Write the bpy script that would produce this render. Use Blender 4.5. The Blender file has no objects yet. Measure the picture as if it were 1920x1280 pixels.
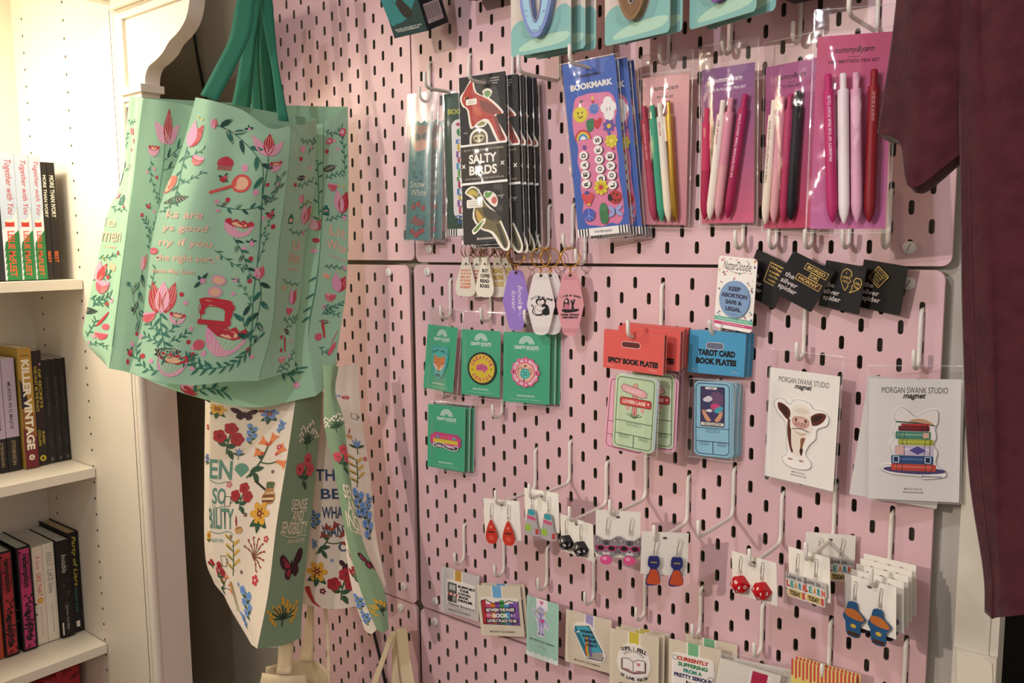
import bpy, math, random
from mathutils import Vector, Matrix
random.seed(7)
SC = bpy.context.scene
COL = SC.collection
R_ = math.radians
S = 0.001                                  # all builder numbers are millimetres

# ------------------------------------------------------------------ camera
cd = bpy.data.cameras.new('camera')
cam = bpy.data.objects.new('camera', cd); COL.objects.link(cam)
cd.sensor_width = 36.0; cd.lens = 1575.645 * 36 / 1920; cd.clip_start = 0.02
cam.matrix_world = Matrix(((0.780278, -0.064626, 0.622085, 0.95123),
                           (0.625367, 0.095069, -0.774518, -0.939227),
                           (-0.009087, 0.993371, 0.114595, 0.349898), (0, 0, 0, 1)))
SC.camera = cam

# ------------------------------------------------------------------ colour management, world, lights
SC.view_settings.view_transform = 'Standard'; SC.view_settings.look = 'None'
SC.view_settings.gamma = 1.0; SC.view_settings.use_curve_mapping = False
SC.view_settings.exposure = 0.0
wd = bpy.data.worlds.new('shop_air'); SC.world = wd; wd.use_nodes = True
wd.node_tree.nodes['Background'].inputs[0].default_value = (1.0, 0.86, 0.76, 1)
wd.node_tree.nodes['Background'].inputs[1].default_value = 0.38

def lamp(name, kind, loc, target, power, color, size=0.1, size_y=None, spot=None):
    d = bpy.data.lights.new(name, kind); o = bpy.data.objects.new(name, d); COL.objects.link(o)
    d.energy = power; d.color = color
    if kind == 'AREA':
        d.size = size
        if size_y: d.shape = 'RECTANGLE'; d.size_y = size_y
    else: d.shadow_soft_size = size
    if kind == 'SPOT': d.spot_size = R_(spot); d.spot_blend = 1.0
    o.location = loc
    o.rotation_euler = (Vector(target) - Vector(loc)).to_track_quat('-Z', 'Y').to_euler()
    return o
lamp('warm_track_spot', 'SPOT', (-0.5, -3.0, 1.15), (0.66, 0, 0.26), 144, (1.0, 0.88, 0.76), 0.035, spot=44)
lamp('cool_track_spot', 'SPOT', (0.38, -1.35, 1.35), (0.46, 0, 0.2), 27, (0.86, 0.86, 1.0), 0.03, spot=92)
lamp('overhead_fill_light', 'AREA', (0.1, -2.2, 1.42), (-0.1, 0, 0.1), 6.5, (1.0, 0.87, 0.76), 1.4, 1.0)  # added soft fill from overhead, no real fitting
lamp('wall_gap_fill_light', 'AREA', (1.75, -1.5, 1.3), (-0.55, 0, -0.1), 8, (1.0, 0.9, 0.8), 0.8, 0.8)  # added fill that lifts the dark wall between bookcase and bags, no real lamp
lamp('bookcase_led_strip', 'AREA', (-0.60, -0.62, 0.80), (-0.68, -0.50, 0.0), 9.0, (1.0, 0.9, 0.68), 0.5, 0.06)

# ------------------------------------------------------------------ materials
def lin(h):
    h = h.lstrip('#')
    def f(c): c /= 255.0; return c / 12.92 if c <= 0.04045 else ((c + 0.055) / 1.055) ** 2.4
    return tuple(f(int(h[i:i + 2], 16)) for i in (0, 2, 4)) + (1.0,)
MATS = {}
def M(key, rough=0.55, metal=0.0, alpha=None, spec=0.4, noise=None, bump=None, sheen=0, trans=None):
    """key is '#rrggbb' or a name registered earlier"""
    if key in MATS: return MATS[key]
    return reg(key, key, rough, metal, spec, noise, bump, sheen, trans)
def reg(name, col, rough=0.55, metal=0.0, spec=0.4, noise=None, bump=None, sheen=0, trans=None):
    m = bpy.data.materials.new(name); m.use_nodes = True; MATS[name] = m
    nt = m.node_tree; b = nt.nodes['Principled BSDF']
    b.inputs['Base Color'].default_value = lin(col); b.inputs['Roughness'].default_value = rough
    b.inputs['Metallic'].default_value = metal; b.inputs['Specular IOR Level'].default_value = spec
    if sheen: b.inputs['Sheen Weight'].default_value = sheen
    if trans: b.inputs['Transmission Weight'].default_value = trans
    if noise or bump:
        tc = nt.nodes.new('ShaderNodeTexCoord')
    if noise:                                # (second colour, scale, low, high)
        n = nt.nodes.new('ShaderNodeTexNoise'); n.inputs['Scale'].default_value = noise[1]; n.inputs['Detail'].default_value = 4
        r = nt.nodes.new('ShaderNodeValToRGB'); r.color_ramp.elements[0].color = lin(col); r.color_ramp.elements[1].color = lin(noise[0])
        r.color_ramp.elements[0].position = 0.38; r.color_ramp.elements[1].position = 0.66
        nt.links.new(tc.outputs['Object'], n.inputs['Vector']); nt.links.new(n.outputs['Fac'], r.inputs[0]); nt.links.new(r.outputs[0], b.inputs['Base Color'])
    if bump:                                 # (scale, strength, distance)
        n = nt.nodes.new('ShaderNodeTexNoise'); n.inputs['Scale'].default_value = bump[0]; n.inputs['Detail'].default_value = 3
        k = nt.nodes.new('ShaderNodeBump'); k.inputs['Strength'].default_value = bump[1]; k.inputs['Distance'].default_value = bump[2]
        nt.links.new(tc.outputs['Object'], n.inputs['Vector']); nt.links.new(n.outputs['Fac'], k.inputs['Height']); nt.links.new(k.outputs[0], b.inputs['Normal'])
    return m
def reg_film(name, gloss=0.10, rough=0.06, scale=60, strength=0.5, tint='#ffffff', haze=0.0):
    """thin clear plastic: mostly see-through with a wrinkled gloss"""
    m = bpy.data.materials.new(name); m.use_nodes = True; MATS[name] = m
    nt = m.node_tree; nt.nodes.clear()
    out = nt.nodes.new('ShaderNodeOutputMaterial'); tr = nt.nodes.new('ShaderNodeBsdfTransparent'); gl = nt.nodes.new('ShaderNodeBsdfGlossy')
    tr.inputs[0].default_value = lin(tint); gl.inputs['Roughness'].default_value = rough
    df = nt.nodes.new('ShaderNodeBsdfDiffuse'); df.inputs[0].default_value = lin('#e8e4e6')
    mx0 = nt.nodes.new('ShaderNodeMixShader'); mx0.inputs[0].default_value = haze
    mx = nt.nodes.new('ShaderNodeMixShader'); fr = nt.nodes.new('ShaderNodeFresnel'); fr.inputs[0].default_value = 1.45
    ad = nt.nodes.new('ShaderNodeMath'); ad.operation = 'MULTIPLY_ADD'; ad.inputs[1].default_value = 0.45; ad.inputs[2].default_value = gloss
    tc = nt.nodes.new('ShaderNodeTexCoord'); n = nt.nodes.new('ShaderNodeTexNoise'); n.inputs['Scale'].default_value = scale
    bp = nt.nodes.new('ShaderNodeBump'); bp.inputs['Strength'].default_value = strength; bp.inputs['Distance'].default_value = 0.01
    L = nt.links.new
    L(tc.outputs['Object'], n.inputs['Vector']); L(n.outputs['Fac'], bp.inputs['Height']); L(bp.outputs[0], gl.inputs['Normal']); L(bp.outputs[0], fr.inputs['Normal'])
    mn = nt.nodes.new('ShaderNodeMath'); mn.operation = 'MINIMUM'; mn.inputs[1].default_value = 0.16 + gloss*2
    L(fr.outputs[0], ad.inputs[0]); L(ad.outputs[0], mn.inputs[0]); L(mn.outputs[0], mx.inputs[0])
    L(tr.outputs[0], mx0.inputs[1]); L(df.outputs[0], mx0.inputs[2]); L(mx0.outputs[0], mx.inputs[1]); L(gl.outputs[0], mx.inputs[2]); L(mx.outputs[0], out.inputs[0])
reg('board_pink', '#dab5ba', 0.38, spec=0.45)
reg('board_core', '#6e685a', 0.8)
reg('wall_taupe', '#b0a893', 0.8, noise=('#a69d88', 5, 0, 1))
reg('wall_pale', '#b9b5ad', 0.75, noise=('#aca79d', 9, 0, 1))
reg('casing_white', '#d8d2c4', 0.5, noise=('#c9c1b0', 14, 0, 1))
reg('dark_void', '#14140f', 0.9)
reg('floor_wood', '#8a6d52', 0.5, noise=('#6f543c', 6, 0, 1))
reg('ceiling_white', '#e6e2da', 0.8)
reg('bookcase_white', '#ece3d6', 0.42, noise=('#e8dfd0', 3, 0, 1))
reg('peg_hole', '#4a4035', 0.6, spec=0.3)
reg('hook_white', '#e4dfd6', 0.32, spec=0.5)
reg('screw_white', '#e8e5de', 0.4)
reg('cord_black', '#121110', 0.5)
reg('clip_clear', '#6b6560', 0.25, spec=0.6)
reg('gold', '#d8a545', 0.22, metal=1.0)
reg('copper', '#b58a72', 0.25, metal=1.0)
reg('steel', '#d9d6d2', 0.2, metal=1.0)
reg_film('film', 0.006, 0.10, 16, 0.16)
reg_film('film_soft', 0.01, 0.2, 14, 0.12, haze=0.05)
reg_film('film_edge', 0.10, 0.2, 30, 0.4, haze=0.32)  # sealed sleeve edges; pale haze in the colour stands in for their white glint
reg_film('film_shiny', 0.02, 0.09, 24, 0.38)

# ------------------------------------------------------------------ mesh builder
class MB:
    def __init__(s): s.v = []; s.f = []; s.m = []; s.mats = []; s.sm = []
    def mi(s, key):
        if key not in s.mats: s.mats.append(key)
        return s.mats.index(key)
    def add(s, verts, faces, key, smooth=False, T=None):
        n = len(s.v); k = s.mi(key)
        s.v += [tuple(T @ Vector(p)) for p in verts] if T is not None else [tuple(p) for p in verts]
        for f in faces: s.f.append([i + n for i in f]); s.m.append(k); s.sm.append(smooth)
    def box(s, lo, hi, key, T=None):
        (a, b, c), (d, e, f) = lo, hi
        s.add([(a,b,c),(d,b,c),(d,e,c),(a,e,c),(a,b,f),(d,b,f),(d,e,f),(a,e,f)],
              [(3,2,1,0),(4,5,6,7),(0,1,5,4),(1,2,6,5),(2,3,7,6),(3,0,4,7)], key, False, T)
    def prism(s, pts, y0, y1, key, T=None, side=None):
        """outline in x,z, extruded along y"""
        n = len(pts); v = [(x, y0, z) for x, z in pts] + [(x, y1, z) for x, z in pts]
        s.add(v, [tuple(range(n)), tuple(range(2*n-1, n-1, -1))], key, False, T)
        s.add(v, [(i, n+i, n+(i+1) % n, (i+1) % n) for i in range(n)], side or key, False, T)
    def tube(s, path, r, key, n=8, T=None, cap=True, flat=1.0):
        P = [Vector(p) for p in path]; V = []; prev = None
        for i, p in enumerate(P):
            t = (P[min(i+1, len(P)-1)] - P[max(i-1, 0)]).normalized()
            if prev is None: prev = Vector((1, 0, 0)) if abs(t.x) < 0.9 else Vector((0, 1, 0))
            u = (prev - t * prev.dot(t)).normalized(); w = t.cross(u); prev = u
            rr = r[i] if isinstance(r, (list, tuple)) else r
            V += [p + u * rr * math.cos(2*math.pi*j/n) + w * rr * flat * math.sin(2*math.pi*j/n) for j in range(n)]
        F = [(i*n+j, i*n+(j+1) % n, (i+1)*n+(j+1) % n, (i+1)*n+j) for i in range(len(P)-1) for j in range(n)]
        s.add(V, F, key, True, T)
        if cap: s.add(V[:n] , [tuple(range(n-1, -1, -1))], key, False, T); s.add(V[-n:], [tuple(range(n))], key, False, T)
    def lathe(s, prof, key, T=None, n=16):
        """profile (radius, height) round z"""
        V = [(r*math.cos(2*math.pi*j/n), r*math.sin(2*math.pi*j/n), z) for r, z in prof for j in range(n)]
        s.add(V, [(i*n+j, i*n+(j+1) % n, (i+1)*n+(j+1) % n, (i+1)*n+j) for i in range(len(prof)-1) for j in range(n)], key, True, T)
    def torus(s, R, r, key, T=None, n=20, k=7, turns=1.0, pitch=0.0):
        pts = [(R*math.cos(2*math.pi*t/n), R*math.sin(2*math.pi*t/n), pitch*t/n) for t in range(int(n*turns)+1)]
        s.tube(pts, r, key, k, T)
    def grid(s, P, key, smooth=True, flip=False, T=None):
        n = len(P[0]); V = [p for row in P for p in row]
        F = [(i*n+j, i*n+j+1, (i+1)*n+j+1, (i+1)*n+j) for i in range(len(P)-1) for j in range(n-1)]
        s.add(V, [f[::-1] for f in F] if flip else F, key, smooth, T)
    def build(s, name, parent=None, mtx=None, **props):
        me = bpy.data.meshes.new(name); me.from_pydata([(x*S, y*S, z*S) for x, y, z in s.v], [], s.f)
        for k in s.mats: me.materials.append(M(k))
        me.polygons.foreach_set('material_index', s.m); me.polygons.foreach_set('use_smooth', s.sm)
        me.update()
        o = bpy.data.objects.new(name, me); COL.objects.link(o)
        if parent is not None: o.parent = parent
        if mtx is not None: o.matrix_local = mtx
        for k, v in props.items(): o[k] = v
        return o

def place(x, y, z, yaw=0, pitch=0, roll=0):
    return (Matrix.Translation((x*S, y*S, z*S)) @ Matrix.Rotation(R_(yaw), 4, 'Z') @ Matrix.Rotation(R_(pitch), 4, 'X') @ Matrix.Rotation(R_(roll), 4, 'Y'))
def empty(name, mtx, label, cat, group=None):
    o = bpy.data.objects.new(name, None); COL.objects.link(o); o.matrix_world = mtx; o.empty_display_size = 0.02
    return tag(o, label, cat, group)
def tag(o, label, cat, group=None):
    o['label'] = label; o['category'] = cat
    if group: o['group'] = group
    return o
def copy_tree(o, parent=None):
    c = o.copy(); COL.objects.link(c)
    if parent is not None: c.parent = parent; c.matrix_parent_inverse = o.matrix_parent_inverse
    for ch in list(o.children): copy_tree(ch, c)
    return c

# ------------------------------------------------------------------ lettering
GLY = {}
def glyphs(txt, bold=0.0, shear=0.0, space=1.0):
    k = (txt, bold, shear, space)
    if k not in GLY:
        c = bpy.data.curves.new('lettering', 'FONT'); c.body = txt; c.size = 1.0; c.offset = bold; c.shear = shear
        c.space_character = space; c.resolution_u = 3; c.align_x = 'CENTER'; c.fill_mode = 'FRONT'
        o = bpy.data.objects.new('lettering', c); COL.objects.link(o)
        dg = bpy.context.evaluated_depsgraph_get(); me = bpy.data.meshes.new_from_object(o.evaluated_get(dg))
        V = [(v.co.x, v.co.y) for v in me.vertices]; F = [tuple(p.vertices) for p in me.polygons]
        bpy.data.objects.remove(o); bpy.data.curves.remove(c); bpy.data.meshes.remove(me)
        xs = [p[0] for p in V] or [0, 1]; ys = [p[1] for p in V] or [0, 1]
        GLY[k] = (V, F, min(xs), max(xs), min(ys), max(ys))
    return GLY[k]

# ------------------------------------------------------------------ flat print: x to the right, y down, millimetres
class Art:
    STEP = 0.022
    def __init__(s): s.parts = []; s.lay = 0; s.st = [(1, 0, 0, 1, 0, 0)]
    def push(s, x=0, y=0, rot=0, k=1, ky=None):
        ky = k if ky is None else ky; c, n = math.cos(R_(rot)), math.sin(R_(rot))
        a, b, cc, d, e, f = s.st[-1]; A = (c*k, n*k, -n*ky, c*ky)
        s.st.append((a*A[0]+cc*A[1], b*A[0]+d*A[1], a*A[2]+cc*A[3], b*A[2]+d*A[3], a*x+cc*y+e, b*x+d*y+f)); return s
    def pop(s): s.st.pop()
    def raw(s, pts, faces, m, up=1):
        a, b, c, d, e, f = s.st[-1]; s.lay += up
        s.parts.append(([(a*x+c*y+e, b*x+d*y+f) for x, y in pts], faces, m, s.lay))
    def poly(s, pts, m, up=1): s.raw(pts, [tuple(range(len(pts)))], m, up)
    def rect(s, x0, y0, x1, y1, m, up=1): s.poly([(x0,y0),(x1,y0),(x1,y1),(x0,y1)], m, up)
    def rrect(s, x0, y0, x1, y1, r, m, up=1): s.poly(rr(x0, y0, x1, y1, r), m, up)
    def ell(s, x, y, rx, ry, m, n=18, rot=0, up=1):
        c, q = math.cos(R_(rot)), math.sin(R_(rot)); P = []
        for i in range(n):
            t = 2*math.pi*i/n; px, py = rx*math.cos(t), ry*math.sin(t); P.append((x+px*c-py*q, y+px*q+py*c))
        s.poly(P, m, up)
    def blob(s, pts, m, k=4, up=1): s.poly(smooth_loop(pts, k), m, up)
    def line(s, pts, w, m, closed=False, up=1):
        P = [Vector(p) for p in pts]; n = len(P); V = []
        for i in range(n):
            p0 = P[(i-1) % n] if closed else P[max(i-1, 0)]; p1 = P[(i+1) % n] if closed else P[min(i+1, n-1)]
            t = (p1 - p0); t = t.normalized() if t.length else Vector((1, 0)); q = Vector((-t.y, t.x)) * w * 0.5
            V += [tuple(P[i]+q), tuple(P[i]-q)]
        F = [(2*i, 2*i+1, (2*i+3) % (2*n), (2*i+2) % (2*n)) for i in range(n if closed else n-1)]
        s.raw(V, F, m, up)
    def curve(s, pts, w, m, k=5, up=1): s.line(smooth_open(pts, k), w, m, False, up)
    def text(s, t, x, y, w, h, m, bold=0.0, shear=0.0, rot=0, up=1, space=1.0):
        """lettering centred on x,y, fitted to a w by h box"""
        V, F, x0, x1, y0, y1 = glyphs(t, bold, shear, space)
        if not F: return
        kx = w / max(x1-x0, 1e-6); ky = h / max(y1-y0, 1e-6); c, q = math.cos(R_(rot)), math.sin(R_(rot)); P = []
        for a, b in V:
            px = (a-(x0+x1)/2)*kx; py = -(b-(y0+y1)/2)*ky; P.append((x+px*c-py*q, y+px*q+py*c))
        s.raw(P, [f[::-1] for f in F], m, up)
    def arc(s, t, x, y, r, a0, a1, cw, ch, m, bold=0.0, inward=False):
        """letters set round a circle, angles clockwise from the top"""
        n = len(t)
        for i, chh in enumerate(t):
            if chh == ' ': continue
            a = a0 + (a1-a0)*(i/(n-1) if n > 1 else .5); px = x + r*math.sin(R_(a)); py = y - r*math.cos(R_(a))
            s.text(chh, px, py, cw*(0.35 if chh in "I'1!" else 1), ch, m, bold, 0, a+(180 if inward else 0), up=1 if i == 0 else 0)
    def leaf(s, x, y, L, w, ang, m, vein=None):
        s.push(x, y, ang); s.poly([(0,0),(L*.25,-w*.42),(L*.55,-w*.5),(L*.85,-w*.22),(L,0),(L*.8,w*.28),(L*.5,w*.5),(L*.2,w*.38)], m, up=1)
        if vein: s.line([(0,0),(L*.9,0)], max(.5, w*.12), vein)
        s.pop()
    def emit(s, mb, fn, smooth=False):
        for pts, faces, m, lay in s.parts: mb.add([fn(x, y, lay*s.STEP) for x, y in pts], faces, m, smooth)

def rr(x0, y0, x1, y1, r, n=4):
    P = []
    for cx, cy, a in ((x1-r, y0+r, -90), (x1-r, y1-r, 0), (x0+r, y1-r, 90), (x0+r, y0+r, 180)):
        P += [(cx+r*math.cos(R_(a+90*i/n)), cy+r*math.sin(R_(a+90*i/n))) for i in range(n+1)]
    return P
def _cr(a, b, c, d, t):
    return tuple(.5*((2*b[i])+(-a[i]+c[i])*t+(2*a[i]-5*b[i]+4*c[i]-d[i])*t*t+(-a[i]+3*b[i]-3*c[i]+d[i])*t**3) for i in range(len(b)))
def smooth_loop(P, k=4):
    n = len(P); return [_cr(P[(i-1) % n], P[i], P[(i+1) % n], P[(i+2) % n], j/k) for i in range(n) for j in range(k)]
def smooth_open(P, k=5):
    n = len(P); Q = [_cr(P[max(i-1, 0)], P[i], P[i+1], P[min(i+2, n-1)], j/k) for i in range(n-1) for j in range(k)]
    return Q + [tuple(P[-1])]

def panel_mb(w, h, t, art, face='#ffffff', back='#efece6', r=0.0, outline=None):
    """a card: top centre at the origin, print on the side facing -y"""
    mb = MB(); P = [(x - w/2, -y) for x, y in (outline or (rr(0, 0, w, h, r) if r else [(0,0),(w,0),(w,h),(0,h)]))]
    n = len(P); v = [(x, -t, z) for x, z in P] + [(x, 0, z) for x, z in P]
    mb.add(v, [tuple(range(n-1, -1, -1))], face); mb.add(v, [tuple(range(n, 2*n))], back)
    mb.add(v, [(i, (i+1) % n, n+(i+1) % n, n+i) for i in range(n)], back)
    if art: art.emit(mb, lambda x, y, e: (x - w/2, -t - 0.02 - e, -y))
    return mb
def sleeve(parent, w, top, h, mat='film', t0=-3.0, t1=1.2, name='clear_sleeve', dx=0, edge=True):
    """a clear bag round a card: front and back film, open top"""
    mb = MB(); nx, nz = 6, 12; F = []; B = []
    for i in range(nz+1):
        a = i/nz; z = top - (top+h)*a; fr = []; br = []
        for j in range(nx+1):
            b = j/nx; bulge = math.sin(math.pi*b)*(0.25+0.75*math.sin(math.pi*min(1, a*1.0)))
            wob = 0.5*math.sin(9*a+4*b)*math.sin(math.pi*b)
            fr.append((dx-w/2+w*b, (-1.0 if 0 < j < nx else 0.2)+t0*bulge+wob*0.4, z)); br.append((dx-w/2+w*b, 0.3+t1*bulge*0.3, z))
        F.append(fr); B.append(br)
    mb.grid(F, mat, True); mb.grid(B, mat, True, True)
    if not edge: return mb.build(name, parent)
    for q in (-1, 1): mb.grid([[(dx+q*w/2, 0.2, top-(top+h)*i/8), (dx+q*(w/2+1.3), 0.4+0.5*math.sin(i*2.1), top-(top+h)*i/8)] for i in range(9)], 'film_edge', True)
    mb.grid([[(dx-w/2, 0.2, -h), (dx-w/2, 0.3, -h-1.2)], [(dx+w/2, 0.2, -h), (dx+w/2, 0.3, -h-1.2)]], 'film_edge', True)
    mb.grid([[(dx-w/2, 0.2, top), (dx-w/2, 0.0, top-1.2)], [(dx+w/2, 0.2, top), (dx+w/2, 0.0, top-1.2)]], 'film_edge', True)
    return mb.build(name, parent)
# ------------------------------------------------------------------ the shell of the shop corner
def struct(name, mb, **k): return mb.build(name, kind='structure', **k)
b = MB(); b.box((-1000, 20, -1250), (690, 120, 1500), 'wall_taupe'); struct('wall_back', b)
b = MB(); b.box((-1100, -3200, -1250), (-1000, 120, 1500), 'wall_taupe'); struct('wall_left', b)
b = MB(); b.box((690, 14, -1250), (786, 120, 1500), 'wall_pale'); struct('wall_back_return', b)
b = MB(); b.box((-1100, -3400, -1300), (2200, 1300, -1250), 'floor_wood'); struct('floor', b)
b = MB(); b.box((-1100, -3400, 1500), (2200, 1300, 1550), 'ceiling_white'); struct('ceiling', b)
b = MB(); b.box((400, 1200, -1250), (6000, 1300, 1500), 'dark_void'); struct('doorway_dark_sheet', b)  # near-black sheet, its colour stands in for the darkness past the doorway
b = MB()                                     # door casing: flat, bead at the inner edge, torn paint at the foot
b.box((786, -3, -70), (818, 34, 1500), 'casing_white'); b.box((818, -1, -70), (826, 34, 1500), 'casing_white')
b.box((786, -6, -1250), (826, 34, -70), 'casing_white')
b.prism([(790, -70), (800, -74), (811, -69), (822, -76), (824, -96), (813, -118), (801, -104), (792, -112)], -8, -5, '#e3dac6')
struct('trim_1', b)

# ------------------------------------------------------------------ pegboard
def slot_loop(n=5):
    P = []
    for i in range(n+1): a = math.pi*i/n; P.append((2.8*math.cos(a), 4.8+2.8*math.sin(a)))
    for i in range(n+1): a = math.pi+math.pi*i/n; P.append((2.8*math.cos(a), -4.8+2.8*math.sin(a)))
    return P
SLOT = slot_loop()
def square_for(p):
    x, z = p; k = 10.0/max(abs(x)*2.2, abs(z)*1.25, 1e-6); x *= k*2.2/1.0; z *= k*1.25
    return (max(-10, min(10, x)), max(-10, min(10, z)))
def pegboard(name, x0, z0, cols, rows, odd, label, screws, T=5.0, only=None):
    """front face at y=0; a slot every second cell of a 20 mm grid"""
    W, H = (cols+1)*20, (rows+1)*20; mb = MB(); n = len(SLOT)
    ring = [square_for(p) for p in SLOT]
    # corners of the cell belong to the ring too
    for i in range(1, cols+1):
        for j in range(1, rows+1):
            cx, cz = x0+i*20, z0+j*20
            if (i+j) % 2 == odd:
                inn = [(cx+x, 0, cz+z) for x, z in SLOT]; bk = [(cx+x, T, cz+z) for x, z in SLOT]
                sq = [(cx-10, 0, cz-10), (cx+10, 0, cz-10), (cx+10, 0, cz+10), (cx-10, 0, cz+10)]
                h = n//2
                mb.add(inn+sq, [tuple(range(0, h)) + (n+3, n+2), (n+2, 0, n-1, n+1), tuple(range(h, n)) + (n+1, n+0), (n+3, h-1, h, n+0)], 'board_pink')
                mb.add(inn+bk, [(k, n+k, n+(k+1) % n, (k+1) % n) for k in range(n)], 'board_core')
            else:
                mb.add([(cx-10,0,cz-10),(cx+10,0,cz-10),(cx+10,0,cz+10),(cx-10,0,cz+10)], [(0,1,2,3)], 'board_pink')
    e = 10
    xa, xb, za, zb = x0+e, x0+W-e, z0+e, z0+H-e
    for q in ([(xa,z0),(xb,z0),(xb,za),(xa,za)], [(xa,zb),(xb,zb),(xb,z0+H),(xa,z0+H)], [(x0,za),(xa,za),(xa,zb),(x0,zb)], [(xb,za),(x0+W,za),(x0+W,zb),(xb,zb)]):
        mb.add([(x, 0, z) for x, z in q], [(0,1,2,3)], 'board_pink')
    rim = []
    for cx, cz, a in ((xb, zb, 0), (xa, zb, 90), (xa, za, 180), (xb, za, 270)):
        arc = [(cx+e*math.cos(R_(a+15*k)), cz+e*math.sin(R_(a+15*k))) for k in range(7)]
        mb.add([(cx, 0, cz)] + [(x, 0, z) for x, z in arc], [tuple(range(8))], 'board_pink'); rim += arc
    m = len(rim)
    mb.add([(x, 0, z) for x, z in rim]+[(x, 0.9, z) for x, z in rim]+[(x, T, z) for x, z in rim],
           [(r*m+k, (r+1)*m+k, (r+1)*m+(k+1) % m, r*m+(k+1) % m) for r in (0, 1) for k in range(m)], 'board_pink')
    o = mb.build(name); tag(o, label, 'pegboard', 'pink slotted pegboard panels on the wall')
    for sx, sz in screws:
        s = MB(); Tm = Matrix.Translation((sx, 0, sz)) @ Matrix.Rotation(R_(90), 4, 'X')
        s.lathe([(6.6, 0.0), (6.6, 2.6), (5.9, 3.3), (0.01, 3.4)], 'screw_white', Tm, 20)
        s.box((-0.5, -4.2, 3.41), (0.5, 4.2, 3.45), '#8d8a82', Tm @ Matrix.Rotation(R_(random.uniform(-35, 35)), 4, 'Z'))
        s.tube([(sx, 0.5, sz), (sx, 17, sz)], 2.2, 'screw_white', 8)
        s.build('screw', o)
    return o
pegboard('pegboard', 5.3, 324.0, 37, 27, 1, 'pink slotted pegboard panel behind the pens and bird bookmarks', [(36, 344), (725, 343)])
pegboard('pegboard', 0, -240, 37, 27, 1, 'pink slotted pegboard panel behind the patches, magnets and earrings', [(31, 309), (726, 306), (33, -224)])
pegboard('pegboard', -358, 326.5, 17, 27, 1, 'pink slotted pegboard panel right of the green bag straps', [])
pegboard('pegboard', -371, -241, 17, 27, 1, 'shaded pink pegboard panel behind the hanging floral bags', [(-56, 307), (-39, -217)])
pegboard('pegboard', -2, -804, 37, 27, 0, 'pink pegboard panel at the photo bottom under the magnetic bookmarks', [(31, -259)])
pegboard('pegboard', -371, -804, 17, 27, 0, 'pink pegboard panel at the photo bottom behind the canvas bag handles', [(-49, -257)])

# ------------------------------------------------------------------ black cords
def cord(pts, label, r=2.6):
    mb = MB(); mb.tube(smooth_open(pts, 8), r, 'cord_black', 8); o = mb.build('power_cord'); tag(o, label, 'cord')
cord([(-618, 14, 790), (-610, 16, 725), (-585, 15, 640), (-560, 15, 560)], 'black cord on the dark wall beside the scrolled bracket')
cord([(-152, -6, -190), (-146, -7, -245), (-118, -7, -300), (-94, -7, -370), (-70, -7, -460)], 'black cord running down the pink board between the canvas bags')

# ------------------------------------------------------------------ hooks
def hook(x, zs, reach, label):
    y0 = -3.2; zb = zs - 60; R = 11.0; P = [(x, 8, zs-0.5), (x, 2.5, zs-1.0), (x, -1.6, zs-2.4), (x, y0, zs-6)]
    P.append((x, y0, zb+R+14))
    ya = -reach
    for k in range(1, 7): a = R_(15*k); P.append((x, y0-R*(1-math.cos(a)), zb+R-R*math.sin(a)))
    if reach > 40:
        P.append((x, ya+R, zb-0.5))
    rt = 8.5 if reach > 40 else (reach-3.2-R)
    for k in range(1, 7): a = R_(15*k); P.append((x, ya+rt-rt*math.sin(a), zb+rt-rt*math.cos(a)))
    P.append((x, ya, zb+19)); P.append((x, ya+0.3, zb+20.2))
    mb = MB(); mb.tube(P, [2.4]*(len(P)-1)+[1.4], 'hook_white', 10)
    o = mb.build('pegboard_hook'); tag(o, label, 'hook', 'white wire hooks on the pegboard')
    c = MB(); c.box((x-1.9, -1.5, zs-46), (x+1.9, 7, zs-34), 'clip_clear'); c.tube([(x, -3, zs-40), (x+0.01, 4, zs-40)], 2.6, 'clip_clear', 8); c.build('clip', o, label='small clear plastic clip')
    return o
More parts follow.
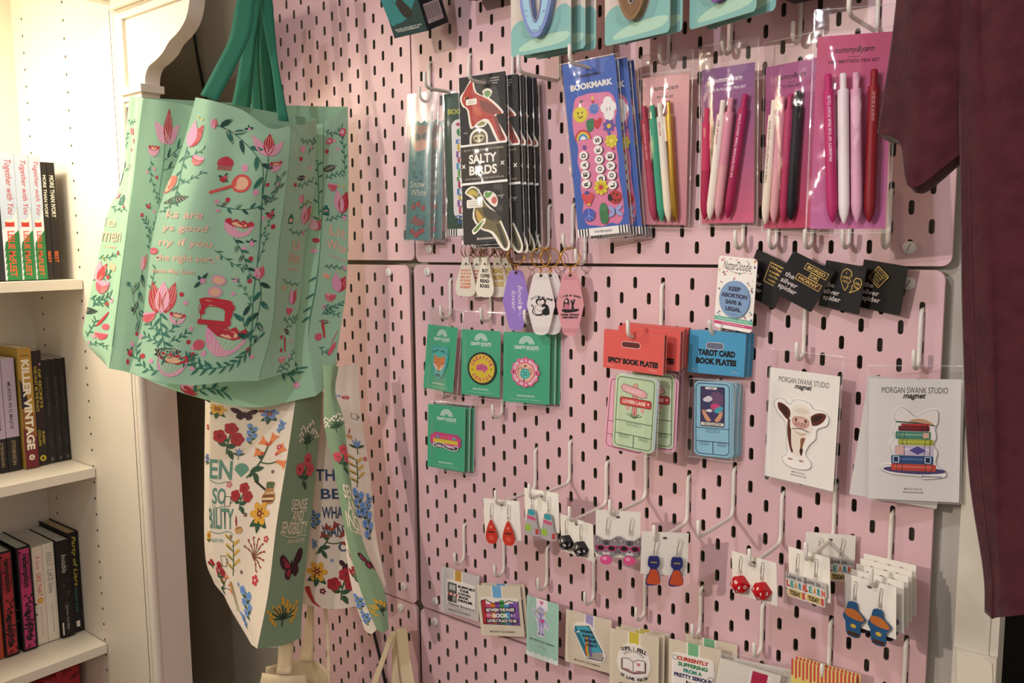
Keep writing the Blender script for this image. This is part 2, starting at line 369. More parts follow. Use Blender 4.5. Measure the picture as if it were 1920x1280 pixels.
HK = [
 (45.3, 623.5, 25, 'short white hook holding the teal bookmark at the seam'),
 (125.3, 623.5, 95, 'long white hook holding the dark green bookmark of stacked books'),
 (205.3, 623.5, 95, 'long white hook holding the black bird bookmark packs'),
 (285.3, 623.5, 92, 'long empty white hook left of the blue bead bookmark'),
 (365.3, 623.5, 96, 'long white hook through the blue bead bookmark'),
 (445.3, 623.5, 25, 'short white hook above the pale pink pen pack with the green pen'),
 (525.3, 623.5, 25, 'short white hook above the purple pen pack'),
 (605.3, 623.5, 25, 'short white hook above the pen pack with a black pen'),
 (685.3, 623.5, 95, 'long white hook holding the foremost pink pen pack by the shirt sleeve'),
 (145.3, 403.5, 25, 'short white hook holding the front pair of white rubber tags'),
 (185.3, 403.5, 25, 'short white hook holding the white rubber tags with black and yellow print'),
 (225.3, 403.5, 25, 'short white hook holding the purple keychain'),
 (265.3, 403.5, 25, 'short white hook holding the white diamond keychains'),
 (305.3, 403.5, 25, 'short white hook holding the pink diamond keychain'),
 (325.3, 383.5, 25, 'short empty white hook right of the pink keychain ring'),
 (545.3, 403.5, 25, 'short white hook above the confetti pin badge card'),
 (585.3, 403.5, 25, 'short white hook above the leftmost black pin card'),
 (625.3, 403.5, 25, 'short white hook above the stacked-word gold pin card'),
 (665.3, 403.5, 25, 'short white hook above the broken-heart pin card'),
 (705.3, 403.5, 25, 'short white hook above the gold diamond-outline pin card'),
 (80, 300, 25, 'short white hook holding the fox patch'),
 (160, 300, 25, 'short white hook holding the yellow round patch'),
 (240, 300, 25, 'short white hook holding the pink scalloped patch'),
 (80, 180, 25, 'short white hook between the fox patch and the patch below it'),
 (180, 160, 25, 'short empty white hook below the gap between the round patches'),
 (440, 300, 84, 'long white hook holding the red-topped card packs'),
 (520, 300, 34, 'white hook holding the blue-topped card packs'),
 (620, 280, 25, 'short empty white hook above the cow magnet'),
 (740, 280, 25, 'short white hook above the book stack magnet'),
 (240, 60, 92, 'long white hook holding the red earrings'),
 (300, 80, 95, 'long white hook holding the grey and teal earrings'),
 (360, 60, 90, 'long white hook holding the black dice earrings'),
 (420, 80, 90, 'long white hook holding the cat face earrings'),
 (480, 60, 88, 'long white hook holding the blue and orange earrings'),
 (540, 80, 95, 'long empty white hook between the two rows of earrings'),
 (600, 60, 94, 'long white hook holding the red dice earrings'),
 (660, 80, 92, 'long white hook holding two cards of word earrings'),
 (720, 60, 72, 'long white hook holding the thick stack of earring cards'),
 (100, -80, 25, 'short white hook above the grey shop-front bookmark'),
 (180, -80, 25, 'short white hook above the rainbow book-row bookmark'),
 (260, -80, 25, 'short white hook above the mint robot bookmark'),
 (340, -80, 25, 'short white hook above the blue book bookmark'),
 (420, -80, 25, 'short white hook above the open-book bookmark'),
 (500, -80, 25, 'short white hook above the green-tab bookmark'),
 (580, -80, 25, 'short white hook above the red-tab bookmark bag'),
 (660, -80, 27, 'white hook holding the red striped card'),
 (740, -80, 25, 'white hook at the right board edge below the earring stack'),
]
for h in HK: hook(*h)
# ------------------------------------------------------------------ bookcase
W_ = 'bookcase_white'
bc = empty('bookcase', place(0, 0, 0), 'white built bookcase with shelves of novels and a scrolled corner bracket', 'bookcase')
mb = MB(); mb.box((-912, -209, -1250), (-505, -189, 900), W_)
for z in range(-1120, 860, 32):
    for x in (-678, -854):
        if z > 60 or x < 0:
            mb.tube([(x, -209.05, z-37), (x, -209.5, z-37)], 2.6, 'peg_hole', 8)
mb.build('end_panel', bc)
mb = MB(); mb.box((-505, -198, -1250), (-480, -140, 900), W_)
mb.tube([(-488, -201, -1250), (-488, -201, 900)], 9.5, W_, 12); mb.box((-507, -209, -1250), (-496, -197, 900), W_); mb.build('stile', bc)
mb = MB(); mb.box((-912, -760, -1250), (-900, -209, 900), W_); mb.build('back_board', bc)
mb = MB(); mb.box((-912, -780, -1250), (-480, -760, 900), W_); mb.build('end_panel', bc)
mb = MB(); mb.box((-500, -760, 757), (-480, -209, 900), W_); mb.build('header', bc)
mb = MB(); mb.box((-912, -760, 880), (-500, -209, 900), W_); mb.build('top_board', bc)
SH = (292, -70, -426, -730)
for z in SH:
    mb = MB(); mb.box((-899, -758, z-18), (-667, -211, z), W_); mb.build('shelf', bc)
# scrolled bracket
cur = smooth_open([(-262, 742), (-270, 716), (-282, 698), (-304, 684), (-331, 674), (-352, 660), (-376, 651), (-397, 645), (-409, 633), (-413, 618)], 5)
mb = MB(); mb.prism([(-480, 618), (-480, 742)] + cur, -203, -177, W_)
inn = smooth_open([(-273, 736), (-280, 714), (-292, 701), (-312, 689), (-338, 679), (-359, 665), (-381, 656), (-402, 650), (-417, 637), (-421, 620)], 5)
fr = [(-480, 618), (-480, 742)] + cur
k = MB(); k.prism([(-480, 618), (-480, 748), (-466, 748), (-466, 618)], -209, -203, W_); k.prism([(-466, 730), (-466, 748), (-262, 748), (-266, 730)], -209, -203, W_)
br = mb.build('bracket', bc); k.build('bracket_border', br)
k = MB(); k.box((-480, -214, 742), (-252, -172, 752), W_); k.box((-480, -220, 752), (-244, -166, 764), W_); k.tube([(-480, -219, 748), (-246, -219, 748)], 5, W_, 10); k.tube([(-247, -219, 748), (-247, -167, 748)], 6, W_, 10)
k.build('bracket_cap', br)
k = MB(); k.box((-480, -213, 606), (-408, -172, 618), W_); k.box((-480, -207, 596), (-418, -176, 606), W_); k.box((-480, -203, 588), (-428, -180, 596), W_); k.build('bracket_foot', br)

# ------------------------------------------------------------------ books: spine faces +x
def book(xs, y0, y1, z0, h, label, spine, art=None, cover=None, page='#e9e2d0', depth=126, hard=False, group=None, lean=0, slope=0):
    cover = cover or spine; th = y1 - y0; mb = MB()
    o = 2.2 if hard else 0.0
    mb.box((-depth, 0, 0), (-1.2, 1.6, h), cover); mb.box((-depth, th-1.6, 0), (-1.2, th, h), cover)
    pr_ = []
    for i in range(13): a = R_(-90+15*i); pr_.append((-1.5 + (1.6 if hard else 1.0)*max(0, math.cos(a))**.4, th/2 + th/2*math.sin(a)))
    v = [(x, y, 0) for x, y in pr_] + [(x, y, h) for x, y in pr_]
    mb.add(v, [(i, i+1, 14+i, 13+i) for i in range(12)], spine, True); mb.add(v[13:], [tuple(range(13))], spine); mb.add(v[:13], [tuple(range(12, -1, -1))], spine)
    if art:
        a = Art(); art(a, th, h); bow = 1.6 if hard else 1.0
        a.emit(mb, lambda x, y, e: (-1.5 + bow + 0.08 + e, x, h-y))
    M_ = Matrix.Translation((xs*S, y0*S, (z0+1.6)*S)) @ Matrix.Rotation(R_(lean), 4, 'X')
    ob = mb.build('hardcover_book' if hard else 'paperback_book', None, M_)
    p = MB(); p.box((-depth+2, 1.65, 1.0+o), (-2.6, th-1.65, h-0.4-o), page); p.build('pages', ob)
    tag(ob, label, 'book', group); return ob
RED = '#c8392f'
def sp_xmas(a, w, h):
    a.poly([(0,0),(w,0),(w,h*.42),(w*.5,h*.55),(0,h*.6)], '#c4d3ea'); a.poly([(0,h),(w*.55,h),(w*.1,h*.93)], '#f4f4f2')
    for i in range(6): a.poly([(w*.15,h*(.70+.055*i)),(w,h*(.60+.055*i)),(w,h*min(.995,.70+.055*i)),(w*.05,h*min(.995,.77+.05*i))], '#2d7a45')
    a.poly([(w*.1,h),(w*.35,h*.72),(w,h*.7),(w,h)], '#2d7a45')
    a.text('Together with You', w*.55, h*.265, h*.43, w*.50, '#c23b35', 0.0, 0.25, 90)
    a.rect(w*.2,h*.535,w*.75,h*.575,RED); a.ell(w*.47,h*.53,w*.3,h*.012,'#f2e6dc')
    a.text('LESLIE McFLEET', w*.5, h*.79, h*.36, w*.42, '#e0603f', 0.02, 0, 90)
def k1(X, a): return -939 + (a+939)*(951-X)/(951+672)
G = 'white paperbacks with red script spines on the upper shelf'
x1 = -700
for (a0, a1, hh, lab) in ((-339.5, -312.5, 226, 'white paperback with red script spine, leftmost of three'), (-312, -289.3, 226, 'white paperback with red script spine, middle of three'), (-288.8, -269.2, 226, 'white paperback with red script spine, beside the thin black books')):
    book(x1, k1(x1, a0), k1(x1, a1), 292.3, hh, lab, '#e6e9f2', sp_xmas, page='#efe8d8', group=G)
def sp_ivory(a, w, h):
    a.text('MORE THAN IVORY', w*.5, h*.29, h*.36, w*.55, '#f1ead9', 0.02, 0, 90); a.text('BEST', w*.5, h*.81, h*.10, w*.5, '#d9662f', 0.02, 0, 90)
book(x1, k1(x1, -268.8), k1(x1, -258.6), 292.3, 214, 'thinner black paperback with white capitals beside the white ones', '#231e1d', sp_ivory, group='thin black paperbacks on the upper shelf')
book(x1, k1(x1, -258), k1(x1, -244.5), 292.3, 214, 'black paperback with white capitals, last on the upper shelf', '#231e1d', sp_ivory, group='thin black paperbacks on the upper shelf')
book(x1, k1(x1, -356), k1(x1, -340), 292.3, 212, 'dark paperback at the photo edge left of the white ones', '#2a2c36', None)
book(x1+6, k1(x1, -372), k1(x1, -357), 292.3, 80, 'small lime green book at the photo edge on the upper shelf', '#b8cc3a', None)
x2 = -764
def k2(a): return -939 + (a+939)*1715/1641
def sp_lav(a, w, h):
    a.rect(0, 0, w, h*.70, '#bba9c6'); a.text('MURDER IN G MAJOR', w*.45, h*.42, h*.42, w*.34, '#3a3340', 0.01, 0, 90); a.text('STEVENSON', w*.5, h*.84, h*.22, w*.3, '#a9956f', 0.01, 0, 90)
book(x2, k2(-369), k2(-353.5), -69.6, 213, 'lavender and black paperback at the photo edge on the second shelf', '#201d22', sp_lav)
book(x2, k2(-352.7), k2(-331), -69.6, 215, 'lavender and black paperback left of the gold and maroon one', '#201d22', sp_lav)
def sp_gold(a, w, h):
    a.rect(0, h*.62, w, h, '#6e2530'); a.poly([(0,h*.25),(w*.35,h*.33),(w*.6,h*.5),(0,h*.5)], '#2b2430')
    a.poly([(0,h*.5),(w,h*.55),(w,h*.75),(0,h*.66)], '#93602f')
    a.text('Lauren', w*.5, h*.06, w*.6, h*.015, '#4a3520', 0.01); a.text('KILLER VINTAGE', w*.5, h*.47, h*.75, w*.62, '#f3ead8', 0.045, 0, 90)
    a.ell(w*.5, h*.91, w*.22, w*.24, '#efe6d5'); a.text('G', w*.5, h*.91, w*.22, w*.26, '#6e2530', 0.03)
book(x2+8, k2(-326.5), k2(-304), -69.6, 232, 'gold and maroon paperback with large white capitals on the second shelf', '#b98f3d', sp_gold, cover='#b89a48')
def sp_yel(a, w, h):
    a.text('THIS MUST BE THE PLACE', w*.33, h*.33, h*.40, w*.28, '#c9b53c', 0.02, 0, 90); a.text('OF SECRETS', w*.72, h*.33, h*.34, w*.26, '#c9b53c', 0.02, 0, 90)
    a.text('SUSAN', w*.7, h*.76, h*.11, w*.24, '#c9b53c', .02, 0, 90); a.text('COLLINS', w*.32, h*.76, h*.14, w*.24, '#c9b53c', .02, 0, 90)
    a.ell(w*.5, h*.94, w*.3, w*.32, '#dcc531'); a.ell(w*.5, h*.94, w*.14, w*.18, '#4a4020')
    a.ell(w*.8, h*.12, w*.1, w*.12, '#c98aa8')
book(x2, k2(-302), k2(-284.4), -69.6, 224, 'dark paperback with yellow capitals beside the gold one', '#2b1f24', sp_yel)
def sp_blk(a, w, h):
    a.text('Every Last Word', w*.5, h*.35, h*.36, w*.3, '#5d5a58', 0.0, .2, 90); a.text('L. HART', w*.5, h*.78, h*.16, w*.22, '#55504c', 0, 0, 90)
    a.poly([(w*.5,h*.94),(w*.7,h*.965),(w*.5,h*.99),(w*.3,h*.965)], '#5f5f60')
for q0, q1, lab in ((-284, -267.2, 'black novel with dim grey script next to the yellow-lettered one'), (-266.8, -254.3, 'black novel second from the right end of the second shelf'), (-253.9, -241.2, 'black novel at the right end of the second shelf')):
    book(x2-4, k2(q0), k2(q1), -69.6, 204, lab, '#211e1f', sp_blk, group='black novels on the second shelf')
x3 = -763
def sp_cut(c1, c2, t1, t2):
    def f(a, w, h):
        a.rect(w*.12, h*.02, w*.88, h*.98, c1)
        rnd = random.Random(len(t1))
        for i in range(26):
            y = h*(.46+.5*i/26); a.leaf(w*rnd.uniform(.15,.85), y, w*.4, w*.14, rnd.uniform(0,360), c2, )
        for i in range(10): a.line([(w*.14,h*(.03+.004*i)),(w*.3,h*.05)], .5, c2)
        for q in (0,1):
            a.curve([(w*(.16+.66*q),h*.06),(w*(.22+.56*q),h*.15),(w*(.16+.66*q),h*.24),(w*(.22+.56*q),h*.36)], 1.0, c2)
        a.text(t1, w*.5, h*.23, h*.32, w*.55, '#1c1414' if c1 != '#c23a3c' else '#e9707a', 0.03, 0, 90); a.text(t2, w*.5, h*.75, h*.32, w*.5, '#1c1218', 0.03, 0, 90)
    return f
book(x3, k2(-398), k2(-384.6), -425.6, 204, 'orange red hardcover at the photo edge on the third shelf', '#b4482f', None, hard=True, page='#c9d3cf')
book(x3+4, k2(-383.8), k2(-361), -425.6, 207, 'red hardcover with black floral spine on the third shelf', '#1e1518', sp_cut('#b0313a', '#241418', 'temptation', 'lonesome'), hard=True, page='#c4cec8')
book(x3+6, k2(-354), k2(-330), -425.6, 207, 'pink hardcover with black floral spine on the third shelf', '#191219', sp_cut('#c23c78', '#1d1020', 'redemption', 'duplicity'), hard=True, page='#c4cec8')
def sp_love(t1, t2, c):
    def f(a, w, h):
        a.text(t1[0], w*.5, h*.16, h*.14, w*.4, c, 0.0, .2, 90); a.text(t1[1], w*.5, h*.39, h*.24, w*.44, c, 0.01, 0, 90)
        if c != '#8b8f8a': a.ell(w*.5, h*.55, w*.27, w*.3, '#e49a3a'); a.ell(w*.5, h*.55, w*.14, w*.16, '#f0c060')
        a.text(t2, w*.5, h*.77, h*.3, w*.2, '#857a72', 0, 0, 90, space=1.3)
    return f
book(x3, k2(-326.5), k2(-307.8), -425.6, 198, 'cream paperback with orange lettering on the third shelf', '#eee0d2', sp_love(('A love', 'LIKE THAT'), 'jenna hartley', '#d9573f'), page='#cfd6cf')
book(x3, k2(-307.3), k2(-287), -425.6, 199, 'cream paperback with pale grey lettering on the third shelf', '#eee5d6', sp_love(('FEELS', 'LIKE love'), 'jenna hartley', '#8b8f8a'), page='#cfd6cf')
def sp_inv(a, w, h):
    rnd = random.Random(3)
    for i in range(14): a.ell(w*rnd.uniform(.2,.8), h*rnd.uniform(.4,.7), w*.12, w*.16, rnd.choice(['#3a2530','#2c2028','#46303a']))
    a.text('Invisible', w*.5, h*.24, h*.19, w*.4, '#d8d2cc', 0, .25, 90); a.text('jenna hartley', w*.5, h*.80, h*.26, w*.26, '#b9b0ab', 0, .2, 90); a.rect(w*.05, h*.84, w*.16, h*.97, '#ddd8d2')
book(x3+8, k2(-285.5), k2(-262.5), -425.6, 200, 'black paperback with white script left of the hardcover', '#1a1718', sp_inv, page='#c9d2cc')
def sp_party(a, w, h):
    a.text('Party of Liars', w*.5, h*.29, h*.50, w*.46, '#b9ac3d', 0.02, .25, 90, space=1.05); a.text('KELSEY COX', w*.45, h*.68, h*.24, w*.22, '#3f8a7d', .01, 0, 90, space=1.3)
    a.rect(w*.3, h*.89, w*.62, h*.95, '#e9e4dc'); rnd = random.Random(5)
    for i in range(9): a.ell(w*rnd.uniform(.15,.9), h*rnd.uniform(.82,.98), .4, .4, '#ece6dc', n=6)
book(x3, k2(-262), k2(-241.3), -425.6, 208, 'black hardcover with yellow script, last on the third shelf', '#171516', sp_party, hard=True, page='#c4b18e', depth=130)
def sp_redl(a, w, h):
    rnd = random.Random(int(w*10))
    for i in range(20): a.leaf(w*rnd.uniform(.0,.6), h*i/20, w*.5, w*.2, rnd.uniform(-40,40), rnd.choice(['#8e1f26','#c9434a','#7a1a22']))
for q0, q1, t, lab in ((-344, -322.5, 0, 'red book on the lowest shelf, left of the three in view'), (-322, -300.3, 12, 'red book on the lowest shelf, middle of the three in view'), (-299.8, -256.5, 18, 'thick red book at the right end of the lowest shelf')):
    book(-763, k2(q0), k2(q1), -729.6, 216+t, lab, '#b02a33', sp_redl, page='#b9483f', group='red books on the lowest shelf')
# cloth panels: rows of points in millimetres, then width and height of the panel
CLOTH = {
 'A': ([[(-156,-268,560),(-129,-253,553),(-112,-222,543),(-98,-188,520),(-91,-156,526)],[(-162,-290,487),(-123,-272,482),(-105,-239,479),(-89,-202,470),(-86,-165,476)],[(-174,-316,418),(-124,-296,415),(-106,-258,413),(-92,-219,409),(-87,-175,417)],[(-181,-330,363),(-130,-311,361),(-110,-273,358),(-94,-231,353),(-89,-186,355)],[(-186,-338,307),(-134,-320,305),(-112,-283,301),(-96,-242,293),(-89,-195,294)],[(-190,-349,238),(-140,-328,238),(-119,-292,233),(-100,-252,228),(-91,-203,231)],[(-204,-363,176),(-153,-346,165),(-127,-310,158),(-110,-270,159),(-96,-227,156)]], 178, 390),
 'Ag': ([[(-91,-156,526),(-97,-125,533),(-107,-95,544)],[(-86,-165,476),(-96,-132,479),(-106,-101,482)],[(-87,-175,417),(-96,-141,417),(-105,-109,418)],[(-89,-186,355),(-99,-153,353),(-109,-124,355)],[(-89,-195,294),(-100,-166,288),(-107,-136,286)],[(-91,-203,231),(-99,-177,223),(-103,-153,221)],[(-96,-227,156),(-95,-196,160),(-97,-162,165)]], 64, 382),
 'Bl': ([[(-312,-283,577),(-298,-280,575),(-282,-277,572)],[(-316,-290,522),(-298,-289,511),(-285,-289,504)],[(-318,-297,458),(-301,-297,453),(-286,-298,450)],[(-336,-315,404),(-308,-310,402),(-285,-308,401)],[(-345,-330,335),(-314,-324,333),(-285,-321,332)],[(-353,-348,258),(-318,-340,254),(-286,-336,252)],[(-354,-355,213),(-320,-350,204),(-286,-345,205)],[(-316,-343,176),(-302,-348,174),(-288,-352,173)]], 47, 416),
 'B': ([[(-282,-277,572),(-260,-251,568),(-243,-220,562),(-188,-149,532),(-128,-67,542)],[(-285,-289,504),(-257,-261,500),(-238,-233,497),(-185,-153,483),(-122,-74,484)],[(-286,-298,450),(-258,-272,444),(-239,-244,441),(-179,-160,426),(-117,-83,418)],[(-285,-308,401),(-259,-283,397),(-240,-255,393),(-179,-172,368),(-114,-92,355)],[(-285,-321,332),(-262,-298,326),(-240,-268,321),(-180,-190,295),(-110,-106,289)],[(-286,-336,252),(-265,-315,243),(-229,-275,230),(-173,-204,206),(-108,-126,211)],[(-288,-352,173),(-263,-328,164),(-213,-277,132),(-145,-209,108),(-85,-133,121)]], 281, 424),
 'Br': ([[(-128,-67,542),(-122,-47,557),(-115,-26,571)],[(-122,-74,484),(-115,-53,486),(-108,-34,486)],[(-117,-83,418),(-110,-62,414),(-102,-42,410)],[(-114,-92,355),(-106,-71,351),(-96,-51,342)],[(-110,-106,289),(-102,-84,284),(-92,-61,279)],[(-108,-126,211),(-99,-102,212),(-89,-75,229)],[(-85,-133,121),(-83,-113,135),(-85,-92,168)]], 51, 424),
 'C': ([[(-249,-212,125),(-182,-181,104),(-110,-153,115)],[(-245,-216,96),(-179,-184,90),(-107,-158,101)],[(-235,-227,12),(-174,-199,11),(-108,-176,19)],[(-226,-238,-85),(-173,-215,-82),(-111,-196,-73)],[(-200,-239,-184),(-160,-225,-183),(-112,-215,-174)],[(-141,-231,-258),(-130,-232,-259),(-118,-235,-258)]], 114, 389),
 'Cg': ([[(-110,-153,115),(-115,-120,118),(-122,-89,123)],[(-107,-158,101),(-113,-125,101),(-119,-95,105)],[(-108,-176,19),(-113,-143,9),(-117,-111,5)],[(-111,-196,-73),(-115,-162,-86),(-114,-130,-91)],[(-112,-215,-174),(-111,-183,-184),(-112,-149,-187)],[(-118,-235,-258),(-112,-199,-267),(-107,-163,-266)]], 68, 390),
 'Cl': ([[(-287,-199,102),(-258,-199,96)],[(-280,-212,-28),(-249,-209,-27)],[(-269,-224,-148),(-237,-221,-142)],[(-249,-222,-193),(-208,-221,-214)]], 35, 310),
 'Dg': ([[(-77,-124,169),(-62,-120,169),(-58,-109,166)],[(-73,-127,127),(-62,-125,128),(-59,-116,127)],[(-70,-131,78),(-53,-126,81),(-46,-112,84)],[(-52,-128,2),(-37,-124,2),(-33,-114,-1)],[(-32,-128,-88),(-17,-123,-93),(-9,-112,-103)],[(-8,-122,-174),(9,-113,-173),(19,-98,-175)],[(15,-112,-235),(24,-108,-239),(27,-98,-237)]], 29, 418),
 'Dr': ([[(-58,-109,166),(-53,-92,167),(-50,-76,167)],[(-59,-116,127),(-52,-97,125),(-46,-80,123)],[(-46,-112,84),(-43,-97,80),(-39,-81,73)],[(-33,-114,-1),(-28,-97,-2),(-25,-81,-2)],[(-9,-112,-103),(-9,-99,-100),(-8,-87,-95)],[(19,-98,-175),(16,-94,-173),(16,-92,-170)]], 29, 349),
 'Dl': ([[(-36,-127,-77),(-34,-127,-81),(-32,-128,-88)],[(-26,-129,-146),(-20,-127,-152),(-14,-123,-154)],[(-14,-127,-195),(-7,-123,-196),(0,-119,-196)],[(0,-123,-236),(9,-118,-242),(15,-112,-235)]], 16, 163),
 'E': ([[(-168,-103,109),(-129,-78,114),(-96,-44,108)],[(-158,-112,-12),(-117,-87,-11),(-83,-52,-13)],[(-149,-122,-124),(-108,-96,-123),(-74,-61,-125)],[(-140,-132,-229),(-100,-107,-236),(-67,-75,-233)]], 96, 346),
 'Ff': ([[(-171,-192,-332),(-135,-180,-330),(-113,-150,-334)],[(-177,-205,-391),(-129,-188,-386),(-103,-150,-392)],[(-182,-218,-451),(-127,-195,-445),(-94,-152,-452)]], 96, 119),
 'Fb': ([[(-188,-174,-335),(-168,-134,-334),(-134,-110,-336),(-97,-115,-342)],[(-188,-181,-397),(-167,-141,-400),(-131,-115,-400),(-92,-119,-400)]], 126, 63),
 's1': ([[(-135,-182,758),(-122,-172,758)],[(-141,-204,702),(-120,-188,702)],[(-138,-221,646),(-115,-201,653)],[(-147,-242,601),(-125,-223,602)],[(-151,-263,563),(-132,-249,554)]], 26, 216),
 's2': ([[(-177,-151,774),(-164,-140,774)],[(-175,-161,710),(-160,-149,710)],[(-177,-173,654),(-161,-161,654)],[(-174,-187,601),(-156,-172,601)],[(-173,-201,551),(-151,-184,546)]], 22, 232),
 's3': ([[(-189,-140,772),(-180,-133,772)],[(-185,-148,691),(-177,-141,691)],[(-184,-156,619),(-173,-148,619)],[(-179,-160,546),(-163,-150,532)]], 15, 234),
 's4': ([[(-144,-167,764),(-129,-155,763)],[(-135,-170,709),(-120,-158,708)],[(-122,-171,654),(-111,-162,654)],[(-109,-171,599),(-104,-164,614)],[(-95,-175,532),(-83,-165,530)]], 17, 238),
 's5': ([[(-198,-129,776),(-190,-122,776)],[(-191,-135,695),(-180,-126,695)],[(-183,-140,621),(-167,-128,613)],[(-170,-145,533),(-152,-129,539)]], 18, 243),
 'f1': ([[(-174,-152,-220),(-154,-136,-221)],[(-153,-173,-299),(-134,-157,-293)],[(-142,-186,-328),(-124,-171,-328)]], 25, 118),
 'f2': ([[(-177,-93,-241),(-169,-87,-242)],[(-170,-109,-300),(-157,-99,-300)],[(-159,-130,-335),(-140,-115,-336)]], 17, 103),
 'f3': ([[(-158,-78,-242),(-153,-74,-242)],[(-129,-96,-302),(-125,-92,-302)],[(-105,-115,-346),(-100,-112,-346)]], 6, 123),
 'g1': ([[(-37,-26,-286),(-30,-26,-292)],[(-46,-28,-291),(-37,-28,-296)],[(-63,-34,-336),(-52,-34,-336)],[(-84,-40,-388),(-68,-40,-383)],[(-101,-46,-437),(-82,-46,-431)]], 14, 160),
 'g2': ([[(-53,-14,-297),(-46,-14,-294)],[(-55,-14,-312),(-47,-14,-309)],[(-57,-15,-350),(-43,-15,-345)],[(-60,-16,-390),(-38,-16,-383)],[(-61,-18,-436),(-32,-18,-426)]], 17, 136),
 'g3': ([[(-35,-26,-281),(-18,-26,-276)],[(-31,-29,-286),(-5,-29,-276)],[(-19,-36,-324),(9,-36,-316)],[(-7,-42,-361),(24,-42,-351)],[(3,-48,-399),(37,-48,-387)]], 29, 130),
}
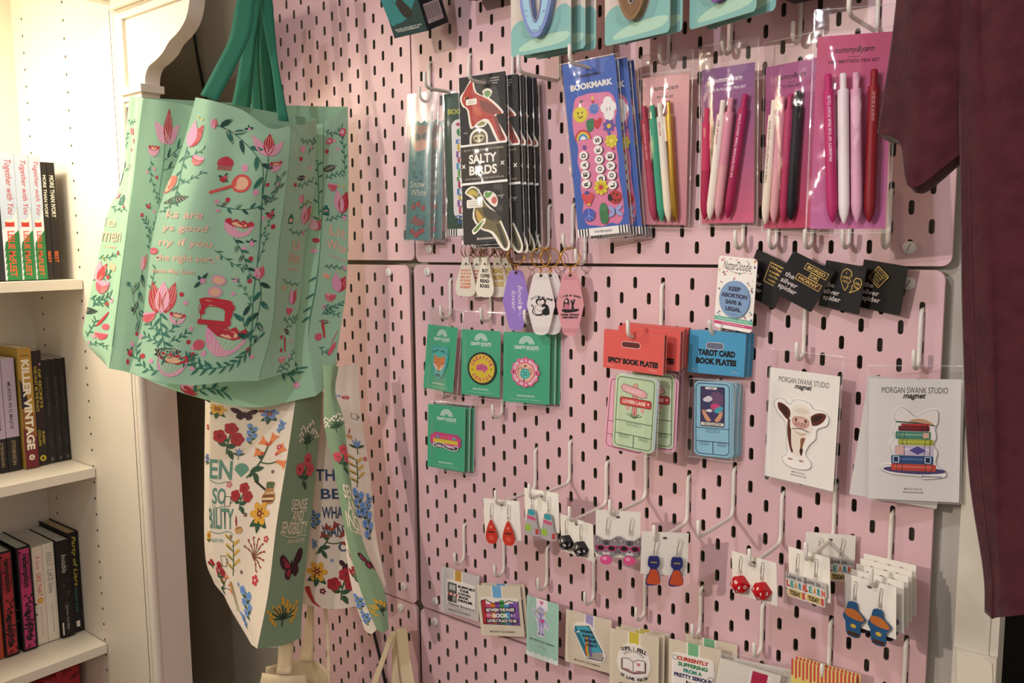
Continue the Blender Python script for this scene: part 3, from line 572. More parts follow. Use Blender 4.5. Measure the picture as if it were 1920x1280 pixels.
# printed motifs: kind, place on the panel, size
PRINT = {
 'A': [('st',[(8.1,61.1),(10.7,85.1),(15.7,113.1),(16.9,134.4)],1.19,9,11.1),
  ('st',[(17.3,109.4),(30.9,101.7),(45.3,91.7)],0.89,6,6.7),
  ('st',[(9.2,78.2),(23.0,70.7),(37.0,62.8)],0.89,5,6.7),
  ('st',[(20.5,129.5),(12.7,140.2),(5.8,149.7)],0.89,6,6.0),
  ('tulip2',15.5,45.1,34.4,12),
  ('bell',30.7,77.9,18.6,10),
  ('feather',18.8,131.1,33.3,-20),
  ('mirrorhalf',2.9,110.6,14.9,0),
  ('bud',45.3,28.1,14.2,-10),
  ('st',[(49.3,29.7),(67.2,32.9),(87.7,40.8),(114.5,56.1),(130.1,75.8),(139.6,119.7)],1.22,9,22.9,1),
  ('tulip',135.1,32.7,50.7,0),
  ('st',[(135.9,55.6),(138.0,86.1),(139.0,110.0),(145.4,171.0),(147.1,223.5),(146.6,285.5),(153.2,349.6)],1.54,0,7.7),
  ('bell',151.8,72.8,23.9,0),
  ('st',[(155.1,83.7),(158.8,101.0),(155.6,116.7),(147.6,125.0)],0.92,7,8.4),
  ('olive',100.8,21.8,12.1,0),
  ('comb',72.3,78.8,23.9,0),
  ('button',103.2,80.6,10.6,0),
  ('berry3',74.3,97.8,11.9,0),
  ('mirror',103.0,102.1,30.1,0),
  ('button',127.6,111.6,9.1,0),
  ('olive',88.1,80.0,0.8,0),
  ('st',[(74.4,136.3),(105.4,139.3),(137.9,132.1),(161.6,114.8),(165.6,89.8)],1.09,12,13.2,1),
  ('dot',88.3,127.0,7.5,0),
  ('dot',73.8,130.7,6.7,1),
  ('dot',78.5,144.4,5.9,1),
  ('dot',143.5,100.1,6.1,0),
  ('dot',160.9,101.4,5.4,1),
  ('bell',112.3,170.5,42.9,5),
  ('st',[(108.2,186.5),(121.5,206.2),(131.0,226.1),(141.7,245.9)],1.22,9,13.7,1),
  ('st',[(86.5,209.2),(107.9,224.9),(130.4,234.2)],0.91,7,9.1),
  ('berry3',157.2,147.5,13.1,0),
  ('dot',164.4,168.4,7.7,0),
  ('dot',146.2,152.5,6.9,1),
  ('dot',154.5,152.2,5.4,1),
  ('dot',134.9,194.3,7.6,1),
  ('dot',124.6,202.5,7.6,1),
  ('dot',136.1,216.9,7.6,0),
  ('olive',132.8,190.1,12.2,30),
  ('st',[(147.2,184.3),(154.2,167.7),(160.4,151.6)],0.85,7,6.2),
  ('st',[(147.3,225.9),(154.2,193.3),(155.9,180.8)],0.85,6,6.9),
  ('bud',151.1,238.2,21.5,0),
  ('st',[(152.1,247.9),(157.6,270.7),(155.7,302.3),(152.9,324.6)],1.08,6,20.0,1),
  ('st',[(146.9,289.4),(134.1,265.7),(117.6,249.4)],0.91,7,7.5),
  ('dot',117.7,250.9,7.5,1),
  ('dot',138.3,250.7,7.6,0),
  ('dot',117.2,271.2,6.0,1),
  ('st',[(151.7,338.9),(138.2,315.2),(134.0,300.1)],1.07,4,19.8,1),
  ('st',[(152.2,346.0),(162.2,337.0),(157.2,331.2)],0.93,3,10.8,1),
  ('dot',151.7,349.4,7.7,0),
  ('dot',159.0,359.2,6.2,1),
  ('pearl',96.2,255.4,18.7,10),
  ('pearl',93.2,272.7,18.7,-10),
  ('olive',73.9,259.5,19.3,-20),
  ('sewing',96.1,300.3,45.0,0),
  ('bell',114.8,335.7,58.9,12),
  ('st',[(153.7,346.2),(146.1,357.9),(130.7,368.2),(105.6,370.6),(83.9,370.3)],1.12,16,12.7),
  ('st',[(105.6,370.6),(85.8,364.0),(66.5,357.6)],0.89,9,10.4),
  ('dot',80.4,370.4,6.7,1),
  ('dot',75.4,345.7,7.5,1),
  ('rosebud',81.7,342.2,15.7,0),
  ('lily',23.6,284.1,43.0,0),
  ('bell',7.1,310.4,20.2,-8),
  ('bell',45.8,311.6,22.2,8),
  ('st',[(22.4,302.2),(26.0,321.6),(34.5,341.9),(43.5,357.0)],1.33,10,14.8),
  ('st',[(30.9,334.0),(17.8,325.1),(9.2,318.8)],0.97,5,8.2),
  ('st',[(31.7,333.9),(41.6,325.4),(46.4,319.8)],0.96,5,8.1),
  ('feather',42.2,355.2,34.8,190),
  ('feather',43.6,355.1,34.8,-12),
  ('bell',52.2,368.9,39.3,4),
  ('st',[(40.5,377.4),(21.8,378.0),(5.7,368.5),(0.0,352.3)],0.98,10,10.5),
  ('st',[(66.8,371.2),(73.0,363.4),(75.5,357.0)],0.97,6,9.7),
  ('st',[(42.5,341.5),(54.1,335.5),(62.7,328.4)],0.89,6,8.2),
  ('st',[(29.4,342.3),(17.4,339.4),(6.6,334.8)],0.9,6,8.2),
  ('dot',49.2,279.5,6.6,0),
  ('dot',55.3,290.7,6.6,1),
  ('dot',66.8,323.4,5.9,1),
  ('dot',76.4,355.1,7.5,0),
  ('dot',11.7,363.5,7.5,0),
  ('dot',90.7,352.6,7.5,1),
  ('dot',1.0,336.6,6.7,1),
  ('dot',25.2,367.5,6.0,1),
  ('dot',66.8,339.9,5.9,0),
  ('txt', 36.5, 153.3, 48.6, 16, 'ks are'),
  ('txt', 41.2, 177.6, 60.3, 18, 'ys good'),
  ('txt', 46.3, 202.0, 72.0, 18, 'ny if you'),
  ('txt', 51.4, 226.9, 85.3, 18, 'the right sort."'),
  ('txt', 35.0, 248.1, 58.9, 10, 'Louisa May Alcott'),
  ('st',[(177.9,4.1),(177.9,65.1),(177.9,130.1),(177.9,195.2),(177.9,260.3),(177.9,325.3),(177.9,386.5)],0.78,0,0.8),
  ('st',[(7.0,276.8),(7.8,262.2),(9.5,241.8)],0.89,5,7.4),
  ('rosebud',4.1,215.6,13.4,0)],
 'Ag': [('st',[(21.4,27.7),(38.6,33.0),(59.5,31.8)],0.9,8,7.4),
  ('st',[(44.4,55.0),(54.5,42.4),(59.7,34.3)],0.9,5,7.4),
  ('button',27.8,45.4,12.0,0),
  ('dot',25.5,61.8,8.0,0),
  ('dot',51.8,44.0,6.5,1),
  ('dot',48.9,76.1,5.7,1),
  ('feather',29.8,92.0,23.2,-8),
  ('st',[(21.8,105.3),(40.7,100.6),(58.3,94.7)],0.9,7,7.4),
  ('dot',18.0,103.1,6.3,0),
  ('bud',33.8,123.1,15.2,0),
  ('tulip2',49.3,146.7,31.6,0),
  ('st',[(32.3,140.8),(40.5,132.7),(54.9,127.1)],0.9,6,6.5),
  ('bottle',17.4,153.7,9.5,0),
  ('st',[(15.0,169.7),(35.8,174.3),(58.6,173.5)],0.9,7,6.5),
  ('dot',51.9,175.4,7.3,1),
  ('txt',40.4,191.1,21.0,17,'Lit'),
  ('txt',38.0,211.2,28.9,18,'Wom'),
  ('txt',39.9,226.6,25.8,5,'Louisa'),
  ('st',[(16.3,243.5),(37.4,248.0),(56.6,248.3)],0.89,7,5.7),
  ('spool',21.3,255.4,7.9,0),
  ('tulip2',44.6,266.4,24.2,0),
  ('bell',40.3,287.2,16.1,0),
  ('st',[(25.4,301.9),(46.9,298.7),(62.2,296.3)],0.89,8,8.1),
  ('st',[(35.1,312.3),(52.8,305.8),(58.9,300.3)],0.89,6,7.3),
  ('feather',39.2,317.6,20.0,30),
  ('pen',37.9,335.9,28.8,75),
  ('dot',27.1,326.2,6.4,0),
  ('dot',53.3,332.8,5.6,1),
  ('st',[(31.5,370.7),(51.3,367.1),(61.2,351.4)],0.89,9,7.3),
  ('bell',36.3,359.7,14.3,0),
  ('dot',31.5,345.1,6.4,0),
  ('dot',50.1,356.5,5.6,1),
  ('st',[(29.3,377.9),(40.5,376.0),(52.2,376.0)],0.88,5,6.4)],
 'Bl': [('st',[(46.1,1.5),(45.0,60.1),(44.6,119.2),(46.0,178.3),(46.3,237.8),(46.5,297.3),(46.6,356.7)],0.79,0,0.8),
  ('st',[(3.0,38.4),(15.1,37.6),(25.3,32.0)],0.88,6,6.4),
  ('rosebud',19.2,48.6,12.0,0),
  ('dot',28.4,59.6,7.2,0),
  ('st',[(5.8,80.0),(4.7,66.9),(6.6,56.7)],0.89,6,6.4),
  ('feather',0.3,103.5,16.2,-80),
  ('st',[(5.1,111.6),(13.5,104.3),(20.6,96.9)],0.8,4,5.6),
  ('dot',19.4,101.2,5.6,1),
  ('dot',20.6,74.6,4.8,0),
  ('bottle',20.2,155.9,12.1,0),
  ('bud',6.6,150.0,12.1,20),
  ('st',[(2.2,169.2),(17.6,173.8),(35.8,171.6)],0.88,6,7.2),
  ('dot',28.2,168.2,5.6,0),
  ('txt',8.3,191.2,22.6,15,'le'),
  ('txt',17.3,210.4,35.4,15,'men'),
  ('txt',17.6,222.5,20.9,4,'Louisa'),
  ('st',[(1.8,237.6),(18.3,235.4),(34.7,229.5)],0.96,8,6.4),
  ('dot',33.5,229.6,5.6,0),
  ('spool',27.1,246.1,12.0,20),
  ('tulip2',7.8,251.9,24.3,10),
  ('bell',15.7,268.4,21.0,0),
  ('st',[(0.0,262.5),(11.3,258.6),(24.1,253.2)],0.96,7,8.0),
  ('dot',22.2,256.7,6.4,0),
  ('st',[(1.7,282.9),(15.9,283.0),(30.3,276.8)],0.96,9,8.8),
  ('st',[(6.9,292.2),(14.2,286.3),(26.8,286.0)],0.88,6,7.2),
  ('dot',26.8,286.0,6.4,0),
  ('dot',34.3,281.1,6.4,1),
  ('feather',1.2,299.3,29.2,-8),
  ('pen',24.1,308.0,30.5,-58),
  ('st',[(6.4,346.1),(12.3,322.4),(14.8,310.2)],0.97,7,8.1),
  ('rosebud',31.2,318.0,12.8,0),
  ('bell',26.9,335.4,20.0,0),
  ('st',[(9.4,361.8),(23.8,350.7),(37.4,356.9)],0.95,8,8.0),
  ('dot',15.9,339.8,6.4,1),
  ('dot',8.3,359.0,5.7,1)],
 'B': [('tulip',75.7,38.7,64.9,0),
  ('bell',42.7,79.9,27.9,0),
  ('st',[(68.7,59.2),(71.0,104.3),(72.4,158.8),(85.7,224.9),(81.2,271.3)],1.43,0,8.0),
  ('st',[(71.8,94.3),(101.4,78.6),(124.5,65.3)],1.21,4,20.9,1),
  ('st',[(72.9,112.4),(109.5,104.6),(130.2,99.1)],1.13,3,19.3,1),
  ('st',[(38.6,94.8),(43.3,127.8),(62.2,159.8),(73.3,178.0)],1.04,10,11.2),
  ('dot',32.4,120.4,7.2,1),
  ('dot',50.0,112.3,7.2,1),
  ('dot',58.9,128.4,7.2,0),
  ('st',[(78.2,184.0),(98.5,170.3),(111.5,156.7)],0.96,5,8.8),
  ('berry3',48.3,193.7,12.7,0),
  ('dot',35.0,212.4,8.0,0),
  ('dot',66.6,203.3,7.2,1),
  ('st',[(71.6,264.3),(58.7,234.4),(45.7,219.9)],1.03,9,11.1),
  ('st',[(65.4,245.9),(72.4,229.5),(77.2,218.0)],0.96,5,8.8),
  ('bud',60.4,280.3,23.9,0),
  ('st',[(61.0,290.4),(61.1,320.8),(75.2,352.7)],1.19,6,21.5,1),
  ('st',[(70.3,353.3),(49.7,328.4),(30.8,309.8)],1.03,3,17.5,1),
  ('dot',71.0,370.4,7.1,0),
  ('dot',63.4,385.7,7.9,1),
  ('berry3',60.0,396.9,12.7,0),
  ('dot',57.0,410.2,7.9,0),
  ('st',[(281.3,252.7),(281.3,302.4),(281.2,332.2)],1.16,9,12.4),
  ('dot',276.8,208.2,8.4,0),
  ('dot',275.6,226.7,7.5,1),
  ('tulip2',274.8,180.2,23.4,0),
  ('st',[(278.7,179.5),(276.8,115.3),(275.1,70.6)],1.09,9,10.1),
  ('st',[(150.6,419.6),(169.2,410.7),(185.7,410.7)],1.05,8,11.3),
  ('tulip2',146.1,416.8,20.0,80),
  ('dot',139.5,418.5,8.0,0),
  ('st',[(246.3,385.3),(258.5,396.5),(268.1,389.5)],1.07,8,10.7),
  ('dot',262.4,407.5,7.4,1)],
 'Br': [('st',[(1.1,0.8),(1.0,70.6),(1.0,141.1),(1.0,211.7),(0.9,282.4),(0.8,351.8)],0.83,0,0.8),
  ('st',[(5.4,17.6),(19.2,28.8),(37.8,24.5)],0.94,9,7.7),
  ('rosebud',39.7,31.1,14.5,0),
  ('rosebud',12.5,38.7,13.5,0),
  ('st',[(43.0,93.9),(42.3,63.0),(37.4,35.9)],1.02,9,9.3),
  ('dot',7.1,55.7,7.6,0),
  ('dot',22.0,40.0,5.9,1),
  ('dot',28.0,54.2,5.9,1),
  ('feather',11.3,84.6,30.3,-18),
  ('st',[(5.7,101.4),(20.5,94.0),(36.4,91.2)],0.93,8,7.6),
  ('bell',18.8,113.3,17.7,0),
  ('tulip2',35.6,133.6,39.0,0),
  ('bottle',8.2,152.7,11.8,0),
  ('st',[(7.8,171.7),(25.3,162.5),(42.2,153.2)],1.02,8,7.6),
  ('dot',43.3,158.2,8.5,1),
  ('txt',31.2,185.8,30.5,20,'Lit'),
  ('txt',30.5,211.4,37.2,20,'Wor'),
  ('txt',33.4,229.4,28.7,5,'Louisa'),
  ('st',[(11.1,250.9),(27.0,247.6),(43.7,244.7)],1.02,8,6.8),
  ('dot',45.5,243.1,8.5,1),
  ('spool',16.3,264.8,11.7,20),
  ('tulip2',37.9,271.2,33.0,0),
  ('bell',26.7,296.6,18.5,0),
  ('st',[(18.1,311.6),(32.2,314.6),(46.3,310.3)],1.01,9,9.3),
  ('st',[(18.6,323.1),(29.8,320.0),(44.9,331.7)],1.01,8,7.6),
  ('feather',23.8,334.1,18.4,20),
  ('pen',23.3,344.0,30.1,78),
  ('pen',41.2,370.1,16.8,-50),
  ('rosebud',16.4,354.4,12.5,0),
  ('rosebud',38.3,384.6,15.1,0),
  ('st',[(17.0,367.5),(28.9,381.3),(42.1,384.9)],0.92,7,7.6),
  ('dot',19.8,311.4,6.7,1)],
 'C': [('yflower',10.1,78.9,28.7,0),
  ('bfly',46.0,80.1,36.9,0,'#8c2738'),
  ('bflower',81.9,83.8,28.2,0),
  ('trose',24.1,120.8,43.7,0),
  ('bluet',58.3,114.0,28.4,0),
  ('tiny',70.3,70.7,10.0,0,'#c44a55'),
  ('bluet',99.6,106.0,18.1,10),
  ('tiny',100.4,133.0,8.2,0,'#c44a55'),
  ('spike',41.3,140.4,16.7,0,'#6f8fc0'),
  ('trump',80.3,145.7,53.8,0),
  ('shell',47.7,161.6,22.5,0),
  ('btext',16.3,163.5,35.3,30,'EN'),
  ('btext',15.8,197.5,21.8,24,'SO'),
  ('btext',17.3,224.9,48.6,30,'IBILITY'),
  ('btext2',8.9,251.5,25.2,9,'jane'),
  ('trose',50.8,196.2,35.0,0),
  ('cup',30.0,203.5,15.1,0),
  ('jug',92.9,191.4,30.4,0),
  ('tiny',30.8,182.0,10.0,0,'#d8707a'),
  ('tiny',95.8,164.9,4.9,0,'#5b2b30'),
  ('yflower',84.3,221.9,35.4,0),
  ('quill',49.4,232.6,20.0,0),
  ('tiny',61.2,219.5,5.8,0,'#5b2b30'),
  ('tiny',99.6,249.2,9.0,0,'#c44a55'),
  ('sprig',39.3,270.2,42.5,0,'#d0a845'),
  ('twig',77.3,266.9,43.7,0),
  ('tiny',81.7,296.3,14.8,0,'#cc4650'),
  ('trump',12.2,303.3,25.9,20),
  ('bluet',59.7,328.9,45.4,0),
  ('bluet',37.4,353.6,25.6,0),
  ('reed',27.1,319.7,41.6,0),
  ('tiny',44.7,301.3,5.8,0,'#6f8fc0'),
  ('trose',5.0,288.6,25.2,0),
  ('cup',19.1,275.3,15.1,0),
  ('tiny',37.0,246.2,5.0,0,'#5b2b30'),
  ('tiny',54.0,286.3,5.0,0,'#5b2b30')],
 'Cg': [('wsprig',39.7,118.9,40.3,0),
  ('trose',40.1,161.8,40.3,0,'#cf5058'),
  ('gtext',39.9,205.8,31.9,16,'SENSE'),
  ('gtext',39.8,220.5,21.8,16,'AND'),
  ('gtext',35.4,235.5,51.8,18,'SENSIBILITY'),
  ('gtext2', 41.6, 251.8, 33.5, 8, 'JANE AUSTEN'),
  ('bfly',38.2,281.1,44.2,-12,'#9c2c40'),
  ('ysprig',32.7,334.0,53.0,0)],
 'Cl': [('bflower',9.2,74.2,13.9,0),
  ('yflower',14.4,176.6,15.6,0),
  ('trose',14.3,223.4,19.0,0),
  ('tiny',10.6,32.5,8.7,0,'#c44a55')],
 'Dg': [('wsprig',16.2,137.0,35.1,0),
  ('trose',17.9,187.3,31.0,0,'#cf5058'),
  ('gtext',19.4,227.4,18.0,18,'SEN'),
  ('gtext',21.9,242.8,18.0,18,'AN'),
  ('gtext',19.0,258.7,22.9,20,'INSI'),
  ('gtext2',26.2,269.1,14.7,8,'JANE'),
  ('bfly',25.8,308.1,27.8,0,'#9c2c40'),
  ('ysprig',18.7,372.8,37.6,-10)],
 'Dr': [('tiny',10.7,84.1,10.7,0,'#c44a55'),
  ('tiny',2.4,80.0,6.6,0,'#6f8fc0'),
  ('cup',17.6,129.1,13.2,0),
  ('spike',14.3,174.0,21.5,0,'#6f8fc0'),
  ('sprig',9.8,206.0,33.8,0,'#d0a845'),
  ('bluet',6.1,239.8,29.6,0),
  ('bluet',20.4,243.1,19.9,20),
  ('bluet',15.2,264.2,33.9,0),
  ('quill',5.8,159.1,13.2,30),
  ('tiny',24.2,191.1,6.6,0,'#c44a55')],
 'Dl': [('twig',10.2,28.6,14.7,0),
  ('trose',11.4,51.0,20.5,0),
  ('bluet',7.0,106.6,29.5,0),
  ('bluet',8.7,135.6,23.8,0)],
 'E': [('itext',47.6,123.8,45.1,22,'THE'),
  ('itext',49.3,154.4,31.2,20,'BE'),
  ('itext',55.4,185.9,41.6,24,'WHAT'),
  ('itext',58.2,217.4,48.6,24,'WANTS'),
  ('itext',73.1,244.0,26.1,18,'OF'),
  ('trump',46.1,230.7,50.3,0,'#8c3a34'),
  ('bluet',23.6,199.2,31.3,0),
  ('bluet',21.3,239.7,16.5,0),
  ('yflower',25.5,289.0,39.1,0),
  ('trose',65.2,305.6,52.1,0),
  ('chili',14.5,331.7,22.6,0),
  ('tiny',34.4,317.4,11.3,0,'#6d2436'),
  ('bfly',73.3,275.1,24.3,0,'#8c2738'),
  ('tiny',49.4,265.8,6.1,0,'#6f8fc0')],
}
# ------------------------------------------------------------------ cloth
def cloth_bump(name, col, rough=0.85, sheen=0.15):
    m = reg(name, col, rough, spec=0.2, sheen=sheen); nt = m.node_tree; b = nt.nodes['Principled BSDF']
    tc = nt.nodes.new('ShaderNodeTexCoord'); k = nt.nodes.new('ShaderNodeBump'); k.inputs['Strength'].default_value = 0.35; k.inputs['Distance'].default_value = 0.004
    n = nt.nodes.new('ShaderNodeTexNoise'); n.inputs['Scale'].default_value = 14; n.inputs['Detail'].default_value = 5
    nt.links.new(tc.outputs['Object'], n.inputs['Vector']); nt.links.new(n.outputs['Fac'], k.inputs['Height']); nt.links.new(k.outputs[0], b.inputs['Normal'])
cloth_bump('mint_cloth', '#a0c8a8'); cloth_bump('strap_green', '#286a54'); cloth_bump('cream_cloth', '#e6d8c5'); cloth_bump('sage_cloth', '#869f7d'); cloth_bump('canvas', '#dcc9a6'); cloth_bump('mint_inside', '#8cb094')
def cat1(A, q):
    k = len(A); q = max(0.0, min(1.0, q))*(k-1); i = min(int(q), k-2); u = q-i
    ex = lambda j: A[j] if 0 <= j < k else (2*A[0]-A[1] if j < 0 else 2*A[-1]-A[-2])
    a, b, c, d = ex(i-1), A[i], A[i+1], ex(i+2)
    return .5*((2*b)+(c-a)*u+(2*a-5*b+4*c-d)*u*u+(3*b-a-3*c+d)*u**3)
class Cloth:
    def __init__(s, key, fold=0.0):
        rows, s.W, s.H = CLOTH[key]; s.R = [[Vector(p) for p in r] for r in rows]; s.key = key; s.fold = fold
    def at(s, a, b):
        P = cat1([cat1(r, a) for r in s.R], b)
        if s.fold:
            d = s.fold*(math.sin(7.3*a+3.1*b+1.2)*math.sin(4.0*b+2*a)+0.5*math.sin(13*a-6*b))*math.sin(math.pi*min(1, max(0, a)))
            P = P + Vector((0.5, -0.86, 0.1))*d
        return P
    def nrm(s, a, b):
        h = 0.01; a0, a1 = max(0, a-h), min(1, a+h); b0, b1 = max(0, b-h), min(1, b+h)
        n = (s.at(a1, b)-s.at(a0, b)).cross(s.at(a, b1)-s.at(a, b0))
        if n.length < 1e-9: return Vector((0, -1, 0))
        n.normalize(); return n if n.dot(Vector((0.62, -0.77, 0.1))) > 0 else -n
    def mesh(s, mb, mat, nu=26, nv=44, lift=0.0, hem=None):
        P = []
        for j in range(nv+1):
            P.append([s.at(i/nu, j/nv) + (s.nrm(i/nu, j/nv)*lift if lift else Vector((0, 0, 0))) for i in range(nu+1)])
        mb.grid(P, mat, True)
    def printed(s, mb, art, base=0.5):
        def fn(x, y, e):
            a, b = x/s.W, y/s.H; p = s.at(a, b) + s.nrm(max(0, min(1, a)), max(0, min(1, b)))*(base + e*0.45)
            return p
        art.emit(mb, fn, True)
C_PINK, C_RED, C_ROSE, C_GRN, C_DGRN, C_CRM, C_PEACH = '#df9bb8', '#b8323f', '#cf5a6a', '#2f7a62', '#1d4f44', '#f0dcc0', '#e9b994'
def petals(a, k, spec):
    for x, y, L, w, r, c in spec:
        a.push(x*k, y*k, r); P = []
        for i in range(9): t = i/8; P.append((-w*k*.5*math.sin(math.pi*t**.8), -L*k*t))
        for i in range(7, 0, -1): t = i/8; P.append((w*k*.5*math.sin(math.pi*t**.8), -L*k*t))
        a.poly(P, c)
        if k > 22:
            for q in (-.28, -.1, .1, .28): a.line([(q*w*k*.5, -L*k*.12), (q*w*k*1.25, -L*k*.5), (q*w*k*.7, -L*k*.86)], max(.35, k*.009), C_CRM, up=0 if q > -.28 else 1)
        elif k > 12: a.line([(0, -L*k*.1), (0, -L*k*.85)], .5, C_CRM)
        a.pop()
def m_tulip(a, k): petals(a, k, [(0, .42, .78, .34, -48, C_PINK), (0, .42, .78, .34, 48, C_PINK), (0, .42, .86, .38, 0, C_RED)])
def m_tulip2(a, k): petals(a, k, [(0, .5, 1.0, .5, 18, C_RED), (0, .5, 1.0, .5, -12, C_PINK)]); a.ell(-.1*k, -.62*k, .05*k, .05*k, '#d8c050', 8); a.ell(.14*k, -.6*k, .05*k, .05*k, '#d8c050', 8, up=0)
def m_lily(a, k): petals(a, k, [(-.12, .5, 1.02, .42, -14, C_RED), (.12, .5, 1.02, .42, 14, C_RED), (0, .5, 1.0, .46, 0, C_PINK)])
def m_bell(a, k):
    P = [(-.5*k, -.2*k)] + [(.5*k*math.cos(math.pi-math.pi*i/10), -.2*k+.55*k*math.sin(math.pi*i/10)) for i in range(1, 10)] + [(.5*k, -.2*k)]
    a.poly(P, C_ROSE if k < 22 else C_PINK)
    top = [(-.5*k, -.18*k)] + [(-.5*k+k*i/8, (-.36 if i % 2 else -.26)*k) for i in range(9)] + [(.5*k, -.18*k), (.2*k, -.05*k), (-.2*k, -.05*k)]
    a.poly(top, C_RED if k > 22 else C_PINK)
    a.ell(0, -.16*k, .26*k, .09*k, C_PEACH, 12)
    for i in range(-3, 4): a.line([(i*.13*k, -.02*k), (i*.06*k, .3*k)], max(.35, k*.012), C_CRM, up=1 if i == -3 else 0)
def m_bud(a, k): petals(a, k, [(0, .5, 1.0, .55, 14, C_ROSE), (0, .5, .95, .45, -16, C_PINK)])
def m_rosebud(a, k): a.ell(0, 0, .5*k, .42*k, C_ROSE, 12); a.ell(-.08*k, -.06*k, .3*k, .24*k, C_PINK, 10); a.ell(.05*k, .02*k, .12*k, .1*k, C_CRM, 8)
def m_feather(a, k):
    P = [(-.5*k, 0)] + [(-.5*k+k*i/8, -.17*k*math.sin(math.pi*i/8)) for i in range(1, 8)] + [(.5*k, 0)] + [(.5*k-k*i/8, .17*k*math.sin(math.pi*i/8)) for i in range(1, 8)]
    a.poly(P, '#203f38')
    a.line([(-.46*k, 0), (.46*k, 0)], .5, C_CRM)
    for i in range(-3, 4):
        for q in (-1, 1): a.line([(i*.12*k, 0), (i*.12*k+.1*k, q*.12*k)], .45, C_CRM, up=0)
def m_comb(a, k):
    a.blob([(-.5*k,-.05*k),(-.4*k,-.25*k),(0,-.42*k),(.4*k,-.25*k),(.5*k,-.05*k),(.42*k,.08*k),(-.42*k,.08*k)], '#c23b4c')
    for i in range(9): a.rect(-.42*k+i*.1*k, .02*k, -.42*k+i*.1*k+.06*k, .36*k, '#c23b4c', up=1 if i == 0 else 0)
    for i in range(5): a.ell(-.3*k+i*.15*k, -.12*k, .03*k, .03*k, C_PEACH, 6, up=1 if i == 0 else 0)
def m_button(a, k): a.ell(0, 0, .5*k, .5*k, C_PINK, 14); a.ell(-.12*k, 0, .08*k, .08*k, C_ROSE, 6); a.ell(.12*k, 0, .08*k, .08*k, C_ROSE, 6, up=0)
def m_berry3(a, k):
    for r in (-60, 30, 200): a.leaf(0, 0, .75*k, .3*k, r, C_DGRN)
    for x, y, c in ((-.2, .1, C_RED), (.2, -.1, C_ROSE), (.1, .25, C_RED)): a.ell(x*k, y*k, .25*k, .25*k, c, 10)
def m_mirror(a, k):
    a.push(0, 0, 0); a.line([(-.4*k, .15*k), (-1.1*k, .42*k), (-1.35*k, .52*k)], .13*k, '#d8544e'); a.ell(-1.35*k, .52*k, .1*k, .08*k, '#d8544e', 10)
    a.ell(0, 0, .5*k, .42*k, '#d8544e', 20, -15); a.ell(0, 0, .36*k, .3*k, C_PEACH, 20, -15); a.pop()
def m_mirrorhalf(a, k): a.ell(0, 0, .5*k, .85*k, '#d86a56', 16, 20); a.ell(.05*k, 0, .36*k, .66*k, C_PEACH, 16, 20)
def m_dot(a, k, c=0): a.ell(0, 0, .5*k, .5*k, C_PINK if c else C_RED, 10)
def m_olive(a, k):
    for r, L in ((-40, .8), (-100, .5), (150, .7)): a.leaf(0, 0, L*k, .25*k, r, C_DGRN)
    a.ell(.1*k, 0, .2*k, .2*k, C_PINK, 8)
def m_pearl(a, k): a.ell(0, 0, .5*k, .4*k, C_PINK, 16); a.ell(0, .02*k, .36*k, .27*k, C_PEACH, 16)
def m_sewing(a, k):
    c = '#bf2f3d'; a.blob([(-.5*k,-.33*k),(-.3*k,-.42*k),(.2*k,-.42*k),(.48*k,-.36*k),(.5*k,.1*k),(.3*k,.12*k),(.28*k,-.08*k),(.1*k,-.16*k),(-.2*k,-.16*k),(-.3*k,-.06*k),(-.3*k,.06*k),(-.44*k,.06*k),(-.42*k,-.2*k)], c, 3)
    a.rect(-.48*k, .22*k, .5*k, .36*k, c); a.rect(.3*k, .05*k, .48*k, .24*k, c); a.line([(-.2*k,-.2*k),(.3*k,-.2*k)], .02*k, C_PEACH); a.ell(.52*k, -.2*k, .05*k, .09*k, c, 10)
    a.line([(-.4*k, .0), (-.4*k, .24*k)], .03*k, c); a.line([(-.3*k, -.34*k), (.4*k, -.3*k)], .02*k, C_PEACH); a.line([(-.42*k, .3*k), (.44*k, .3*k)], .015*k, C_PEACH)
    a.line([(-.42*k,-.3*k),(-.5*k,-.1*k),(-.42*k,.1*k)], .02*k, c)
def m_bottle(a, k): a.rrect(-.5*k, -.35*k, .5*k, .8*k, .15*k, '#1f6a5a'); a.rect(-.25*k, -.7*k, .25*k, -.3*k, '#1f6a5a'); a.ell(0, .25*k, .34*k, .34*k, C_PEACH, 12)
def m_spool(a, k): a.rect(-.5*k, -.3*k, .5*k, .3*k, C_PEACH); a.rect(-.38*k, -.3*k, .38*k, .3*k, '#e3a58a')
def m_pen(a, k): a.poly([(-.5*k, 0), (-.2*k, -.07*k), (.45*k, -.04*k), (.5*k, 0), (.45*k, .04*k), (-.2*k, .07*k)], '#c2313c')
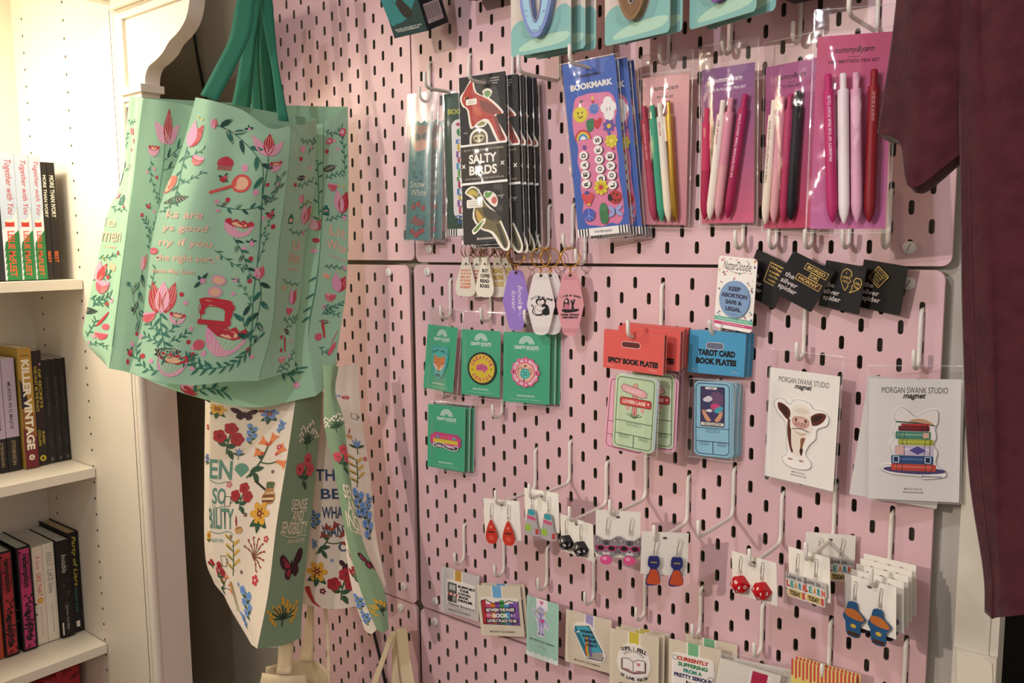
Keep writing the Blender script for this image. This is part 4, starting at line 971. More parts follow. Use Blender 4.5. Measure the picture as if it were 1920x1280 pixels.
# ---- the cream bag's prints
def rose(a, x, y, r, c, c2):
    for i in range(5): a.ell(x+.5*r*math.cos(i*1.257), y+.5*r*math.sin(i*1.257), .56*r, .5*r, c, 9, up=1 if i == 0 else 0)
    a.ell(x, y, .34*r, .3*r, c2, 8)
def m_trose(a, k, c='#a8262f'):
    a.curve([(0,.5*k),(.02*k,.2*k),(.1*k,-.1*k)], .05*k, '#3c5a36')
    for x, y, r in ((.0,.3,-20),(0,.25,200),(.05,.1,-160),(.1,.0,30),(.05,.35,60)): a.leaf(x*k, y*k, .36*k, .17*k, r, '#2f5236')
    for x, y in ((.12,-.3), (-.24,-.02), (.32,.02)): rose(a, x*k, y*k, .22*k, c, '#7d1a26')
def m_yflower(a, k, c='#dca436'):
    for r in (40, 100, 150): a.leaf(0, .1*k, .5*k, .24*k, r, '#2f5236')
    for i in range(6): a.ell(.27*k*math.cos(i*1.047), -.1*k+.27*k*math.sin(i*1.047), .19*k, .13*k, c, 9, i*60, up=1 if i == 0 else 0)
    for i in range(6): a.ell(.17*k*math.cos(i*1.047), -.1*k+.17*k*math.sin(i*1.047), .06*k, .04*k, '#8a4a24', 6, i*60, up=1 if i == 0 else 0)
    a.ell(0, -.1*k, .12*k, .12*k, '#7b2b2a', 10); a.ell(0, -.1*k, .05*k, .05*k, '#e0b040', 8)
def m_bflower(a, k): m_yflower(a, k, '#6a8cc8')
def m_bluet(a, k):
    a.curve([(0,.5*k),(.03*k,0),(-.02*k,-.45*k)], .035*k, '#3c5a36')
    for i in range(5):
        y = .35-.17*i; a.leaf(0, (y+.1)*k, .26*k, .09*k, -30 if i % 2 else 210, '#2f5236'); rose(a, (.15 if i % 2 else -.14)*k, (y-.12)*k, .14*k, '#6f97d2', '#4a6db0')
def m_tiny(a, k, c='#c44a55'):
    for i in range(5): a.ell(.3*k*math.cos(i*1.257), .3*k*math.sin(i*1.257), .22*k, .18*k, c, 7, up=1 if i == 0 else 0)
    a.ell(0, 0, .12*k, .12*k, '#f1e4d2', 6)
def m_spike(a, k, c='#6f8fc0'):
    a.curve([(0,.5*k),(.05*k,0)], .06*k, '#3c5a36')
    for r in (-60, -90, -120, 200, -20): a.leaf(.03*k, .15*k, .6*k, .16*k, r, c if r < -40 and r > -150 else '#38503a')
def m_bfly(a, k, c='#8c2738'):
    for q in (-1, 1):
        a.blob([(0,0),(q*.3*k,-.38*k),(q*.5*k,-.32*k),(q*.42*k,-.06*k),(q*.2*k,.04*k)], '#3a1820'); a.blob([(q*.05*k,-.03*k),(q*.3*k,-.3*k),(q*.42*k,-.26*k),(q*.34*k,-.08*k),(q*.16*k,.0)], c)
        a.blob([(0,.02*k),(q*.26*k,.04*k),(q*.28*k,.24*k),(q*.1*k,.32*k)], '#3a1820'); a.blob([(q*.04*k,.05*k),(q*.2*k,.08*k),(q*.2*k,.2*k),(q*.1*k,.24*k)], c)
    a.ell(0, .02*k, .04*k, .22*k, '#241015', 8)
def m_trump(a, k, c='#e2824c'):
    a.curve([(-.45*k,.5*k),(-.1*k,.1*k),(.1*k,-.35*k)], .045*k, '#3c5a36'); a.curve([(-.1*k,.1*k),(.15*k,.15*k),(.4*k,.1*k)], .035*k, '#3c5a36', 4)
    for x, y, r in ((-.3,.3,-10), (-.2,.2,120), (-.05,.05,-120), (-.25,.35,60)): a.leaf(x*k, y*k, .34*k, .15*k, r, '#2f5236')
    for x, y, r in ((.1,-.3,-60), (.1,-.3,-150), (.3,-.05,-40), (.35,.1,20), (.0,-.1,-170)):
        a.push(x*k, y*k, r); a.poly([(0,-.03*k),(.2*k,-.07*k),(.3*k,-.13*k),(.27*k,0),(.3*k,.13*k),(.2*k,.07*k),(0,.03*k)], c); a.rect(0, -.03*k, .1*k, .03*k, '#b8442e'); a.pop()
def m_shell(a, k):
    P = [(0,.45*k)] + [(.5*k*math.cos(R_(190+16*i)), .1*k+.5*k*math.sin(R_(190+16*i))) for i in range(11)]
    a.poly(P, '#5f8f78')
    for i in range(1, 10): a.line([(0,.4*k),(.48*k*math.cos(R_(190+16*i)), .1*k+.48*k*math.sin(R_(190+16*i)))], .03*k, '#f1e4d2', up=1 if i == 1 else 0)
def m_jug(a, k):
    a.blob([(-.12*k,-.42*k),(.28*k,-.4*k),(.26*k,-.1*k),(.4*k,.2*k),(.3*k,.48*k),(-.16*k,.48*k),(-.26*k,.2*k),(-.1*k,-.1*k)], '#b07a48', 3); a.rect(-.1*k,-.42*k,.26*k,-.16*k,'#4e6a42')
    for y, c in ((.0,'#e8d9b8'),(.14,'#5a3522'),(.26,'#e8d9b8'),(.36,'#5a3522')): a.rect(-.22*k, y*k, .34*k, (y+.06)*k, c)
    a.line([(-.14*k,-.1*k),(-.5*k,-.34*k),(-.75*k,-.5*k)], .09*k, '#2c2320')
def m_cup(a, k): a.line([(-.35*k,-.4*k),(-.3*k,.4*k),(.3*k,.4*k),(.35*k,-.4*k)], .07*k, '#3a3536', True); a.curve([(.34*k,-.2*k),(.6*k,-.1*k),(.32*k,.2*k)], .06*k, '#3a3536', 4)
def m_quill(a, k): a.leaf(-.1*k, .1*k, .75*k, .16*k, -95, '#9c2f38'); a.blob([(-.2*k,.15*k),(.3*k,.05*k),(.42*k,.4*k),(-.15*k,.48*k)], '#c99a62', 3); a.line([(-.15*k,.2*k),(.3*k,.12*k)], .04*k, '#6b4526')
def m_sprig(a, k, c='#d0a845'):
    a.curve([(-.1*k,.5*k),(0,.1*k),(.05*k,-.45*k)], .04*k, '#3c5a36')
    for i in range(7):
        y = .35-.13*i; q = 1 if i % 2 else -1; a.line([(0, y*k), (q*.26*k, (y-.14)*k)], .03*k, '#3c5a36')
        for d in (.4, .7, 1.0): a.ell(q*.26*k*d, (y-.14*d-.02)*k, .06*k, .05*k, c, 6, up=1 if d == .4 else 0)
def m_wsprig(a, k):
    for i in range(9):
        r = -170+i*20; L = (.35+.2*((i*7) % 3)/2)*k; x, y = L*math.cos(R_(r)), L*math.sin(R_(r))+.25*k; a.line([(0,.5*k),(0,.25*k),(x,y)], .03*k, '#2f5236')
        for d in (0, 1, 2): a.ell(x+(d-1)*.08*k, y-(d % 2)*.08*k, .055*k, .05*k, '#efe6cf', 7, up=1 if d == 0 else 0)
    for i in range(6): a.leaf(0, .3*k, .3*k, .08*k, -160+i*28, '#2f5236')
def m_ysprig(a, k):
    for i in range(10):
        r = -175+i*19; L = (.4+.18*((i*5) % 3)/2)*k; x, y = L*math.cos(R_(r)), L*math.sin(R_(r))+.3*k; a.line([(0,.5*k),(0,.3*k),(x,y)], .035*k, '#263a28')
        for d in range(4): a.ell(x*(1-.12*d)+.03*k*(d % 2), y+.05*k*d, .05*k, .05*k, '#d9a838', 7, up=1 if d == 0 else 0)
def m_twig(a, k):
    for i in range(9):
        r = -150+i*28; L = .45*k; x, y = L*math.cos(R_(r)), L*math.sin(R_(r)); a.curve([(0,.1*k),(x*.5+.05*k,y*.5),(x,y)], .03*k, '#7a4a34', 3)
        for d in (.6, 1.0): a.ell(x*d+.04*k, y*d, .035*k, .035*k, '#a83a38', 6, up=1 if d == .6 else 0)
def m_reed(a, k):
    for q in (-.08, .06): a.line([(q*k,.5*k),(q*.5*k,-.5*k)], .04*k, '#8f8440')
    a.ell(-.02*k, -.3*k, .05*k, .2*k, '#c9a23e', 8)
def m_chili(a, k): a.blob([(-.45*k,-.7*k),(-.1*k,-.85*k),(.05*k,-.4*k),(.3*k,.2*k),(.75*k,.6*k),(.2*k,.4*k),(-.2*k,-.1*k)], '#b03a30', 3)
def draw(a, it):
    k = it[0]
    if k == 'st':
        pts, w, n, L = it[1], it[2], it[3], it[4]; big = len(it) > 5
        P = smooth_open(pts, 6) if len(pts) > 1 else pts
        a.line(P, w, C_GRN if not big else '#1d5a4b')
        for i in range(n):
            t = (i+.7)/n*(len(P)-1); j = min(int(t), len(P)-2); u = t-j
            x = P[j][0]*(1-u)+P[j+1][0]*u; y = P[j][1]*(1-u)+P[j+1][1]*u
            an = math.degrees(math.atan2(P[j+1][1]-P[j][1], P[j+1][0]-P[j][0]))
            a.leaf(x, y, L, L*(.34 if big else .26), an + (42 if i % 2 else -42), '#2b6f5c' if (i % 3 or not big) else '#1b4a40', C_CRM if big else None)
        return
    x, y, s = it[1], it[2], it[3]
    if k in ('txt', 'btext', 'btext2', 'gtext', 'gtext2', 'itext'):
        h, t = it[4]*1.02, it[5]
        col = {'txt': '#e9b6a0', 'btext': '#5d8a78', 'btext2': '#8fae9e', 'gtext': '#e9dcc0', 'gtext2': '#e2d4b8', 'itext': '#35496a'}[k]
        a.text(t, x, y, s, h*.83, col, 0.02 if k in ('btext', 'gtext', 'itext') else 0.012)
        if k in ('gtext', 'btext') and s > 20:
            a.curve([(x-s*.5, y+h*.45), (x-s*.1, y+h*.6), (x+s*.3, y+h*.5), (x+s*.5, y+h*.62)], .9, col)
        return
    a.push(x, y, it[4] if len(it) > 4 and k not in ('dot',) else 0)
    args = [s] + ([it[5]] if len(it) > 5 else []) + ([it[4]] if k == 'dot' else [])
    globals()['m_'+k](a, *args); a.pop()
def cloth_part(name, key, mat, parent, fold=0.0, nu=26, nv=44, hem=True, label=None):
    c = Cloth(key, fold); mb = MB(); c.mesh(mb, mat, nu, nv)
    if key in PRINT:
        a = Art(); a.STEP = 0.02
        for q, it in enumerate(PRINT[key]): a.lay = 14*(q % 3) if it[0] not in ('dot', 'st') else 0; draw(a, it)
        c.printed(mb, a)
    o = mb.build(name, parent)
    md = o.modifiers.new('thickness', 'SOLIDIFY') if key not in PRINT else None
    if md: md.thickness = 0.0012; md.offset = -1
    if label: o['label'] = label
    return o
def back_of(name, keys, mat, parent, dy):
    """rear wall of a bag, parallel to the front"""
    c = Cloth(keys[0]); P = []
    e = Cloth(keys[1]) if len(keys) > 1 else None; l = Cloth(keys[2]) if len(keys) > 2 else None
    for j in range(13):
        b = j/12; A_ = l.at(0, b) if l else c.at(0, b) + Vector((-6, dy*.6, 0)); B_ = e.at(1, b) if e else c.at(1, b)
        row = []
        for i in range(9):
            q = i/8; m = A_*(1-q)+B_*q; row.append(m + Vector((-0.3, 0.85, 0))*dy*math.sin(math.pi*q)*(1-.5*b))
        P.append(row)
    mb = MB(); mb.grid(P, mat, True, True); return mb.build(name, parent)
def under(name, front, side, mat, parent):
    """bottom seam strip closing front and gusset"""
    f, g = Cloth(front), Cloth(side); A_ = [f.at(i/10, 1) for i in range(11)] + [g.at(i/8, 1) for i in range(1, 9)]
    B_ = [p + Vector((-4, 9, 4)) for p in A_]
    mb = MB(); mb.grid([A_, B_], mat, True, True); return mb.build(name, parent)
bagA = empty('tote_bag', place(-110, -230, 200), 'mint green floral tote bag in front, with a red sewing machine print', 'bag', 'mint green floral tote bags')
cloth_part('front_panel', 'A', 'mint_cloth', bagA, 2.2, 34, 54); cloth_part('side_gusset', 'Ag', 'mint_cloth', bagA, 1.0, 14, 44)
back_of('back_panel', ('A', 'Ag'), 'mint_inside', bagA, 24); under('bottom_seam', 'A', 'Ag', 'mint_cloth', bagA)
for k in ('s1', 's4'): cloth_part('strap', k, 'strap_green', bagA, 0, 4, 24)
bagB = empty('tote_bag', place(-150, -180, 200), 'mint green floral tote bag hanging behind the front one, spread wider', 'bag', 'mint green floral tote bags')
cloth_part('front_panel', 'B', 'mint_cloth', bagB, 2.0, 34, 48); cloth_part('side_gusset', 'Bl', 'mint_cloth', bagB, 0.8, 12, 44); cloth_part('side_gusset', 'Br', 'mint_cloth', bagB, 0.8, 14, 44)
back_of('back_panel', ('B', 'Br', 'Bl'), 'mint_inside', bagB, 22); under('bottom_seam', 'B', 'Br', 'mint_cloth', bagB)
for k in ('s2', 's3', 's5'): cloth_part('strap', k, 'strap_green', bagB, 0, 4, 24)
bagC = empty('tote_bag', place(-150, -160, -200), 'cream floral tote bag with a wide sage green side panel', 'bag', 'cream floral tote bags')
cloth_part('front_panel', 'C', 'cream_cloth', bagC, 1.6, 26, 44); cloth_part('side_gusset', 'Cg', 'sage_cloth', bagC, 1.0, 14, 40, label='sage green side panel with cream lettering'); cloth_part('side_panel', 'Cl', 'cream_cloth', bagC, 0, 6, 20)
back_of('back_panel', ('C', 'Cg'), 'cream_cloth', bagC, 16); under('bottom_seam', 'C', 'Cg', 'cream_cloth', bagC)
bagD = empty('tote_bag', place(-90, -90, -200), 'folded cream tote bag hanging edge-on, sage strip toward the viewer', 'bag', 'cream floral tote bags')
cloth_part('side_gusset', 'Dg', 'sage_cloth', bagD, 0.5, 12, 44, label='sage green side panel with cream lettering'); cloth_part('back_panel', 'Dr', 'cream_cloth', bagD, 0.5, 10, 36); cloth_part('front_panel', 'Dl', 'cream_cloth', bagD, 0, 8, 16)
bagE = empty('tote_bag', place(-110, -40, -200), 'cream floral tote bag flat against the board between the two others', 'bag', 'cream floral tote bags')
cloth_part('front_panel', 'E', 'cream_cloth', bagE, 1.0, 16, 26)
bagF = empty('canvas_bag', place(-130, -60, -400), 'plain canvas tote bag with its open top at the photo bottom', 'bag')
cloth_part('front_panel', 'Ff', 'canvas', bagF, 1.5, 16, 12); cloth_part('back_panel', 'Fb', 'canvas', bagF, 1.5, 16, 10)
for k in ('f1', 'f2', 'f3'): cloth_part('handle', k, 'canvas', bagF, 0, 4, 10)
bagG = empty('canvas_bag', place(-30, -30, -330), 'plain canvas bag of which only the looped handles show by the seam', 'bag')
for k in ('g1', 'g2', 'g3'): cloth_part('handle', k, 'canvas', bagG, 0, 5, 16)
for bag in (bagA, bagB, bagC, bagD, bagE, bagF, bagG):      # the cloth is measured from the room's origin
    for ch in bag.children: ch.matrix_parent_inverse = bag.matrix_basis.inverted()
# ------------------------------------------------------------------ where each hanging card sits: x, y, z of its top middle, width, height, yaw, pitch, roll
CARDS = {
'A': (45.7, -22, 534.6, 46, 177, 7.1, -2.5, 2.0), 'C': (200.1, -62, 574.7, 67.7, 223.8, 15.6, -4.4, -3.0), 'D': (365.4, -57, 571.7, 67.7, 211.6, 14.6, 2.9, -4.9),
'E': (451.7, -20, 547.6, 61.5, 175.6, 0.4, 2.6, 1.8), 'F': (531.0, -22, 547.5, 65.9, 175.3, -3.9, 3.0, 0.5), 'G': (605.4, -24, 541.2, 65.8, 176.0, -14.2, 2.0, 0.4), 'H': (687.6, -82, 546.8, 67.0, 186.7, 20, -8, 0.6),
'P1': (81.5, -22, 229.2, 61.8, 97.4, -0.3, -6.0, 1.7), 'P2': (157.5, -22, 227.1, 64.7, 96.2, 11.4, -1.4, 0.8), 'P3': (242.6, -24, 228.3, 68.8, 98.6, 17.5, -0.1, 1.1), 'P4': (86.4, -22, 107.4, 65.2, 98.4, 13.1, -0.4, 1.9),
'S1': (440.9, -72, 245.0, 86.4, 47.2, -4.2, -0.6, 1.3), 'S1c': (446.1, -72, 191.8, 55.5, 90.1, 1.1, -2.4, 2.9), 'T1': (525.8, -24, 246.2, 65.8, 50.9, 12.8, 0.3, 2.1), 'T1c': (522.8, -24, 186.4, 44.3, 90.7, 9.6, 0.4, -0.7),
'N': (547.4, -20, 333.1, 55.4, 84.5, -15.1, 0.3, 4.2), 'b1': (588.2, -16, 333.0, 49.2, 53.0, -14, -1.6, 22), 'b2': (635.7, -24, 329.3, 48.5, 50.0, 13.1, -0.6, 27.3), 'b3': (666.9, -14, 326.5, 48.9, 50.5, -15.5, -0.7, 8.3), 'b4': (705.5, -11, 327.5, 49.1, 51.2, -16, 2.0, 8.0),
'cow': (626.8, -18, 207.0, 82.9, 127.3, -8.2, -0.5, 1.3), 'bks': (742.0, -27, 210.8, 85.4, 125.9, 22.0, -0.9, -1.5), 'bks2': (740, -23, 209.8, 84.6, 128.7, 21.8, 0, 1.5),
'E1': (238.1, -78, 3.3, 55.0, 55.1, 13.9, 0.2, -2.4), 'E2': (300.6, -70, 25.6, 54.1, 54.1, 3.4, 0.8, -1.3), 'E3': (362.4, -78, 1.0, 55.0, 51.0, -6.4, 5.6, 1.8), 'E4': (424.3, -78, 24.0, 54.8, 58.6, 27.8, -1.6, 0.1), 'E5': (489.1, -78, 10.7, 54.9, 53.4, 33.1, 2.6, 1.2),
'E6': (601.2, -85, 8.8, 54.4, 49.5, -7.5, 4.2, -0.8), 'E7': (658.5, -78, 25.1, 51.0, 48.1, -16.9, 0.8, -2.9), 'E7b': (661.3, -18, 28.9, 51.8, 52.2, 22.3, 0.3, -0.2), 'E8': (716.0, -60, 2.8, 57.0, 53.1, -14.9, -2.3, -3.5),
'M1': (104.9, -18, -149.9, 67.8, 76.0, 11.8, 4.0, 4.1), 'M2': (183.8, -22, -151.8, 68.1, 78.0, 21.9, 0.9, -4.9), 'M3': (264.9, -20, -152.5, 55.1, 90.1, 1.7, -0.8, 0.4), 'M4': (343.1, -20, -153.0, 67.0, 77.9, 11.2, 2.4, 2.5),
'M5': (417.9, -26, -154.0, 66.1, 80.0, 15.1, 0, 0.1), 'M6': (505.3, -28, -142.9, 66.1, 80.0, 9.1, 0, -0.2), 'M7': (577.9, -30, -148.0, 70.6, 80.0, 17.7, 0.1, 8.2), 'M8': (661.0, -26, -123.6, 72.0, 90.0, -0.8, 0, -1.1),
}
WHT, BLK = '#f2eee8', '#17151a'
def card(key, name, label, cat, art=None, group=None, t=0.6, face=WHT, back='#e9e5de', r=0.0, off=(0, 0, 0), yaw=0, roll=0, outline=None, wh=None):
    x, y, z, w, h, a, b, c = CARDS[key]
    if wh: w, h = wh
    A = Art()
    if art: art(A, w, h)
    o = panel_mb(w, h, t, A if art else None, face, back, r, outline(w, h) if outline else None).build(name, None, place(x+off[0], y+off[1], z+off[2], a+yaw, b, c+roll))
    tag(o, label, cat, group); o['w'] = w; o['h'] = h
    del o['w'], o['h']
    return o, w, h
def child(parent, name, art, w, h, t, face, outline=None, dx=0, dy=0, lift=0.65, r=0.0, label=None, rot=0, back=None):
    """a flat piece fixed on the front of a card"""
    A = Art()
    if art: art(A, w, h)
    M_ = Matrix.Translation((dx*S, -lift*S, -dy*S)) @ Matrix.Rotation(R_(rot), 4, 'Y')
    o = panel_mb(w, h, t, A if art else None, face, back or face, r, outline(w, h) if outline else None).build(name, parent, M_)
    if label: o['label'] = label
    return o
def ellipse_outline(w, h, n=28): return [(w/2+w/2*math.cos(2*math.pi*i/n), h/2+h/2*math.sin(2*math.pi*i/n)) for i in range(n)]
def circle_text(a, x, y, r, t, a0, a1, s, m, inward=False, b=0.03): a.arc(t, x, y, r, a0, a1, s*.72, s, m, b, inward)
def heart(a, x, y, k, m): a.blob([(x, y-.25*k), (x+.3*k, y-.5*k), (x+.5*k, y-.2*k), (x, y+.5*k), (x-.5*k, y-.2*k), (x-.3*k, y-.5*k)], m, 4)

# ------------------------------------------------------------------ bookmarks
def crown(w, h):
    return [(0, h*.05), (w*.1, h*.01), (w*.25, h*.03), (w*.36, h*.0), (w*.5, h*.025), (w*.64, 0), (w*.76, h*.03), (w*.9, h*.01), (w, h*.05), (w*.93, h*.1), (w, h), (0, h), (w*.06, h*.1)]
def art_snow(a, w, h):
    a.blob([(w*.15,h*.06),(w*.5,h*.04),(w*.85,h*.06),(w*.75,h*.16),(w*.25,h*.16)], '#8a6a55'); a.blob([(w*.25,h*.18),(w*.75,h*.17),(w*.7,h*.24),(w*.3,h*.25)], '#b98a78')
    a.blob([(w*.3,h*.10),(w*.5,h*.13),(w*.45,h*.16),(w*.28,h*.15)], '#2c4a4e'); a.blob([(w*.55,h*.13),(w*.75,h*.1),(w*.7,h*.16)], '#2c4a4e')
    rnd = random.Random(4)
    for i in range(26): a.leaf(w*rnd.uniform(.1,.9), h*rnd.uniform(.27,.95), w*.16, w*.06, rnd.uniform(0,360), rnd.choice(['#2b5254','#5f8c84','#30595a']))
    a.text('Snow', w*.45, h*.53, w*.62, h*.055, '#c9cdb6', 0, .2); a.text('White', w*.5, h*.60, w*.62, h*.055, '#c9cdb6', 0, .2)
    for x, y in ((.5,.70),(.3,.72),(.7,.73),(.4,.82),(.3,.93),(.55,.94),(.7,.92),(.45,.96)): a.ell(w*x, h*y, w*.09, w*.09, '#9c3438', 10); a.leaf(w*x, h*y-w*.09, w*.1, w*.05, -50, '#35604a')
    a.blob([(w*.2,h*.84),(w*.6,h*.82),(w*.8,h*.86),(w*.5,h*.88)], '#7d4a44')
for i, (dx, lab) in enumerate((((0, 0, 0), 'teal die-cut bookmark with red apples in a clear sleeve, front one'), ((14, 11, 2), 'teal die-cut bookmark mostly hidden behind the one with red apples'))):
    o, w, h = card('A', 'bookmark', lab, 'bookmark', art_snow, 'teal die-cut bookmarks at the board seam', 1.2, '#477878', outline=crown, off=dx)
    sleeve(o, 58, 40, h+3, 'film_soft', -4, 2)
def art_stack(a, w, h):
    a.rrect(w*.42, h*.0-1, w*.58, h*.03, 2, '#151f1c') if False else None
    a.text('BOOKMARK', w*.52, h*.125, w*.88, h*.038, '#a9ad3a', 0.05); a.rrect(w*.4, h*.045, w*.62, h*.075, 3, '#0f1a17')
    a.rrect(w*.16, h*.18, w*1.0, h*.88, 10, '#e9e6e6')
    cols = ['#4a7fc0', '#c0466a', '#5f9a3e', '#d6bb3a', '#4a9ac4', '#b03a5c', '#8a5aa0', '#6aa84a']
    y = .22
    a.ell(w*.55, h*.215, w*.2, h*.02, '#b85a32'); a.ell(w*.35, h*.215, w*.08, h*.012, '#b83a5a'); a.blob([(w*.3,h*.25),(w*.6,h*.235),(w*.85,h*.27),(w*.7,h*.31),(w*.35,h*.30)], '#3f8a4c', 3); a.ell(w*.45, h*.25, w*.06, h*.012, WHT); a.ell(w*.45, h*.25, w*.03, h*.006, BLK)
    y = .32
    for i in range(13):
        hh = .046 if i % 3 else .03; x0 = .26+.03*(i % 2); c = cols[(i*3) % 8]
        a.rrect(w*x0, h*y, w*.92, h*(y+hh), 1.2, c); a.rect(w*(x0+.06), h*(y+.005), w*(x0+.1), h*(y+hh-.005), WHT); a.rect(w*.6, h*(y+.008), w*.86, h*(y+hh-.008), cols[(i*5+2) % 8]); y += hh+.003
        if y > .80: break
    a.text("I'M WITH", w*.56, h*.865, w*.7, h*.025, '#3f6f9c', .02); a.text('BOOKS', w*.56, h*.9, w*.6, h*.028, '#3f6f9c', .03)
    a.rect(0, h*.95, w, h, '#efece6')
    for i in range(4): a.rect(w*(.02+.06*i), h*.95, w*(.05+.06*i), h, '#1b1b1b', up=1 if i == 0 else 0)
    a.text('mudpuppy', w*.55, h*.975, w*.35, h*.018, '#333333', .01)
CARDS['B'] = (150, -42, 560, 60, 197, 24, 0, -0.7)
for i, (dx, lab) in enumerate((((0, 0, 0), 'dark green bookmark with a coloured stack of books, front one'), ((6, 9, 0), 'dark green bookmark behind the front one with the book stack'))):
    o, w, h = card('B', 'bookmark', lab, 'bookmark', art_stack, 'dark green book stack bookmarks', 0.8, '#2c4a3a', off=dx); sleeve(o, w+4, 3, h+2, 'film', -2, 1)
def bird(a, w, h, y, body, wing, belly, crest):
    a.push(0, y)
    for k, c in ((1.0, '#efe9dc'), (0, None)):
        g = 2.6*k
        if crest: a.blob([(w*.05-g,h*.10-g),(w*.12,h*.055-g*.6),(w*.28+g*.4,h*.0-g*1.6),(w*.34+g,h*.07),(w*.62+g,h*.12-g*.5),(w*.86+g,h*.19-g*.5),(w*.9+g,h*.215),(w*.74+g,h*.225),(w*.97+g,h*.36),(w*.9+g,h*.385+g),(w*.82-g,h*.36+g),(w*.62-g,h*.24+g*.6),(w*.4,h*.245+g),(w*.26-g,h*.27+g),(w*.2-g,h*.17),(w*.1-g,h*.14+g*.3)], c or body, 3)
        else: a.blob([(w*.1-g,h*.03-g*.5),(w*.22,h*.0-g),(w*.36+g*.4,h*.02-g*.4),(w*.5+g*.4,h*.10-g*.6),(w*.72+g,h*.17-g*.4),(w*.86+g,h*.25),(w*.97+g,h*.34),(w*.93+g,h*.375+g),(w*.86-g,h*.36+g),(w*.66-g,h*.27+g),(w*.4,h*.24+g),(w*.26-g,h*.17+g),(w*.3-g,h*.08+g),(w*.22-g,h*.045+g)], c or body, 3)
    a.blob([(w*.45,h*.12),(w*.7,h*.15),(w*.86,h*.2),(w*.7,h*.21),(w*.5,h*.18)], wing, 3); a.poly([(w*.72,h*.22),(w*.8,h*.23),(w*.95,h*.36),(w*.88,h*.37)], wing)
    a.blob([(w*.3,h*.13),(w*.42,h*.17),(w*.5,h*.22),(w*.34,h*.2)], belly, 3)
    if crest: a.poly([(w*.08,h*.1),(w*.13,h*.085),(w*.15,h*.115)], '#c07a4a'); a.blob([(w*.13,h*.1),(w*.2,h*.09),(w*.2,h*.13),(w*.14,h*.125)], '#2a1a16', 3)
    a.pop()
def art_salty(a, w, h):
    a.blob([(w*.5,h*.1),(w*.62,h*.085),(w*.72,h*.11),(w*.6,h*.15)], '#efe9dc', 3); a.blob([(w*.54,h*.11),(w*.62,h*.097),(w*.69,h*.115),(w*.6,h*.14)], '#6f9a5c', 3)
    a.blob([(w*.2,h*.21),(w*.3,h*.2),(w*.4,h*.25),(w*.6,h*.28),(w*.5,h*.31),(w*.28,h*.3),(w*.3,h*.27)], '#efe9dc', 3); a.blob([(w*.24,h*.225),(w*.3,h*.215),(w*.38,h*.26),(w*.55,h*.285),(w*.48,h*.3),(w*.33,h*.29)], '#8b8a48', 3)
    bird(a, w, h, h*.03, '#b0382c', '#7a3428', '#c4583a', True)
    a.rrect(w*.14, h*.135, w*.38, h*.17, 1.5, '#efe9dc'); a.text('WHAT IS', w*.26, h*.147, w*.14, h*.007, '#444444'); a.text('THIS MESS?', w*.26, h*.158, w*.16, h*.007, '#444444')
    for i, t in enumerate(('PERFECT', 'FOR NIGHT', 'OWLS')): a.text(t, w*.78, h*(.03+.015*i), w*(.2 if i < 2 else .11), h*.009, '#d8d2c4', .01)
    a.poly([(w*.2,h*.42)] + [(w*(.4+.2*math.cos(R_(180+18*i))), h*(.37+.055*math.sin(R_(180+18*i)))) for i in range(11)] + [(w*.6,h*.42)], '#efe9dc'); a.poly([(w*.24,h*.42)] + [(w*(.4+.16*math.cos(R_(180+18*i))), h*(.375+.045*math.sin(R_(180+18*i)))) for i in range(11)] + [(w*.56,h*.42)], '#5d5034')
    a.blob([(w*.28,h*.36),(w*.4,h*.35),(w*.52,h*.36),(w*.48,h*.39),(w*.4,h*.4),(w*.32,h*.39)], '#cbbf98', 3)
    for q in (.34, .46): a.ell(w*q, h*.372, w*.03, h*.008, '#3a3020')
    a.text('WHAT?', w*.12, h*.335, w*.1, h*.008, '#cfc8b8', .01, .1)
    bird(a, w, h, h*.665, '#6e6338', '#3f3a2c', '#c9a54a', False); a.blob([(w*.12,h*.70),(w*.2,h*.675),(w*.3,h*.685),(w*.34,h*.72),(w*.26,h*.71)], '#c2b24a', 3)
    a.blob([(w*.48,h*.70),(w*.56,h*.69),(w*.72,h*.71),(w*.78,h*.76),(w*.7,h*.79),(w*.5,h*.73)], '#efe9dc', 3); a.ell(w*.7, h*.75, w*.06, h*.022, '#c46a5a'); a.leaf(w*.5, h*.73, w*.2, w*.09, -30, '#5f9a4c'); a.leaf(w*.52, h*.73, w*.14, w*.07, -80, '#5f9a4c')
    a.blob([(w*.2,h*.92),(w*.3,h*.89),(w*.48,h*.85),(w*.5,h*.87),(w*.36,h*.92),(w*.24,h*.945)], '#efe9dc', 3); a.blob([(w*.24,h*.915),(w*.46,h*.862),(w*.34,h*.915),(w*.26,h*.93)], '#5f8a3c', 3)
    a.rrect(w*.1, h*.735, w*.45, h*.785, 1.8, '#efe9dc')
    for i, t in enumerate(("DON'T YOU KNOW", 'HOW TO USE', 'A BOOKMARK?')): a.text(t, w*.275, h*(.747+.013*i), w*.27, h*.007, '#444444')
    a.text('FORGET', w*.85, h*.725, w*.14, h*.008, '#d8d2c4', .01); a.text('IT.', w*.87, h*.737, w*.05, h*.008, '#d8d2c4', .01)
    a.rect(0, h*.405, w, h*.65, '#2b2415'); a.rect(0, h*.405, w, h*.417, '#f2efe8'); a.rect(0, h*.633, w, h*.647, '#f2efe8')
    a.text('SET OF THREE MAGNETIC BOOKMARKS', w*.5, h*.441, w*.86, h*.010, '#b9b09a', .01); a.text('WITH SIDE-EDGE THE PAGE HOLDS', w*.5, h*.613, w*.84, h*.010, '#b9b09a', .01)
    a.text('SALTY', w*.48, h*.495, w*.6, h*.056, '#f4f0e6', 0.035); a.text('BIRDS', w*.48, h*.563, w*.6, h*.056, '#f4f0e6', 0.035)
